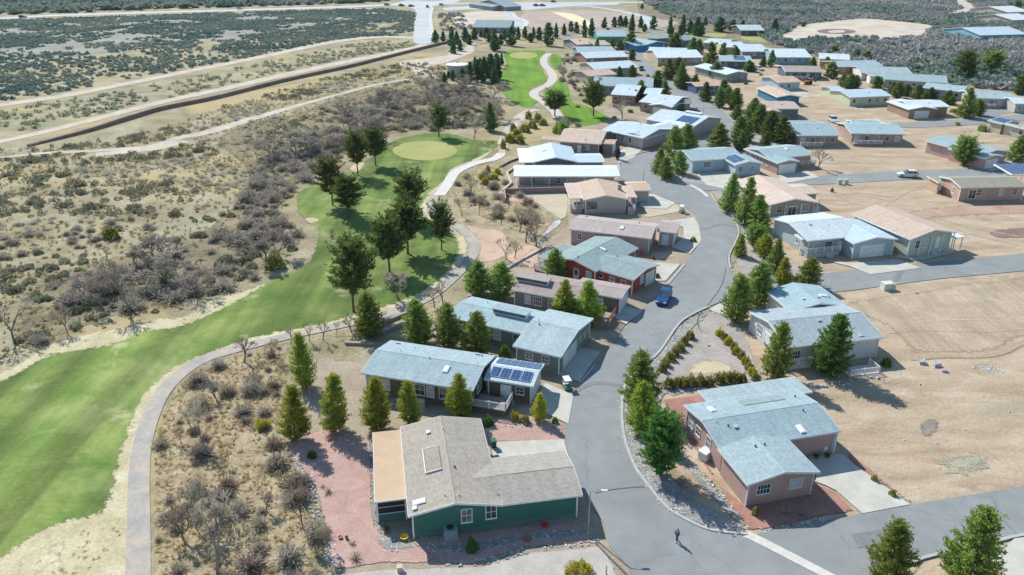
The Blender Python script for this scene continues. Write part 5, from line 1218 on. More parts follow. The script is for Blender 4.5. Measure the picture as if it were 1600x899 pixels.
row('dark pine among the topmost houses of the village','pines among the topmost houses',[(984,78,50,26),(968,82,62,14),(956,75,60,12),(906,77,63,12),(932,82,60,9),(987,94,76,14),(1054,76,52,22),(1046,70,56,14),(1082,84,60,20),(1092,82,62,16),(1110,112,68,26),(1118,121,98,22),(1105,108,86,18),(1129,94,68,15),(1149,88,73,14),(1149,104,88,16),(1170,112,95,18),(1174,112,98,16),(1204,104,79,12),(1192,104,88,12),(1269,104,90,14),(1290,108,90,18),(1298,122,98,22),(1303,86,72,15),(1338,93,77,15),(1353,96,80,17),(1294,92,80,12)],mat=L_row)
row('pine beside the upper street among the houses','pines beside the upper street',[(1044,124,91,22),(1058,120,90,20),(1065,139,97,22),(1072,138,118,15),(1083,142,116,18),(1061,136,110,16),(1102,158,128,20),(1131,145,124,15),(1124,168,138,18),(1147,172,138,22),(1136,160,136,18),(1150,186,164,18),(1175,184,154,26),(1188,200,168,28),(1155,230,181,28),(1158,235,205,20),(1184,206,164,32),(1200,218,173,26),(1222,223,181,34),(1172,200,160,22),(1210,206,180,20),(1167,222,190,20),(1025,136,110,24),(1039,152,126,19),(999,154,126,18),(987,124,102,16),(967,122,104,14),(1065,176,158,11),(1195,232,206,16),(992,160,140,12)],kind='cone',mat=L_row)
row('pine in the line before the upper right houses','pines before the upper right houses',[(1317,136,116,15),(1328,139,116,22),(1336,138,118,16),(1370,139,119,21),(1392,148,128,13),(1401,153,128,19),(1415,150,132,16),(1433,154,132,22),(1452,155,137,18),(1477,162,141,21),(1485,164,150,14),(1446,158,144,14)],kind='cone',mat=L_row)
row('low dark pine at the edge of the brushland near the right edge','trees in the right brushland',[(1515,126,100,14),(1496,126,104,14),(1592,148,120,22),(1255,42,34,8),(1300,84,76,9),(1590,14,2,16),(1578,12,4,10)],mat=L_row)
# ---- bushes ----
BUSH={}
def bush_mesh(kind,seed,mat):
    k=(kind,seed,mat.name)
    if k in BUSH: return BUSH[k]
    rng=np.random.RandomState(seed+50)
    n={'leaf':900,'leafn':2600,'desert':420,'tuft':60,'twig':420,'sage':260}[kind]
    if kind in('leaf','leafn','desert','sage'):
        d=rng.normal(size=(n,3)); d[:,2]=np.abs(d[:,2]); d/=np.linalg.norm(d,axis=1)[:,None]
        az=np.arctan2(d[:,1],d[:,0]); lump=1+.14*np.sin(az*3+seed)+.12*np.sin(az*5+d[:,2]*4+seed*2)+.1*np.sin(d[:,2]*7+az*2)
        r=(rng.uniform(.45,1,n)**.5)*lump
        C=d*r[:,None]*np.array([.9,.9,.95]); C[:,2]=np.maximum(.02,C[:,2])
        D=d+rng.normal(0,.6,(n,3))+np.array([0,0,.3]); D[:,2]=np.maximum(-.05,D[:,2])
        sz={'leaf':(.16,.13),'leafn':(.09,.07),'desert':(.2,.13),'sage':(.28,.2)}[kind]
        V=quads_at(C*.9,D,rng.uniform(.6,1.2,n)*sz[0],rng.uniform(.6,1.2,n)*sz[1],rng)
    elif kind=='tuft':
        C=np.zeros((n,3)); C[:,:2]=rng.normal(0,.12,(n,2)); D=rng.normal(0,.6,(n,3)); D[:,2]=1
        V=quads_at(C,D,rng.uniform(.5,1.1,n),np.full(n,.13),rng)
    else:
        D=rng.normal(size=(n,3)); D[:,2]=np.abs(D[:,2])*1.1+.12; D/=np.linalg.norm(D,axis=1)[:,None]
        s=rng.uniform(0,.75,n); C=D*s[:,None]+rng.normal(0,.05,(n,3)); C[:,2]=np.maximum(0,C[:,2])
        D2=D+rng.normal(0,.5,(n,3)); D2[:,2]=np.maximum(0,D2[:,2])
        V=quads_at(C,D2,rng.uniform(.25,.55,n),np.full(n,.06),rng)
    BUSH[k]=(V,bigmesh('_',V,qf(len(V)),mat)); BUSH[k][1].name=kind; return BUSH[k]
def bush(bx,by,w,h,mat,label,kind='leaf',name='bush',cat='bush',group=None,seed=None):
    g=P(bx,by); s=mpp(bx,by)*w/2
    me=bush_mesh(kind,RT.randrange(1,4) if seed is None else seed,mat)[1]
    o=bpy.data.objects.new(name,me); col.objects.link(o); o.location=(g.x,g.y,0); o.rotation_euler=(0,0,RT.uniform(0,6.28)); o.scale=(s,s,h)
    return tag(o,label,cat,group)
hl='olive shrub in the row along the street side of the sandy triangle'
for x,y,w in ((1078,529,16),(1070,538,15),(1062,548,18),(1055,556,15),(1047,563,18),(1040,572,16),(1035,580,15)): bush(x,y,w,1.3,L_olive,hl,group='shrub row beside the street')
hl='yellow green shrub in the slanting row left of the white house'
for x,y,w in ((1124,524,16),(1131,531,14),(1138,538,18),(1146,546,15),(1150,553,17),(1158,560,16),(1165,569,17),(1170,578,15),(1175,586,18),(1179,594,14)): bush(x,y,w,1.2,L_yellow if int(x)%3 else L_olive,hl,group='slanting shrub row')
hl='clipped olive shrub in the hedge behind the dusty pink house'
for x,y,w in ((1045,606,22),(1058,604,14),(1068,604,20),(1080,602,22),(1094,601,20),(1108,603,17),(1122,598,18),(1134,597,22),(1148,596,22),(1160,598,16)): bush(x,y,w,1.5,L_olive,hl,group='hedge behind the pink house')
for x,y,w,h,m_,lab in ((411,669,27,1.2,L_yellow,'bright yellow green bush alone on the scrub slope'),(488,715,17,.9,L_green,'small green bush in the shade of the leftmost pine'),(738,860,24,1.5,L_green,'round dark green bush in front of the green house'),(905,899,50,1.5,L_yellow,'yellow green bush at the bottom edge beside the road'),(804,656,16,1.1,L_yellow,'yellow flowering bush at the corner of the white railed deck'),(820,661,18,1.1,L_olive,'grey green bush beside the yellow one by the deck'),(867,661,12,.8,L_green,'small green bush beside the driveway of the brown house'),(763,664,20,1.2,L_green,'dark green bush in the shade behind the deck'),(788,558,22,1.9,L_green,'light green bush at the inner corner of the sage house'),(175,372,30,2.4,L_olive,'olive green bush standing out in the desert scrub'),(430,418,34,2.6,L_olive,'olive bush where the scrub meets the fairway'),(1350-163,460,14,1.2,L_olive,'low bush under the corner pines'),(877,208,30,3.6,L_mid,'large dark green bush left of the far fairway tip'),(848,195,16,2,L_olive,'olive bush on the path side of the dark green bush'),(1490,176,14,1.3,L_yellow,'round golden bush on the lawn near the right edge'),(1498,180,10,1,L_olive,'low olive bush beside the golden one'),(1384,572,18,1.3,L_green,'green bush at the far corner of the white house'),(1150+162,142,10,1,L_olive,'olive bush by the pale green house'),(1083,378,11,1.0,L_olive,'olive bush on the white driveway edge'),(1246,440,12,.9,L_olive,'low bush beside the side street pine'),(1480,240,16,1.6,L_mid,'low bush in front of the pink house wall'),(1535,205,16,1.8,L_mid,'dark round shrub below the beige house'),(1551,204,14,1.8,L_dark,'dark clipped shrub beside the beige wall'),(1025,434,13,.9,L_olive,'olive bush beside the driveway of the orange red house'),(1180,805,14,1.1,L_olive,'grey green bush at the corner of the dusty pink house'),(1394,775,14,.8,L_olive,'low bush at the rocky end of the long driveway'),(1366,752,12,.8,L_olive,'low bush halfway along the long driveway')):
    bush(x,y,w,h,m_,lab,kind='leafn' if w>20 and y>500 else 'leaf')
hl='yellow green shrub in the band between the far dirt track and the cart path'
for x,y,w in ((797,222,20),(808,214,18),(820,206,18),(832,200,16),(840,190,14),(812,224,16),(802,206,12),(826,186,12),(786,232,10)): bush(x,y,w,2.6,L_yellow if x%2 else L_olive,hl,group='shrubs between the paths')
hl='yellow green shrub beside the pale cart path left of the white roofed house'
for x,y,w in ((771,280,18),(758,288,14),(752,280,10),(778,272,12),(762,268,9)): bush(x,y,w,1.6,L_yellow,hl,group='shrubs beside the pale path')
# ---- bare trees ----
BARE={}
def bare_mesh(seed,mat,twigs=1.0):
    k=(seed,mat.name,twigs)
    if k in BARE: return BARE[k]
    rng=random.Random(seed); tb=MB(); C=[];D=[];LN=[];WD=[]
    def grow(p,d,L,r,lv):
        q=p+d*L
        if lv<=3: tb.tube(p,q,r,r*.72,5 if lv<2 else 3,cap=False)
        else: C.append(p);D.append(d);LN.append(L);WD.append(max(.042,r*2.4))
        if lv>=6 or (lv==0 and False): return
        n=(rng.choice((3,4)) if lv==0 else rng.choice((2,3))) if lv<4 else int(3.4*twigs+.5)
        for i in range(n):
            a=Vector((rng.gauss(0,1),rng.gauss(0,1),rng.gauss(0,.6))); a=(a-d*a.dot(d)).normalized()
            an=rng.uniform(.25,.85); nd=(d*math.cos(an)+a*math.sin(an)+Vector((0,0,.10))).normalized()
            if nd.z<-.1: nd.z=.05; nd.normalize()
            st=p+d*L*rng.uniform(.55,1.0) if lv>1 else q
            grow(st,nd,(L if lv else 1.15)*rng.uniform(.66,.88),r*rng.uniform(.5,.7),lv+1)
    for s in range(1):
        d=Vector((rng.gauss(0,.35),rng.gauss(0,.35),1)).normalized(); grow(Vector((0,0,-.05)),Vector((d.x*.5,d.y*.5,1)).normalized(),rng.uniform(.35,1.1),rng.uniform(.09,.13),0)
    r=np.random.RandomState(seed); V=quads_at(np.array([tuple(c) for c in C]),np.array([tuple(c) for c in D]),np.array(LN),np.array(WD),r)
    n=len(tb.v); 
    me=bpy.data.meshes.new('branches'); me.from_pydata(tb.v,[],tb.f); me.materials.append(M_barkgrey if mat is L_bare else M_bark); me.update()
    zs=V[:,2].max(); xs=max(abs(V[:,0]).max(),abs(V[:,1]).max())
    BARE[k]=(me,bigmesh('_',V,qf(len(V)),mat),zs,xs); BARE[k][1].name='twigs'; return BARE[k]
def bare(bx,by,ty,w,label,mat=None,group=None,twigs=1.0,seed=None,g=None,h=None,wm=None,name='bare_tree'):
    mat=mat or L_bare
    if g is None: g=P(bx,by); h=top_z(bx,by,ty); wm=w*mpp(bx,by)
    me,tw,zs,xs=bare_mesh(RT.randrange(1,7) if seed is None else seed,mat,twigs)
    e=empty(name,(g[0],g[1],0),RT.uniform(0,6.28),label,'bare tree',group); s=wm/(1.5*xs); e.scale=(s,s,h/zs)
    for nm,m_ in (('trunk',me),('twigs',tw)):
        o=bpy.data.objects.new(nm,m_); col.objects.link(o); o.parent=e
for x,y,t,w,lab,mt in (
(340,902,770,96,'largest grey leafless tree at the bottom of the scrub slope',L_bare),(306,826,742,44,'slim leafless tree up slope from the largest one',L_bare),(286,842,792,44,'crooked leafless tree at the edge of the cart path',L_bare2),
(382,567,526,38,'twisted black branched tree beside the bend of the cart path',L_bare2),(430,566,532,44,'bowl shaped leafless tree right of the twisted black one',L_bare2),(358,724,698,10,'short dead snag in the middle of the scrub slope',L_bare2),
(424,604,588,8,'small dead snag below the bowl shaped tree',L_bare2),(296,662,634,22,'small leafless tree near the path at mid slope',L_bare),(316,694,622,30,'leafless tree leaning right at mid slope',L_bare),(340,630,596,48,'dense grey leafless tree high on the scrub slope',L_bare),
(416,798,770,36,'curved leafless tree left of the pink gravel',L_bare2),(476,830,762,44,'leafless tree at the rock border of the pink gravel',L_bare2),(504,862,814,28,'small leafless tree on the rock border near the bottom',L_bare2),(440,750,733,18,'tiny forked leafless tree left of the rock border',L_bare2),(284,694,668,20,'small dark leafless tree right of the cart path',L_bare2),(388,666,650,12,'tiny leafless snag left of the bright yellow bush',L_bare2),
(455,537,508,16,'leafless sapling on the path edge, leftmost of the row',L_bare2),(484,534,503,16,'leafless sapling second in the row on the path edge',L_bare2),(505,532,498,20,'leafless sapling third in the row on the path edge',L_bare2),(526,526,498,12,'thin leafless sapling fourth in the row on the path edge',L_bare2),(549,520,490,26,'broad leafless sapling at the right end of the row on the path edge',L_bare2),
(678,480,450,26,'leafless brown tree left of the pair behind the sage house',L_bare2),(692,474,438,26,'leafless brown tree right of the pair behind the sage house',L_bare2),(783,351,308,24,'leafless tree standing on the bare pink soil',L_bare2),(822,380,326,46,'broad leafless tree above the pale rock wash',L_bare2),(838,386,340,34,'leafless tree at the right of the pale rock wash',L_bare2),(812,362,318,40,'leafless tree at the top of the pale rock wash',L_bare2),(791,405,368,24,'leafless tree at the lower edge of the pink soil',L_bare2),(804,404,374,20,'thin leafless tree beside the lower pink soil',L_bare2),
(722,339,303,20,'leafless tree at the bend where the paths meet',L_bare2),(749,337,303,30,'leafless tree right of the bend where the paths meet',L_bare2),(734,312,274,24,'leafless tree up slope from the path junction',L_bare2),(741,217,178,34,'grey leafless tree at the right rim of the putting green',L_bare),(1277,264,231,32,'leafless tree beside the side street and the tan pink house',L_bare),(972,186,156,30,'grey leafless tree beside the small domed house',L_bare),
(202,490,392,64,'tall grey leafless tree at the fairway edge of the thicket',L_bare),(162,484,428,44,'leafless tree left of the tall one at the fairway edge',L_bare),(105,518,476,34,'black trunked leafless tree on the straw fringe',L_bare2),(304,464,418,60,'spreading leafless tree at the right end of the thicket',L_bare),(22,534,462,66,'grey leafless tree at the left edge above the fairway',L_bare),(272,478,455,16,'small leafless tree between the thicket trees',L_bare2)):
    bare(x,y,t,w,lab,mt,twigs=1.35 if y>740 else 1.0)
bare(622,467,423,50,'round pale grey leafless tree on the turf below the golf pines',L_bare,twigs=1.7,seed=3)
MERGE_LATER=[]
# thickets of individuals
def vnoise(X,Y,s,seed=0):
    rs=np.random.RandomState(seed); T=rs.rand(64,64); x=X/s; y=Y/s; xi=np.floor(x).astype(int); yi=np.floor(y).astype(int); fx=x-xi; fy=y-yi; fx=fx*fx*(3-2*fx); fy=fy*fy*(3-2*fy)
    g=lambda a,b:T[a%64,b%64]
    return (g(xi,yi)*(1-fx)+g(xi+1,yi)*fx)*(1-fy)+(g(xi,yi+1)*(1-fx)+g(xi+1,yi+1)*fx)*fy
def sample(px,dens,seed,clump=None,nmax=60000):
    poly=np.array([P(*p)[:2] for p in px]); rs=np.random.RandomState(seed)
    a0,a1=poly.min(0),poly.max(0); n=int(min(nmax*4,(a1-a0).prod()*dens)); X=rs.uniform(a0[0],a1[0],n); Y=rs.uniform(a0[1],a1[1],n)
    ok=inpoly(X,Y,poly)
    if clump: ok&=(vnoise(X,Y,clump[0],seed)*.6+vnoise(X,Y,clump[0]*.35,seed+1)*.4+rs.uniform(-.12,.12,n))>clump[1]
    X,Y=X[ok],Y[ok]; keep=np.ones(len(X),bool)
    for c,w in STR:
        if len(X): keep&=segdist(X,Y,c,False)>w/2+.5
    for pl in EXC:
        if len(X): keep&=~inpoly(X,Y,pl)
    for h in HOUSES:
        if len(X): keep&=np.hypot(X-h.O.x,Y-h.O.y)>7
    return X[keep],Y[keep]
for px,dn,lab,grp_,hr,sd in (
 ([(60,520),(110,470),(180,440),(220,400),(300,390),(380,400),(420,425),(330,455),(200,485)],.02,'grey leafless tree in the thicket above the long fairway','leafless trees above the long fairway',(3,6),1),
 ([(330,370),(390,300),(420,240),(470,215),(500,250),(470,285),(452,305),(455,350),(475,385),(430,425),(390,420)],.016,'grey leafless tree in the thicket at the bend of the fairway','leafless trees at the fairway bend',(3,6),2),
 ([(480,250),(520,190),(590,160),(700,140),(760,150),(795,175),(770,200),(720,202),(640,205),(590,218),(545,235),(520,270)],.013,'grey leafless tree in the thicket beyond the putting green','leafless trees beyond the putting green',(3,6.5),3)):
    X,Y=sample(px,dn,sd,(9,.42)); 
    o_=np.argsort(Y)[:80]
    for i in o_: 
        h_=RT.uniform(*hr)*1.1; bare(0,0,0,0,lab,L_bare,grp_,g=(X[i],Y[i]),h=h_,wm=h_*RT.uniform(1.3,1.9),twigs=1.35)
for j,(px,dn) in enumerate((([(0,520),(60,500),(110,465),(180,430),(220,398),(300,388),(380,398),(430,420),(400,440),(330,458),(200,492),(60,540)],.14),([(330,380),(390,300),(420,240),(480,205),(520,240),(480,285),(452,305),(455,350),(475,380),(430,425),(390,420)],.13),([(480,250),(520,190),(590,155),(700,132),(760,148),(795,175),(770,200),(720,202),(640,205),(590,218),(545,235),(520,270)],.08),([(262,760),(330,760),(400,790),(400,899),(250,899),(250,800)],.10))):
    X,Y=sample(px,dn,60+j,(7,.40)); n=len(X); rs=np.random.RandomState(70+j); s=rs.uniform(1.0,2.6,n)*(.55 if j==3 else 1)
    if n: MERGE_LATER.append(('bare_thicket',X,Y,s,s*rs.uniform(.7,1.1,n),j))
# ---- desert shrubs: the nearest as things, the rest as stuff ----
def merge(name,V0s,X,Y,S,Hs,mat,seed=0,label=None,cat=None):
    rs=np.random.RandomState(seed); out=[]
    k=rs.randint(0,len(V0s),len(X)); a=rs.uniform(0,6.28,len(X))
    for j,V0 in enumerate(V0s):
        idx=np.where(k==j)[0]
        if not len(idx): continue
        ca,sa=np.cos(a[idx])[:,None],np.sin(a[idx])[:,None]; s=S[idx][:,None]
        x=(V0[None,:,0]*ca-V0[None,:,1]*sa)*s+X[idx][:,None]; y=(V0[None,:,0]*sa+V0[None,:,1]*ca)*s+Y[idx][:,None]; zz=V0[None,:,2]*Hs[idx][:,None]
        out.append(np.stack([x,y,zz+0*x],2).reshape(-1,3))
    V=np.concatenate(out); o=bigmesh(name,V,qf(len(V)),mat); tag(o,label,cat,kind='stuff'); return o
def lod(kind,n,mat,seeds=(1,2,3)):
    return [bush_mesh(kind,s,mat)[0].reshape(-1,4,3)[:n].reshape(-1,3) for s in seeds]
def lodbig(n,sz,seed):
    rng=np.random.RandomState(seed); d=rng.normal(size=(n,3)); d[:,2]=np.abs(d[:,2]); d/=np.linalg.norm(d,axis=1)[:,None]
    D=rng.normal(0,1,(n,3)); D[:,2]=np.abs(D[:,2])
    C=d*rng.uniform(.4,.9,n)[:,None]; return quads_at(C,D,np.full(n,sz),np.full(n,sz*.8),rng)
regA=[(-60,215),(0,235),(120,228),(240,205),(360,165),(480,130),(560,112),(640,98),(700,104),(690,130),(740,150),(790,175),(760,200),(660,202),(590,214),(540,250),(460,290),(448,330),(470,380),(420,425),(300,470),(160,515),(60,540),(0,560),(-80,600),(-160,500)]
X,Y=sample(regA,.17,11,(14,.40)); order=np.argsort(np.hypot(X,Y)); X,Y=X[order],Y[order]
rs=np.random.RandomState(4)
for i in range(min(300,len(X))):
    t=vnoise(X[i:i+1],Y[i:i+1],20,9)[0]; mt=L_creo if t>.42 else L_bare
    o=bpy.data.objects.new('desert_shrub',bush_mesh('desert' if mt is L_creo else 'twig',1+i%3,mt)[1]); col.objects.link(o)
    s=rs.uniform(.4,1.25)*(1.3 if rs.rand()<.2 else 1); o.location=(X[i],Y[i],0); o.rotation_euler=(0,0,rs.uniform(0,6.28)); o.scale=(s,s,s*rs.uniform(.6,1.0))
    tag(o,'grey green desert shrub on the pale soil above the fairway' if mt is L_creo else 'bare grey desert shrub on the pale soil above the fairway','shrub','desert shrubs above the fairway' if mt is L_creo else 'bare shrubs above the fairway')
X,Y=X[300:],Y[300:]; n=len(X); print('regA rest',n)
t=vnoise(X,Y,20,9)>.45
for sel,mt,nm in ((t,L_creo,'desert_scrub'),(~t,L_bare,'bare_scrub')):
    merge(nm,lod('sage',110,mt) if mt is L_creo else lod('twig',150,mt),X[sel],Y[sel],rs.uniform(.5,1.5,sel.sum()),rs.uniform(.4,1.2,sel.sum()),mt,1,'%s desert scrub spread over the pale soil beyond the fairway'%('grey green' if mt is L_creo else 'bare grey'),'scrub')
for (nm,X_,Y_,s_,h_,j) in MERGE_LATER:
    merge(nm,lod('twig',260,L_bare),X_,Y_,s_,h_,L_bare,80+j,'soft grey leafless thicket '+('above the long fairway','at the bend of the fairway','beyond the putting green','around the largest leafless tree')[j],'thicket')
# olive and yellow low plants
X,Y=sample(regA,.22,12,(9,.45)); n=len(X); print('tufts',n)
merge('dry_grass',lod('tuft',14,L_straw),X,Y,rs.uniform(.4,1.0,n),rs.uniform(.25,.6,n),L_straw,2,'straw coloured grass tufts among the desert shrubs','grass')
X,Y=sample(regA,.3,17,(6,.38)); n=len(X)
merge('low_scrub',[lodbig(14,.5,s) for s in (1,2,3)],X,Y,rs.uniform(.2,.55,n),rs.uniform(.2,.5,n),L_olive,3,'low olive plants dotted over the pale soil','scrub')
# far plain, upper left
regB=[(-260,36),(0,32),(200,26),(420,18),(600,14),(648,20),(644,56),(560,60),(400,88),(200,126),(0,160),(-200,200),(-400,200)]
X,Y=sample(regB,.2,21,(20,.40)); n=len(X); print('regB',n)
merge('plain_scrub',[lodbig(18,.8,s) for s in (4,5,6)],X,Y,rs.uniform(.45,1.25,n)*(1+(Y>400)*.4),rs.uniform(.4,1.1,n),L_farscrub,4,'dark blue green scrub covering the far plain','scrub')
regB2=[(-200,215),(0,172),(150,150),(300,122),(440,92),(560,68),(640,64),(650,74),(560,88),(400,122),(240,158),(100,192),(0,214),(-200,260)]
X,Y=sample(regB2,.1,22,(16,.42)); n=len(X)
merge('strip_scrub',[lodbig(22,.5,s) for s in (4,5,6)],X,Y,rs.uniform(.6,1.6,n),rs.uniform(.5,1.2,n),L_creo,5,'grey green scrub between the two dirt roads','scrub')
regC=[(-900,30),(0,24),(340,12),(560,5),(700,-4),(800,-30),(0,-34),(-900,-20)]
X,Y=sample(regC,.02,23); n=len(X); print('regC',n)
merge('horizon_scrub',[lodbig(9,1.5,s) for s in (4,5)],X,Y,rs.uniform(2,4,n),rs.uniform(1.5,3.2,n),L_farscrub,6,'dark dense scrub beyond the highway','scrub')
regD=[(1040,24),(1000,0),(1000,-30),(1900,-30),(1900,160),(1700,155),(1600,148),(1500,134),(1420,118),(1330,98),(1260,84),(1200,66),(1150,44),(1090,36)]
padw=np.array([P(*p)[:2] for p in [(1242,40),(1290,34),(1350,29),(1420,35),(1462,41),(1448,54),(1438,61),(1384,63),(1320,60),(1276,61),(1240,70),(1210,60),(1230,50)]])
EXC.append(padw)
X,Y=sample(regD,.085,24,(22,.26)); n=len(X); print('regD',n)
t=vnoise(X,Y,40,3)
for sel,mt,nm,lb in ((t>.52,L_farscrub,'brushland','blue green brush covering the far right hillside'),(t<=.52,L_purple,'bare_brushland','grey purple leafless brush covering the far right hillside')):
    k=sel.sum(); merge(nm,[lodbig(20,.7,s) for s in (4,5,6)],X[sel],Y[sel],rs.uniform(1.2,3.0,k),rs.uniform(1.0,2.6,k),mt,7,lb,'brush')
X,Y=sample([(1470,24),(1550,30),(1545,50),(1480,52)],.06,25,(12,.45)); n=len(X)
merge('golden_brush',[lodbig(20,.6,s) for s in (4,5)],X,Y,rs.uniform(1,2,n),rs.uniform(.6,1.4,n),L_yellow,8,'golden brush beside the far dirt track','brush')
regE=[(690,50),(740,46),(720,22),(686,22)]
X,Y=sample(regE,.05,26,(12,.40)); n=len(X)
merge('brushland',[lodbig(20,.6,s) for s in (4,5)],X,Y,rs.uniform(1,2.2,n),rs.uniform(1,2,n),L_purple,8,'grey brush beside the far crossroads','brush')
# scrub slope below the path
regF=[(262,608),(330,566),(440,540),(452,600),(448,700),(488,780),(512,899),(512,1000),(244,1000),(240,760),(244,690)]
X,Y=sample(regF,3.2,31,(3,.33)); n=len(X); print('slope tufts',n)
merge('dry_grass',lod('tuft',16,L_straw),X,Y,rs.uniform(.25,.6,n),rs.uniform(.15,.45,n),L_straw,9,'dry straw grass on the scrub slope','grass')
X,Y=sample(regF,.24,32,(4,.5)); 
regG=[(700,300),(750,262),(790,262),(800,296),(830,310),(868,346),(830,376),(800,350),(760,340),(715,335)]
X2,Y2=sample(regG,.10,33,(5,.45)); X=np.concatenate([X,X2]); Y=np.concatenate([Y,Y2])
for i in range(min(300,len(X))):
    mt=(L_bare2,L_bare)[i%2]; 
    o=bpy.data.objects.new('bare_shrub',bush_mesh('twig',1+i%3,mt)[1]); col.objects.link(o)
    s=rs.uniform(.3,1.7); o.location=(X[i],Y[i],0); o.rotation_euler=(0,0,rs.uniform(0,6.28)); o.scale=(s,s,s*rs.uniform(.7,1.2))
    up=i<len(X)-len(X2)
    tag(o,'bare twiggy shrub on the scrub slope right of the cart path' if up else 'bare twiggy shrub on the bank left of the porch house','shrub','bare shrubs on the scrub slope' if up else 'bare shrubs on the upper bank')
X,Y=sample(regG,.8,34,(4,.4)); n=len(X)
merge('dry_grass',lod('tuft',14,L_straw),X,Y,rs.uniform(.3,.7,n),rs.uniform(.2,.5,n),L_straw,10,'dry grass on the bank between the paths','grass')
# grass fringe of the fairway edges
for j,(px,dn,mt) in enumerate((([(236,640),(250,612),(262,616),(240,670),(222,740),(200,800),(120,836),(60,870),(40,899),(190,899),(212,760)],1.2,L_straw),([(40,545),(160,526),(290,496),(420,425),(470,385),(486,392),(420,440),(290,508),(170,540),(40,565)],.7,L_straw),([(-20,560),(40,540),(64,552),(20,572),(-40,600)],1.0,L_green))):
    X,Y=sample(px,dn,40+j,(4,.42)); n=len(X)
    if n: merge('rough_grass',lod('tuft',16,mt),X,Y,rs.uniform(.25,.5,n),rs.uniform(.12,.3,n),mt,11,('straw coloured rough grass beside the lower cart path','straw coloured rough grass along the upper fairway edge','rank green grass at the left edge of the fairway')[j],'grass')
# scattered village shrubs
X,Y=sample([(870,80),(905,90),(905,200),(880,215),(876,150)],.05,51,(6,.4)); 
for i in range(len(X)):
    o=bpy.data.objects.new('bare_shrub',bush_mesh('twig',1+i%3,L_bare)[1]); col.objects.link(o); s=rs.uniform(.8,2); o.location=(X[i],Y[i],0); o.scale=(s,s,s*1.2); tag(o,'bare shrub between the far fairway and the upper left houses','shrub','bare shrubs beside the far fairway')
hl='small yard shrub between the houses of the upper rows'
for x,y,w in ((905,96,8),(900,120,7),(897,134,8),(908,150,9),(916,158,8),(902,168,9),(960,186,9),(985,176,10),(1003,170,8),(1012,120,7),(1016,128,8),(1022,140,8),(990,112,6),(1005,134,7),(996,142,8),(1030,104,7),(1040,92,6),(1018,86,6),(1100,92,7),(1090,128,7),(1155,118,6),(1188,118,7),(1235,112,7),(1240,124,6),(1262,124,7),(1330,110,6),(1345,118,6),(1360,150,7),(1420,160,7),(1470,168,8),(1496,196,8),(1165,132,7),(1230,235,8),(1215,232,8),(1300,300,6),(985,214,9),(1000,228,8),(946,216,8)): bush(x,y,w,1.0,(L_olive,L_green,L_yellow,L_creo)[int(x+y)%4],hl,group='small yard shrubs of the upper rows')
# ---- rocks ----
def rockV(seed):
    rng=np.random.RandomState(seed); b=[]
    c=[(-1,-1,0),(1,-1,0),(1,1,0),(-1,1,0)]; t=[(-.7,-.7,1),(.7,-.7,1),(.7,.7,1),(-.7,.7,1)]
    p=np.array(c+t,float)*rng.uniform(.6,1.1,(8,1))+rng.normal(0,.12,(8,3)); p[:4,2]=-.1
    F_=[(4,5,6,7),(0,1,5,4),(1,2,6,5),(2,3,7,6),(3,0,4,7)]
    return np.concatenate([p[list(f)] for f in F_])
RV=[rockV(s) for s in range(5)]
a=N('river_rocks'); ob=a.n('ShaderNodeTexCoord').outputs['Object']
vo=a.n('ShaderNodeTexVoronoi'); vo.inputs['Scale'].default_value=3.5; a.l(ob,vo.inputs['Vector'])
sp=a.n('ShaderNodeSeparateColor'); a.l(vo.outputs['Color'],sp.inputs[0])
M_rock=a.done(a.bsdf(a.ramp(sp.outputs[0],[(0,(.20,.19,.18)),(.4,(.36,.34,.32)),(.75,(.50,.48,.45)),(1,(.66,.63,.58))]),.85,.2))
def rocks(line,w,dens,label,size=(.07,.17),seed=1):
    dens=dens*2.4 if dens>.5 else dens
    c=np.array([P(*p)[:2] for p in catmull(line,False,10)]); rs=np.random.RandomState(seed); X=[];Y=[]
    for i in range(len(c)-1):
        L=np.hypot(*(c[i+1]-c[i])); k=rs.poisson(L*w*dens); t=rs.rand(k); o=rs.uniform(-w/2,w/2,k); d=(c[i+1]-c[i])/(L+1e-9)
        X+=list(c[i,0]+(c[i+1,0]-c[i,0])*t-d[1]*o); Y+=list(c[i,1]+(c[i+1,1]-c[i,1])*t+d[0]*o)
    X=np.array(X);Y=np.array(Y);n=len(X); s=rs.uniform(*size,n)
    merge('rock_border',RV,X,Y,s,s*rs.uniform(.6,1.0,n),M_rock,seed,label,'rocks')
rocks([(449,706),(470,730),(491,762),(489,790),(504,820),(515,855),(518,899)],1.1,5,'grey river rocks edging the pink gravel yard',seed=1)
rocks([(580,692),(585,760),(588,800),(594,830),(612,846),(650,850)],.9,6,'river rocks along the left side of the green house',seed=2)
rocks([(600,858),(625,862),(650,856)],.5,7,'short curve of river rocks at the corner of the green house',seed=3)
rocks([(655,848),(700,858),(760,852),(820,842),(900,834),(922,838)],1.3,5,'river rocks in the shaded bed of the green house',seed=4)
rocks([(690,880),(760,878),(820,862),(880,852),(936,848)],.8,5,'river rocks at the front edge of the shaded bed',seed=5)
rocks([(980,610),(976,640),(977,668),(984,700),(1000,734),(1022,764),(1048,790),(1080,808),(1120,824),(1170,832)],1.8,5,'river rocks along the verge of the street bend',seed=6)
rocks([(1000,590),(1030,562),(1060,522),(1086,500),(1104,488)],1.8,4,'river rocks along the upper street verge',seed=7)
rocks([(1040,640),(1056,690),(1080,724),(1110,758),(1140,792),(1164,818)],1.0,6,'river rocks beside the red gravel of the dusty pink house',seed=8)
rocks([(1025,614),(1060,610),(1105,608)],1.0,6,'river rocks between the hedge and the red gravel',seed=9)
rocks([(1180,828),(1205,826),(1250,822),(1300,812)],.9,5,'river rocks in front of the dusty pink house',seed=10)
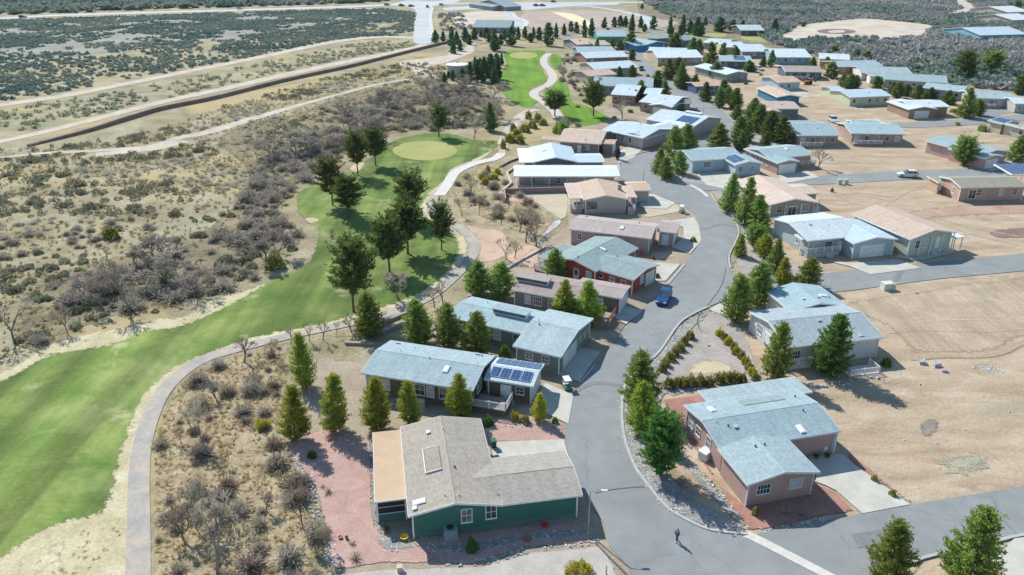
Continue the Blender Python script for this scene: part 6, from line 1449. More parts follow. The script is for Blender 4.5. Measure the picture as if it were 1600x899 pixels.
rocks([(870,344),(856,368),(826,398),(800,412),(786,424)],1.2,3,'pale rocks along the wash behind the orange red house',seed=11)
rocks([(1392,764),(1410,778),(1424,790)],.8,5,'river rocks at the end of the long driveway',seed=12)
rocks([(1100,490),(1120,484),(1140,478)],2,2.5,'rocks on the corner by the street junction',seed=13)
rocks([(1240,600),(1300,604),(1350,594),(1370,590)],.4,3,'boulders behind the ramp of the white house',size=(.15,.35),seed=14)
rocks([(770,662),(800,668),(840,666),(880,672)],.6,5,'river rocks in the bed below the deck',seed=15)
rocks([(1146,402),(1142,425),(1158,432),(1176,430)],.8,5,'river rocks on the corner of the side street',seed=16)
rocks([(1132,326),(1150,342),(1160,366),(1152,384)],.7,4,'river rocks on the verge by the roadside pines',seed=17)
rocks([(1022,244),(1020,262),(1034,274),(1060,284)],.7,4,'river rocks round the island of pines',seed=18)
rocks([(1040,348),(1012,372),(1006,386)],.5,4,'rocks beside the pale pinkish house',seed=19)
rocks([(400,640),(430,700),(420,800),(460,870)],14,.12,'loose stones scattered on the scrub slope',size=(.06,.16),seed=20)
rocks([(1280,640),(1400,620),(1560,680)],20,.03,'loose stones scattered on the bare lot',size=(.06,.18),seed=21)
# ---------------- vehicles, people, street furniture ----------------
def paint(name,c): 
    if name in MC: return MC[name]
    a=N(name); ob=a.n('ShaderNodeTexCoord').outputs['Object']; k=a.ramp(a.noise(ob,3,3),[(.3,mul(c,.92)),(.7,mul(c,1.05))])
    o=a.bsdf(k,.3,.5); MC[name]=a.done(o); return MC[name]
def car(px,heading,mat,label,L=4.6,W=1.85,Hh=1.6,suv=True,detail=True,truck=False):
    """heading: world angle of the nose"""
    g=P(*px); r=empty('parked_car',(g.x,g.y,.1),heading,label,'car')
    h=L/2; w=W/2
    def loft(secs,name,m,parent,**k):
        mb=MB(); n=len(secs[0]); 
        for s_ in secs: mb.v+= [tuple(p) for p in s_]
        for i in range(len(secs)-1):
            for j in range(n): a_=i*n+j; b_=i*n+(j+1)%n; mb.f.append((a_,b_,b_+n,a_+n))
        mb.f.append(tuple(reversed(range(n)))); mb.f.append(tuple((len(secs)-1)*n+j for j in range(n)))
        return mb.build(name,m,parent,uv=False,smooth=False,**k)
    # lower body: sections along x
    def sec(x,zt,zb,ww): return [(x,-ww,zb),(x,-ww*1.02,zb+.25),(x,-ww*.97,zt),(x,ww*.97,zt),(x,ww*1.02,zb+.25),(x,ww,zb)]
    hood=.98 if suv else .85
    body=loft([sec(-h,.75,.38,w*.86),sec(-h+.12,hood+.02,.28,w*.96),sec(-h*.45,hood+.05,.22,w),sec(0,hood+.04,.22,w),sec(h*.42,hood,.22,w),sec(h*.8,hood-.12,.25,w*.96),sec(h-.08,hood-.3,.3,w*.88),sec(h,.5,.36,w*.8)],'body',mat,r,bevel=.04)
    c0,c1=(-h+.15,h*.38) if not truck else (-.3,h*.42)
    def sec2(x,z,ww): return [(x,-ww,z[0]),(x,-ww*.86,z[1]),(x,ww*.86,z[1]),(x,ww,z[0])]
    cab=loft([sec2(c0,(hood-.02,hood+.05),w*.93),sec2(c0+.35,(hood-.02,Hh-.06),w*.93),sec2(c0+.9,(hood-.02,Hh),w*.93),sec2(c1-1.0,(hood-.02,Hh-.02),w*.93),sec2(c1,(hood-.02,hood+.03),w*.93)],'cabin_glass',M_glass,r)
    rf=MB(); rf.hexa([(c0+.38,-w*.8,Hh-.05),(c1-1.0,-w*.8,Hh-.03),(c1-1.0,w*.8,Hh-.03),(c0+.38,w*.8,Hh-.05)],[(c0+.42,-w*.76,Hh+.03),(c1-1.05,-w*.76,Hh+.035),(c1-1.05,w*.76,Hh+.035),(c0+.42,w*.76,Hh+.03)]); rf.build('roof_panel',mat,r,uv=False,bevel=.03)
    for sg in (-1,1):
        pm=MB()
        for x_ in (c0+.4,(c0+c1)/2-.3,): pm.hexa([(x_,sg*w*.925-.02,hood),(x_+.1,sg*w*.925-.02,hood),(x_+.1,sg*w*.925+.02,hood),(x_,sg*w*.925+.02,hood)],[(x_,sg*w*.80-.02,Hh-.02),(x_+.1,sg*w*.80-.02,Hh-.02),(x_+.1,sg*w*.80+.02,Hh-.02),(x_,sg*w*.80+.02,Hh-.02)])
        if detail: 
            for k2,x_ in enumerate((c0+.4,(c0+c1)/2-.3)):
                q=MB(); q.hexa([(x_,sg*w*.935-.02,hood),(x_+.1,sg*w*.935-.02,hood),(x_+.1,sg*w*.935+.02,hood),(x_,sg*w*.935+.02,hood)],[(x_,sg*w*.81-.02,Hh-.02),(x_+.1,sg*w*.81-.02,Hh-.02),(x_+.1,sg*w*.81+.02,Hh-.02),(x_,sg*w*.81+.02,Hh-.02)]); q.build('pillar',mat,r,uv=False)
            q=MB(); q.box(c1-.75,c1-.55,sg*(w+.08)-.09,sg*(w+.08)+.09,hood,hood+.14); q.build('mirror',mat,r,uv=False,bevel=.03)
        for sx in (-h*.58,h*.62):
            t=MB(); t.tube((sx,sg*(w-.22),.34),(sx,sg*(w+.01),.34),.34,k=18); ty=t.build('tyre',M_black,r,uv=False,bevel=.03)
            t=MB(); t.tube((sx,sg*(w-.02),.34),(sx,sg*(w+.03),.34),.21,.19,k=14); t.build('rim',M_galv,ty,uv=False)
        q=MB(); q.box(h-.16,h-.04,sg*w*.62-.2,sg*w*.62+.2,.62,.78); q.build('headlight',plain('lamp_lens',(.75,.78,.8),.15,.7),r,uv=False,bevel=.02)
        q=MB(); q.box(-h-.01,-h+.1,sg*w*.7-.14,sg*w*.7+.14,.74,.98); q.build('tail_light',plain('red_lens',(.4,.02,.02),.2,.6),r,uv=False,bevel=.02)
    q=MB(); q.box(h-.06,h+.02,-w*.5,w*.5,.42,.6); q.build('grille',M_dark,r,uv=False)
    q=MB(); q.box(-h-.03,-h+.08,-w*.8,w*.8,.36,.52); q.build('bumper',M_dark,r,uv=False,bevel=.02)
    return r
def wdir(p,q): a_,b_=P(*p),P(*q); d=b_-a_; return math.atan2(d.y,d.x)
car((1037,471),wdir((1044,458),(1030,484)),paint('blue_paint',(.012,.06,.20)),'bright blue suv parked at the left street edge by the orange red house')
car((1417,277),wdir((1430,277),(1404,276)),paint('white_paint',(.62,.65,.66)),'white suv driving on the side street past the bare lot')
car((1302,191),wdir((1296,187),(1310,194)),paint('silver_paint',(.55,.58,.60)),'white car on the bare lot beside the right porch house',L=5)
car((1099,202),wdir((1096,196),(1104,208)),paint('red_paint',(.35,.04,.04)),'dark red car outside the cream house with solar arrays')
for (x,y),c,lb,hd in (((36,28),paint('dark_paint',(.04,.045,.05)),'dark car on the highway at the far left',((0,29),(60,27))),((375,15),paint('pale_paint',(.5,.55,.6)),'pale car on the highway left of the crossroads',((337,17),(420,14))),((605,9),MC['dark_paint'],'dark car on the highway just before the crossroads',((580,10),(630,7))),((628,10),MC['dark_paint'],'dark car waiting at the left side of the crossroads',((600,10),(640,8))),((643,11),MC['blue_paint'],'blue grey car in the middle of the crossroads',((630,10),(650,9))),((668,12),MC['dark_paint'],'dark car at the right side of the crossroads',((660,14),(668,6))),((690,9),MC['pale_paint'],'pale car turning beside the far crossroads',((680,10),(700,7))),((748,7),MC['white_paint'],'white truck on the far road right of the crossroads',((730,7),(760,6))),((838,10),MC['dark_paint'],'dark car turning off the far road',((830,10),(850,9))),((848,10),MC['dark_paint'],'second dark car turning off the far road, farther right',((840,10),(860,9))),((865,4),MC['dark_paint'],'dark car on the far road above the brown field',((850,5),(880,4)))):
    car((x,y),wdir(*hd),c,lb,L=5.2,W=2.1,Hh=1.8,detail=False)
car((1187,110),wdir((1180,108),(1195,112)),MC['silver_paint'],'silver car parked by the small tan roofed blue house')
car((1002,110),wdir((1000,104),(1006,114)),MC['dark_paint'],'dark pickup parked in front of the upper cream house',L=5.2,truck=True)
# golf carts
def cart(px,hd,mat,label):
    g=P(*px); r=empty('golf_cart',(g.x,g.y,.12),hd,label,'golf cart')
    m=MB(); m.hexa([(-1.15,-.55,.25),(1.15,-.5,.25),(1.15,.5,.25),(-1.15,.55,.25)],[(-1.15,-.55,.62),(.4,-.5,.42),(.4,.5,.42),(-1.15,.55,.62)]); m.build('body',mat,r,uv=False,bevel=.04)
    m=MB(); m.hexa([(.55,-.5,.3),(1.2,-.45,.3),(1.2,.45,.3),(.55,.5,.3)],[(.6,-.5,.95),(1.0,-.42,.7),(1.0,.42,.7),(.6,.5,.95)]); m.build('cowl',mat,r,uv=False,bevel=.05)
    m=MB(); m.box(-.75,-.15,-.5,.5,.62,.8); m.build('seat',M_white,r,uv=False,bevel=.04); m=MB(); m.box(-.85,-.75,-.5,.5,.8,1.2); m.build('seat_back',M_white,r,uv=False,bevel=.03)
    m=MB(); m.box(-1.1,.75,-.6,.6,1.82,1.9); m.build('roof',plain('cart_roof',(.75,.74,.68),.5),r,uv=False,bevel=.04)
    for sx,sy in ((-1.0,-.52),(-1.0,.52),(.65,-.48),(.65,.48)): m=MB(); m.tube((sx,sy,.5),(sx*.98,sy,1.84),.02,k=5); m.build('roof_post',M_galv,r,uv=False)
    for sx in (-.75,.85):
        for sy in (-1,1): m=MB(); m.tube((sx,sy*.42,.22),(sx,sy*.6,.22),.22,k=14); m.build('wheel',M_black,r,uv=False)
    m=MB(); m.tube((.6,.22,.85),(.3,.22,1.05),.015,k=5); m.lathe([(.14,1.04),(.16,1.06),(.14,1.08)],(.28,.22,0),10); m.build('steering_wheel',M_black,r,uv=False); r.scale=(.72,)*3
cart((886,608),R(285),plain('cart_green',(.03,.22,.13),.4,.4),'green golf cart with white roof between the two driveways')
cart((1065,332),wdir((1060,336),(1070,326)),plain('cart_white_green',(.25,.45,.32),.4,.4),'pale green golf cart beside the road bend')
# utility pedestals
def cabinet(px,w,d,h,mat,label,rot=.2,name='utility_cabinet',cat='utility cabinet'):
    g=P(*px); r=empty(name,(g.x,g.y,0),rot,label,cat)
    m=MB(); m.box(-w/2,w/2,-d/2,d/2,.08,h); m.build('cabinet',mat,r,uv=False,bevel=.03); m=MB(); m.box(-w/2-.08,w/2+.08,-d/2-.08,d/2+.08,0,.09); m.build('base',M_conc,r,uv=False)
    m=MB(); m.hexa([(-w/2-.04,-d/2-.04,h),(w/2+.04,-d/2-.04,h),(w/2+.04,d/2+.04,h),(-w/2-.04,d/2+.04,h)],[(-w/2-.02,-d/2-.02,h+.05),(w/2+.02,-d/2-.02,h+.05),(w/2+.02,d/2+.02,h+.12),(-w/2-.02,d/2+.02,h+.12)]); m.build('lid',mat,r,uv=False)
    m=MB(); m.box(-w/2+.06,w/2-.06,-d/2-.015,-d/2,.2,h-.08); m.build('door',mat,r,uv=False)
M_palegreen=plain('cabinet_pale_green',(.45,.55,.42),.5); 
cabinet((1311,288),.9,.7,1.1,M_palegreen,'left pale green utility cabinet by the side street')
cabinet((1321,288),.9,.7,1.1,M_palegreen,'right pale green utility cabinet by the side street')
cabinet((1385,452),1.7,1.1,1.1,plain('cabinet_cream',(.66,.63,.55),.5),'large cream utility cabinet on the bare lot below the side street')
cabinet((1395,453),.6,.5,.8,M_palegreen,'small dark utility box right of the large cream cabinet')
cabinet((704,838),1.25,1.1,1.0,plain('unit_blue_grey',(.28,.34,.37),.5),'grey air conditioner against the shaded green wall',.2,'air_conditioner','air conditioner')
g=P(704,838)
m=MB(); m.lathe([(.36,0),(.36,.03),(.1,.04)],(g.x,g.y,1.13),18); o=m.build('fan_grille',M_dark,bpy.data.objects[[x.name for x in scn.objects if x.name.startswith('air_conditioner')][0]],uv=False); o.location=(0,0,0)
for v in o.data.vertices: v.co.x-=g.x; v.co.y-=g.y
cabinet((1100,717),1.1,1.0,1.0,plain('unit_white',(.7,.72,.72),.5),'white air conditioner beside the long wall of the dusty pink house',R(45),'air_conditioner','air conditioner')
cabinet((658,636),.9,.8,.8,M_greyunit,'grey air conditioner under the windows of the brown house',.2,'air_conditioner','air conditioner')
# planters, pots, yard pieces
def pot(px,r_,h,mat,label,plant=None,name='plant_pot',cat='pot',z0=0):
    g=P(*px); e=empty(name,(g.x,g.y,z0),0,label,cat)
    m=MB(); m.lathe([(r_*.65,0),(r_*.95,h*.8),(r_,h*.85),(r_,h),(r_*.85,h),(r_*.8,h*.8)],k=14); m.build('pot',mat,e,uv=False,smooth=True)
    if plant:
        o=bpy.data.objects.new('foliage',bush_mesh('leaf',1,plant)[1]); col.objects.link(o); o.parent=e; o.location=(0,0,h*.8); o.scale=(r_*1.2,)*3
M_terra=plain('terracotta',(.42,.12,.06),.7)
pot((632,843),.42,.4,plain('yellow_glaze',(.75,.50,.03),.4),'yellow pot on the slab beside the dark screened porch')
pot((603,831),.3,.4,M_terra,'terracotta pot at the left post of the screened porch',L_olive)
pot((851,823),.38,.35,plain('red_glaze',(.55,.06,.04),.5),'red bowl in the shaded rock bed near the right end')
pot((824,845),.3,.3,M_terra,'terracotta bowl lying in the middle of the shaded rock bed')
pot((542,843),.16,.35,plain('green_glaze',(.03,.1,.06),.4),'dark green pot in the pink gravel')
pot((532,842),.22,.25,M_terra,'small red pot beside the dark green pot in the pink gravel')
for x,y,lb in ((1275,717,'pot with dark plant left of the front window in the pink house court'),(1292,716,'pot with plant in the middle of the pink house court'),(1020,405,'yellow flowered pot at the corner of the orange red house')): pot((x,y),.28,.4,M_terra,lb,L_green if 'yellow' not in lb else L_yellow)
# agave-like spiky plants in the pink gravel
def spiky(px,s,label,mat):
    g=P(*px); rng=np.random.RandomState(int(px[0])); n=46; D=rng.normal(size=(n,3)); D[:,2]=np.abs(D[:,2])*.8+.25; C=np.zeros((n,3))
    V=quads_at(C,D,rng.uniform(.5,.9,n)*s,np.full(n,.07*s),rng); o=bigmesh('desert_spoon',V,qf(len(V)),mat); o.location=(g.x,g.y,.02); tag(o,label,'plant')
for x,y,s,lb in ((556,876,1.0,'spiky purple grey plant in the lower pink gravel'),(551,852,.6,'thin spiky plant above the purple grey one'),(513,772,.8,'spiky plant in the middle of the pink gravel'),(504,762,.5,'small spiky plant up left in the pink gravel'),(508,744,.6,'spiky plant near the top of the pink gravel'),(1228,803,1.0,'spiky plant in the shade in front of the dusty pink house'),(1252,806,.8,'low spiky plant right of the one in the shade')): spiky((x,y),s,lb,L_bare2)
for i,(x,y) in enumerate(((500,752),(506,756),(515,766),(520,770),(496,768))):
    pass
# street lamp and poles
def lamp(px,ty,arm,label,name='street_lamp',cat='street lamp'):
    g=P(*px); h=top_z(px[0],px[1],ty); r=empty(name,(g.x,g.y,0),0,label,cat)
    m=MB(); m.tube((0,0,0),(0,0,h),.07,.045,8); m.build('pole',plain('pole_green',(.28,.36,.28),.5,.3),r,uv=False)
    m=MB(); m.lathe([(.14,0),(.14,.1),(.08,.16)],k=10); m.build('base',M_conc,r,uv=False)
    if arm:
        m=MB(); m.tube((0,0,h-.05),(arm*.6,0,h+.12),.035,k=6); m.tube((arm*.6,0,h+.12),(arm,0,h+.12),.035,k=6); m.build('arm',MC['pole_green'],r,uv=False)
        m=MB(); sg=1 if arm>0 else -1; m.hexa([(arm-sg*.1,-.12,h+.04),(arm+sg*.55,-.12,h+.04),(arm+sg*.55,.12,h+.04),(arm-sg*.1,.12,h+.04)][::sg],[(arm-sg*.1,-.08,h+.16),(arm+sg*.5,-.08,h+.16),(arm+sg*.5,.08,h+.16),(arm-sg*.1,.08,h+.16)][::sg]); m.build('lamp_head',M_white,r,uv=False,bevel=.02)
    return r
lamp((919,834),768,1.1,'street lamp at the corner of the green house, its arm over the road')
lamp((1277,335),312,.8,'street lamp behind the tan gabled porch house')
lamp((1005,284),264,0,'slim post at the street bend beside the tan garage roof','post','post')
lamp((1098,186),166,0,'slim lamp post on the left edge of the upper street','post','post')
lamp((947,899),884,0,'thin marker post at the bottom beside the road','post','post')
# boundary line of low stones at the gravel edge, mail pedestal
cabinet((625,893),.5,.4,.55,plain('pedestal_tan',(.6,.48,.36),.6),'small tan box beside the pink gravel at the bottom edge',.1,'meter_box','meter box')
# water tank
g=P(715,118); s=mpp(715,118); r=empty('water_tank',(g.x,g.y,0),0,'round white water tank with a low pale roof beside dark pines','water tank')
th=top_z(715,124,104); rr=17*s
M_tank=plain('tank_tan',(.50,.45,.36),.6)
m=MB(); m.lathe([(rr,0),(rr,th*.85)],k=40); m.build('tank_wall',M_tank,r,uv=False,smooth=False)
m=MB(); m.lathe([(rr+.15,th*.85),(rr+.15,th*.9),(rr*.5,th*.97),(.3,th)],k=40); m.build('tank_roof',M_white,r,uv=False)
m=MB(); m.lathe([(.5,th*.97),(.5,th*1.06)],k=12); m.build('roof_hatch',M_tank,r,uv=False)
# long retaining wall beside the dirt road
pts=[(44,229),(135,207),(202,187),(253,172),(337,155),(439,129),(540,107),(600,92),(660,77),(698,68)]
c=[P(*p) for p in catmull(pts,False,4)]
m=MB()
for i in range(len(c)-1):
    a_,b_=c[i],c[i+1]; n_=Vector((-(b_-a_).y,(b_-a_).x,0)).normalized()*.5; t0=min(1,(i+1)/8)*.42; t1=min(1,(i+2)/8)*.42
    h0,h1=.4+1.9*t0,.4+1.9*t1
    m.hexa([a_-n_*2.2,b_-n_*2.2,b_+n_,a_+n_],[a_-n_+Vector((0,0,h0)),b_-n_+Vector((0,0,h1)),b_+n_+Vector((0,0,h1)),a_+n_+Vector((0,0,h0))])
o=m.build('retaining_wall',gmat('brown_earth_bank',[(.3,(.18,.12,.095)),(.7,(.30,.21,.16))],.3,2,0,.45),uv=False); tag(o,'long dark brown retaining bank running beside the dirt road','retaining wall')
# low yard walls
def lowwall(pts,h,w,mat,label,name='garden_wall',z0=0):
    c=[P(*p) for p in pts]; m=MB()
    for i in range(len(c)-1):
        a_,b_=c[i],c[i+1]; d=(b_-a_).normalized(); n_=Vector((-d.y,d.x,0))*w/2
        b2=b_+d*w*.0
        m.hexa([a_-n_,b2-n_,b2+n_,a_+n_],[p+Vector((0,0,h)) for p in (a_-n_,b2-n_,b2+n_,a_+n_)])
    o=m.build(name,mat,uv=False); tag(o,label,'wall'); return o
M_wallp=plain('wall_purple_grey',(.30,.23,.22),.9); M_walls=plain('stone_wall',(.33,.28,.25),.9,var=.3,scale=4)
lowwall([(806,303),(884,301)],1.3,.3,M_wallp,'purple grey wall below the blue railed porch')
lowwall([(790,318),(788,303),(806,303)],1.2,.3,plain('wall_brick_brown',(.33,.21,.17)),'brown block wall around the raised pink patio')
lowwall([(781,262),(796,254),(810,249)],.5,.4,M_walls,'low stone wall left of the white patio cover, upper of two')
lowwall([(786,300),(799,288),(792,272),(806,262)],.5,.4,plain('wall_pale_stone',(.55,.50,.42),.9),'low pale stone wall curving left of the long white roof')
lowwall([(574,515),(600,506),(624,496),(640,490)],.5,.5,M_walls,'upper stone terrace wall beside the golf pines')
lowwall([(566,528),(596,522),(612,516),(640,505)],.5,.5,M_walls,'lower stone terrace wall beside the golf pines')
lowwall([(540,538),(590,540),(636,538)],.4,.5,M_walls,'stone edging above the brown house')
lowwall([(787,424),(815,408),(852,388)],.4,.3,plain('wall_pale_stone',(.55,.50,.42),.9),'low pale wall behind the orange red house')
# orange tractor
g=P(1262,132); r=empty('backhoe_tractor',(g.x,g.y,0),R(200),'orange backhoe tractor on the bare lot before the dark blue porch house','tractor')
M_or=plain('tractor_orange',(.55,.20,.05),.5,.4)
m=MB(); m.box(-.9,1.5,-.55,.55,.7,1.3); m.build('body',M_or,r,uv=False,bevel=.05); m=MB(); m.box(-1.0,.1,-.6,.6,2.2,2.3); m.build('canopy',M_or,r,uv=False)
for sx,sy in ((-.95,-.55),(-.95,.55),(.05,-.55),(.05,.55)): m=MB(); m.tube((sx,sy,1.2),(sx,sy,2.2),.04,k=5); m.build('canopy_post',M_black,r,uv=False)
for sx,rad in ((-.6,.75),(1.3,.5)):
    for sy in (-1,1): m=MB(); m.tube((sx,sy*.6,rad),(sx,sy*.95,rad),rad,k=18); m.build('wheel',M_black,r,uv=False)
m=MB(); m.hexa([(2.3,-.9,.15),(2.9,-.9,.1),(2.9,.9,.1),(2.3,.9,.15)],[(2.25,-.9,.8),(2.4,-.9,.85),(2.4,.9,.85),(2.25,.9,.8)]); m.build('front_bucket',M_or,r,uv=False)
for sy in (-.5,.5): m=MB(); m.tube((.9,sy,1.2),(1.9,sy,1.3),.07,k=5); m.tube((1.9,sy,1.3),(2.3,sy,.5),.07,k=5); m.build('loader_arm',M_or,r,uv=False)
m=MB(); m.tube((-1,0,1.0),(-2.2,0,2.5),.12,k=6); m.tube((-2.2,0,2.5),(-3.4,0,1.4),.1,k=6); m.build('boom',M_or,r,uv=False)
m=MB(); m.hexa([(-3.7,-.3,.7),(-3.2,-.3,.7),(-3.2,.3,.7),(-3.7,.3,.7)],[(-3.6,-.3,1.4),(-3.3,-.3,1.4),(-3.3,.3,1.4),(-3.6,.3,1.4)]); m.build('rear_bucket',M_black,r,uv=False)
# boulders
def boulder(px,s,label,mat=None):
    V=rockV(int(px[0])%7); g=P(*px); o=bigmesh('boulder',V*s,qf(len(V)),mat or M_rock); o.location=(g.x,g.y,0); tag(o,label,'boulder')
for i,(x,y,s,lb) in enumerate(((1440,568,.55,'left of three boulders at the edge of the graded lot'),(1462,572,.6,'middle boulder at the edge of the graded lot, darker sided'),(1475,581,.4,'right of three boulders at the edge of the graded lot'),(1432,459,.25,'small dark rock alone on the graded lot'),(1276,604,.5,'larger boulder behind the dusty pink house'),(1265,600,.35,'smaller boulder behind the dusty pink house'),(1107,541,.3,'white rock in the grey gravel triangle'))): boulder((x,y),s,lb)
# rubble pile
rs=np.random.RandomState(9); g=P(1545,577); X=g.x+rs.normal(0,1.0,90); Y=g.y+rs.normal(0,.5,90); s=rs.uniform(.05,.15,90)
merge('rubble_pile',RV,X,Y,s,s*.8,plain('rubble_pale_blue',(.46,.48,.48),.8),3,'pale blue grey rubble heap on the lot at the right','rubble')
# graded lot edge: eroded lip
m=MB(); c=[P(*p) for p in catmull([(1408,548),(1425,563),(1470,560),(1540,559),(1575,552),(1598,540),(1625,536)],False,5)]
rs=np.random.RandomState(2)
for i in range(len(c)-1):
    a_,b_=c[i],c[i+1]; d=(b_-a_).normalized(); n_=Vector((-d.y,d.x,0)); h0=.1
    m.hexa([a_-n_*.25,b_-n_*.25,b_+n_*1.2,a_+n_*1.2],[a_+Vector((0,0,h0)),b_+Vector((0,0,h0)),b_+n_*.8+Vector((0,0,h0*.6)),a_+n_*.8+Vector((0,0,h0*.6))])
o=m.build('soil_bank',gmat('lot_lip_soil',[(.3,(.31,.25,.17)),(.7,(.42,.33,.23))],.4,3,0,.3),uv=False); tag(o,kind='structure')
# wire fence behind the ramp
r=empty('wire_fence',P(1345,606),0,'thin wire fence with short posts behind the white house','fence')
for x,y in ((1230,598),(1270,606),(1310,606),(1345,604),(1380,598),(1407,588)):
    p=P(x,y)-r.location; m=MB(); m.tube((p.x,p.y,0),(p.x,p.y,1.0),.03,k=5); m.build('post',M_galv,r,uv=False)
for z_ in (.4,.9):
    q=[P(x,y)-r.location for x,y in ((1230,598),(1270,606),(1310,606),(1345,604),(1380,598),(1407,588))]; m=MB()
    for i in range(5): m.tube((q[i].x,q[i].y,z_),(q[i+1].x,q[i+1].y,z_),.012,k=4,cap=False)
    m.build('wire',M_galv,r,uv=False)
# person walking on the road
def person(px,hd,label):
    g=P(*px); r=empty('person',(g.x,g.y,.1),hd,label,'person')
    def skin(name,verts,edges,rad,mat,root=0,sub=2):
        me=bpy.data.meshes.new(name); me.from_pydata(verts,edges,[]); me.materials.append(mat)
        o=bpy.data.objects.new(name,me); col.objects.link(o); o.parent=r
        sm=o.modifiers.new('skin','SKIN'); sm.use_smooth_shade=True
        sv=me.skin_vertices[0].data
        for i,q in enumerate(rad): sv[i].radius=(q if isinstance(q,tuple) else (q,q)); sv[i].use_root=(i==root)
        ss=o.modifiers.new('sub','SUBSURF'); ss.levels=sub; ss.render_levels=sub
        return o
    sk=plain('skin',(.45,.27,.19),.6)
    # body: x forward
    v=[(0,0,.95),(0,0,1.12),(.01,0,1.32),(.02,0,1.43),(.03,0,1.50),(.04,0,1.56),(.05,0,1.66),
       (.0,.10,.90),(.12,.10,.50),(.03,.10,.10),(.17,.11,.05), (.0,-.10,.90),(-.04,-.10,.50),(-.22,-.10,.14),(-.10,-.11,.05),
       (.0,.19,1.40),(-.08,.25,1.14),(.04,.25,.92),(.08,.25,.85), (.0,-.19,1.40),(.06,-.25,1.14),(.22,-.24,.97),(.27,-.23,.92)]
    e=[(0,1),(1,2),(2,3),(3,4),(4,5),(5,6),(0,7),(7,8),(8,9),(9,10),(0,11),(11,12),(12,13),(13,14),(3,15),(15,16),(16,17),(17,18),(3,19),(19,20),(20,21),(21,22)]
    rd=[(.13,.15),(.12,.14),(.12,.16),(.10,.14),.055,.075,.085,.09,.06,.042,.035,.09,.06,.042,.035,.06,.045,.034,.03,.06,.045,.034,.03]
    skin('body',v,e,rd,sk)
    sh=[(0,0,1.0),(0,0,1.15),(.01,0,1.32),(.02,0,1.43),(.0,.19,1.40),(-.08,.25,1.14),(-.01,.25,1.0),(.0,-.19,1.40),(.06,-.25,1.14),(.15,-.245,1.04)]
    skin('shirt',sh,[(0,1),(1,2),(2,3),(3,4),(4,5),(5,6),(3,7),(7,8),(8,9)],[(.155,.175),(.145,.165),(.14,.18),(.11,.15),.078,.062,.055,.078,.062,.055],plain('purple_shirt',(.28,.16,.48),.8))
    pn=[(0,0,.98),(.0,.10,.90),(.12,.10,.50),(.04,.10,.13),(.0,-.10,.90),(-.04,-.10,.50),(-.20,-.10,.17)]
    skin('trousers',pn,[(0,1),(1,2),(2,3),(0,4),(4,5),(5,6)],[(.15,.165),.105,.078,.06,.105,.078,.06],plain('navy_trousers',(.015,.02,.045),.8))
    for sx,sy,zz in ((.10,.10,0.0),(-.17,-.10,.03)):
        m=MB(); m.hexa([(sx-.1,sy-.045,zz),(sx+.16,sy-.04,zz),(sx+.16,sy+.04,zz),(sx-.1,sy+.045,zz)],[(sx-.09,sy-.04,zz+.09),(sx+.10,sy-.035,zz+.07),(sx+.10,sy+.035,zz+.07),(sx-.09,sy+.04,zz+.09)]); m.build('shoe',M_white,r,uv=False,bevel=.02)
    hv=[(.02,0,1.60),(.02,0,1.70),(-.02,0,1.64)]; skin('hair',hv,[(0,1),(1,2)],[.085,.085,.07],plain('grey_hair',(.25,.25,.24),.8))
    for (hx,hy,hz) in ((.08,.25,.85),(.27,-.23,.92)):
        sg=1 if hy>0 else -1
        for k in range(4):
            y0=hy+(k-1.5)*.018; L=(.06,.07,.065,.05)[k]
            m=MB(); m.tube((hx,y0,hz-.01),(hx+.02,y0,hz-.03-L*.5),.009,.008,6); m.tube((hx+.02,y0,hz-.03-L*.5),(hx+.03,y0-sg*.004,hz-.03-L),.008,.006,6); m.build('finger',sk,r,uv=False)
        m=MB(); m.tube((hx+.02,hy,hz+.02),(hx+.05,hy-sg*.01,hz-.04),.010,.008,6); m.build('thumb',sk,r,uv=False)
    # face
    for sy in (-1,1): m=MB(); m.lathe([(.001,-.01),(.011,0),(.001,.01)],(.132,sy*.032,1.62),8); m.build('eye',M_dark,r,uv=False); m=MB(); m.hexa([(.03,sy*.083-.01,1.58),(.07,sy*.083-.01,1.58),(.07,sy*.083+.01,1.58),(.03,sy*.083+.01,1.58)],[(.03,sy*.09-.01,1.65),(.065,sy*.09-.01,1.65),(.065,sy*.09+.01,1.65),(.03,sy*.09+.01,1.65)]); m.build('ear',sk,r,uv=False,bevel=.005)
    m=MB(); m.hexa([(.12,-.014,1.575),(.155,-.012,1.575),(.155,.012,1.575),(.12,.014,1.575)],[(.12,-.008,1.63),(.13,-.006,1.63),(.13,.006,1.63),(.12,.008,1.63)]); m.build('nose',sk,r,uv=False)
    m=MB(); m.box(.115,.132,-.025,.025,1.545,1.555); m.build('mouth',plain('lips',(.35,.14,.12),.6),r,uv=False)
person((1057,848),R(200),'person in a purple top and dark trousers walking alone on the road')
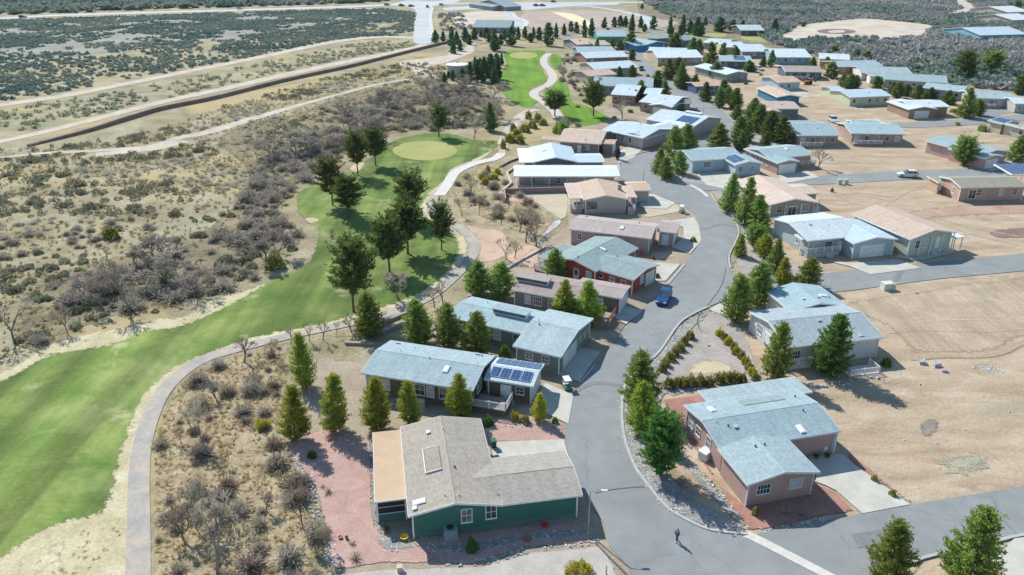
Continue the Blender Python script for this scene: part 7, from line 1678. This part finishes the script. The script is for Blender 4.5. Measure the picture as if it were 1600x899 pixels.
# haze
haze=True
if haze:
    m=MB(); m.box(-5100,5100,-400,8100,-1,H+12); 
    a=N('haze_air'); pv=a.n('ShaderNodeVolumePrincipled'); pv.inputs['Color'].default_value=(.55,.78,.92,1); pv.inputs['Density'].default_value=.00005; pv.inputs['Anisotropy'].default_value=.2
    a.l(pv.outputs[0],a.out.inputs['Volume']); o=m.build('haze',a.m,uv=False); tag(o,kind='stuff'); o['label']='thin bluish haze in the air'
# wheelie bins, benches, patio chairs
def bin_(px,rot,mat,label):
    g=P(*px); r=empty('rubbish_bin',(g.x,g.y,0.03),rot,label,'bin')
    m=MB(); m.hexa([(-.24,-.26,.08),(.24,-.26,.08),(.24,.26,.08),(-.24,.26,.08)],[(-.3,-.33,.98),(.3,-.33,.98),(.3,.33,.98),(-.3,.33,.98)]); m.build('body',mat,r,uv=False,bevel=.02)
    m=MB(); m.hexa([(-.32,-.37,.98),(.32,-.37,.98),(.32,.37,.98),(-.32,.37,.98)],[(-.3,-.35,1.04),(.3,-.35,1.04),(.3,.35,1.08),(-.3,.35,1.08)]); m.build('lid',mat,r,uv=False)
    for sx in(-1,1): m=MB(); m.tube((sx*.26,.27,.1),(sx*.31,.27,.1),.1,k=10); m.build('wheel',M_black,r,uv=False)
def chair(px,rot,mat,label,z0=0,group=None):
    g=P(*px,z0); r=empty('patio_chair',(g.x,g.y,z0),rot,label,'chair',group)
    for nm,b in (('seat',(-.26,.26,-.26,.26,.40,.46)),('backrest',(-.26,.26,.22,.28,.46,.95))): m=MB(); m.box(*b); m.build(nm,mat,r,uv=False,bevel=.01)
    for sx in(-.23,.23):
        for sy in(-.23,.23): m=MB(); m.box(sx-.02,sx+.02,sy-.02,sy+.02,0,.4); m.build('leg',mat,r,uv=False)
M_bin=plain('bin_green',(.04,.13,.08),.5); M_wch=plain('chair_white',(.7,.7,.68),.5)
bin_((771,700),.3,M_bin,'green bin at the wall beside the shaded driveway of the green house')
chair((840,634),R(120),M_wch,'white chair at the door beside the garage of the brown house')
chair((1286,707),R(200),M_wch,'white patio chair in the court of the pink house')
chair((1003,400),R(30),plain('chair_red',(.5,.08,.05),.5),'red chair on the deck side of the orange red house')
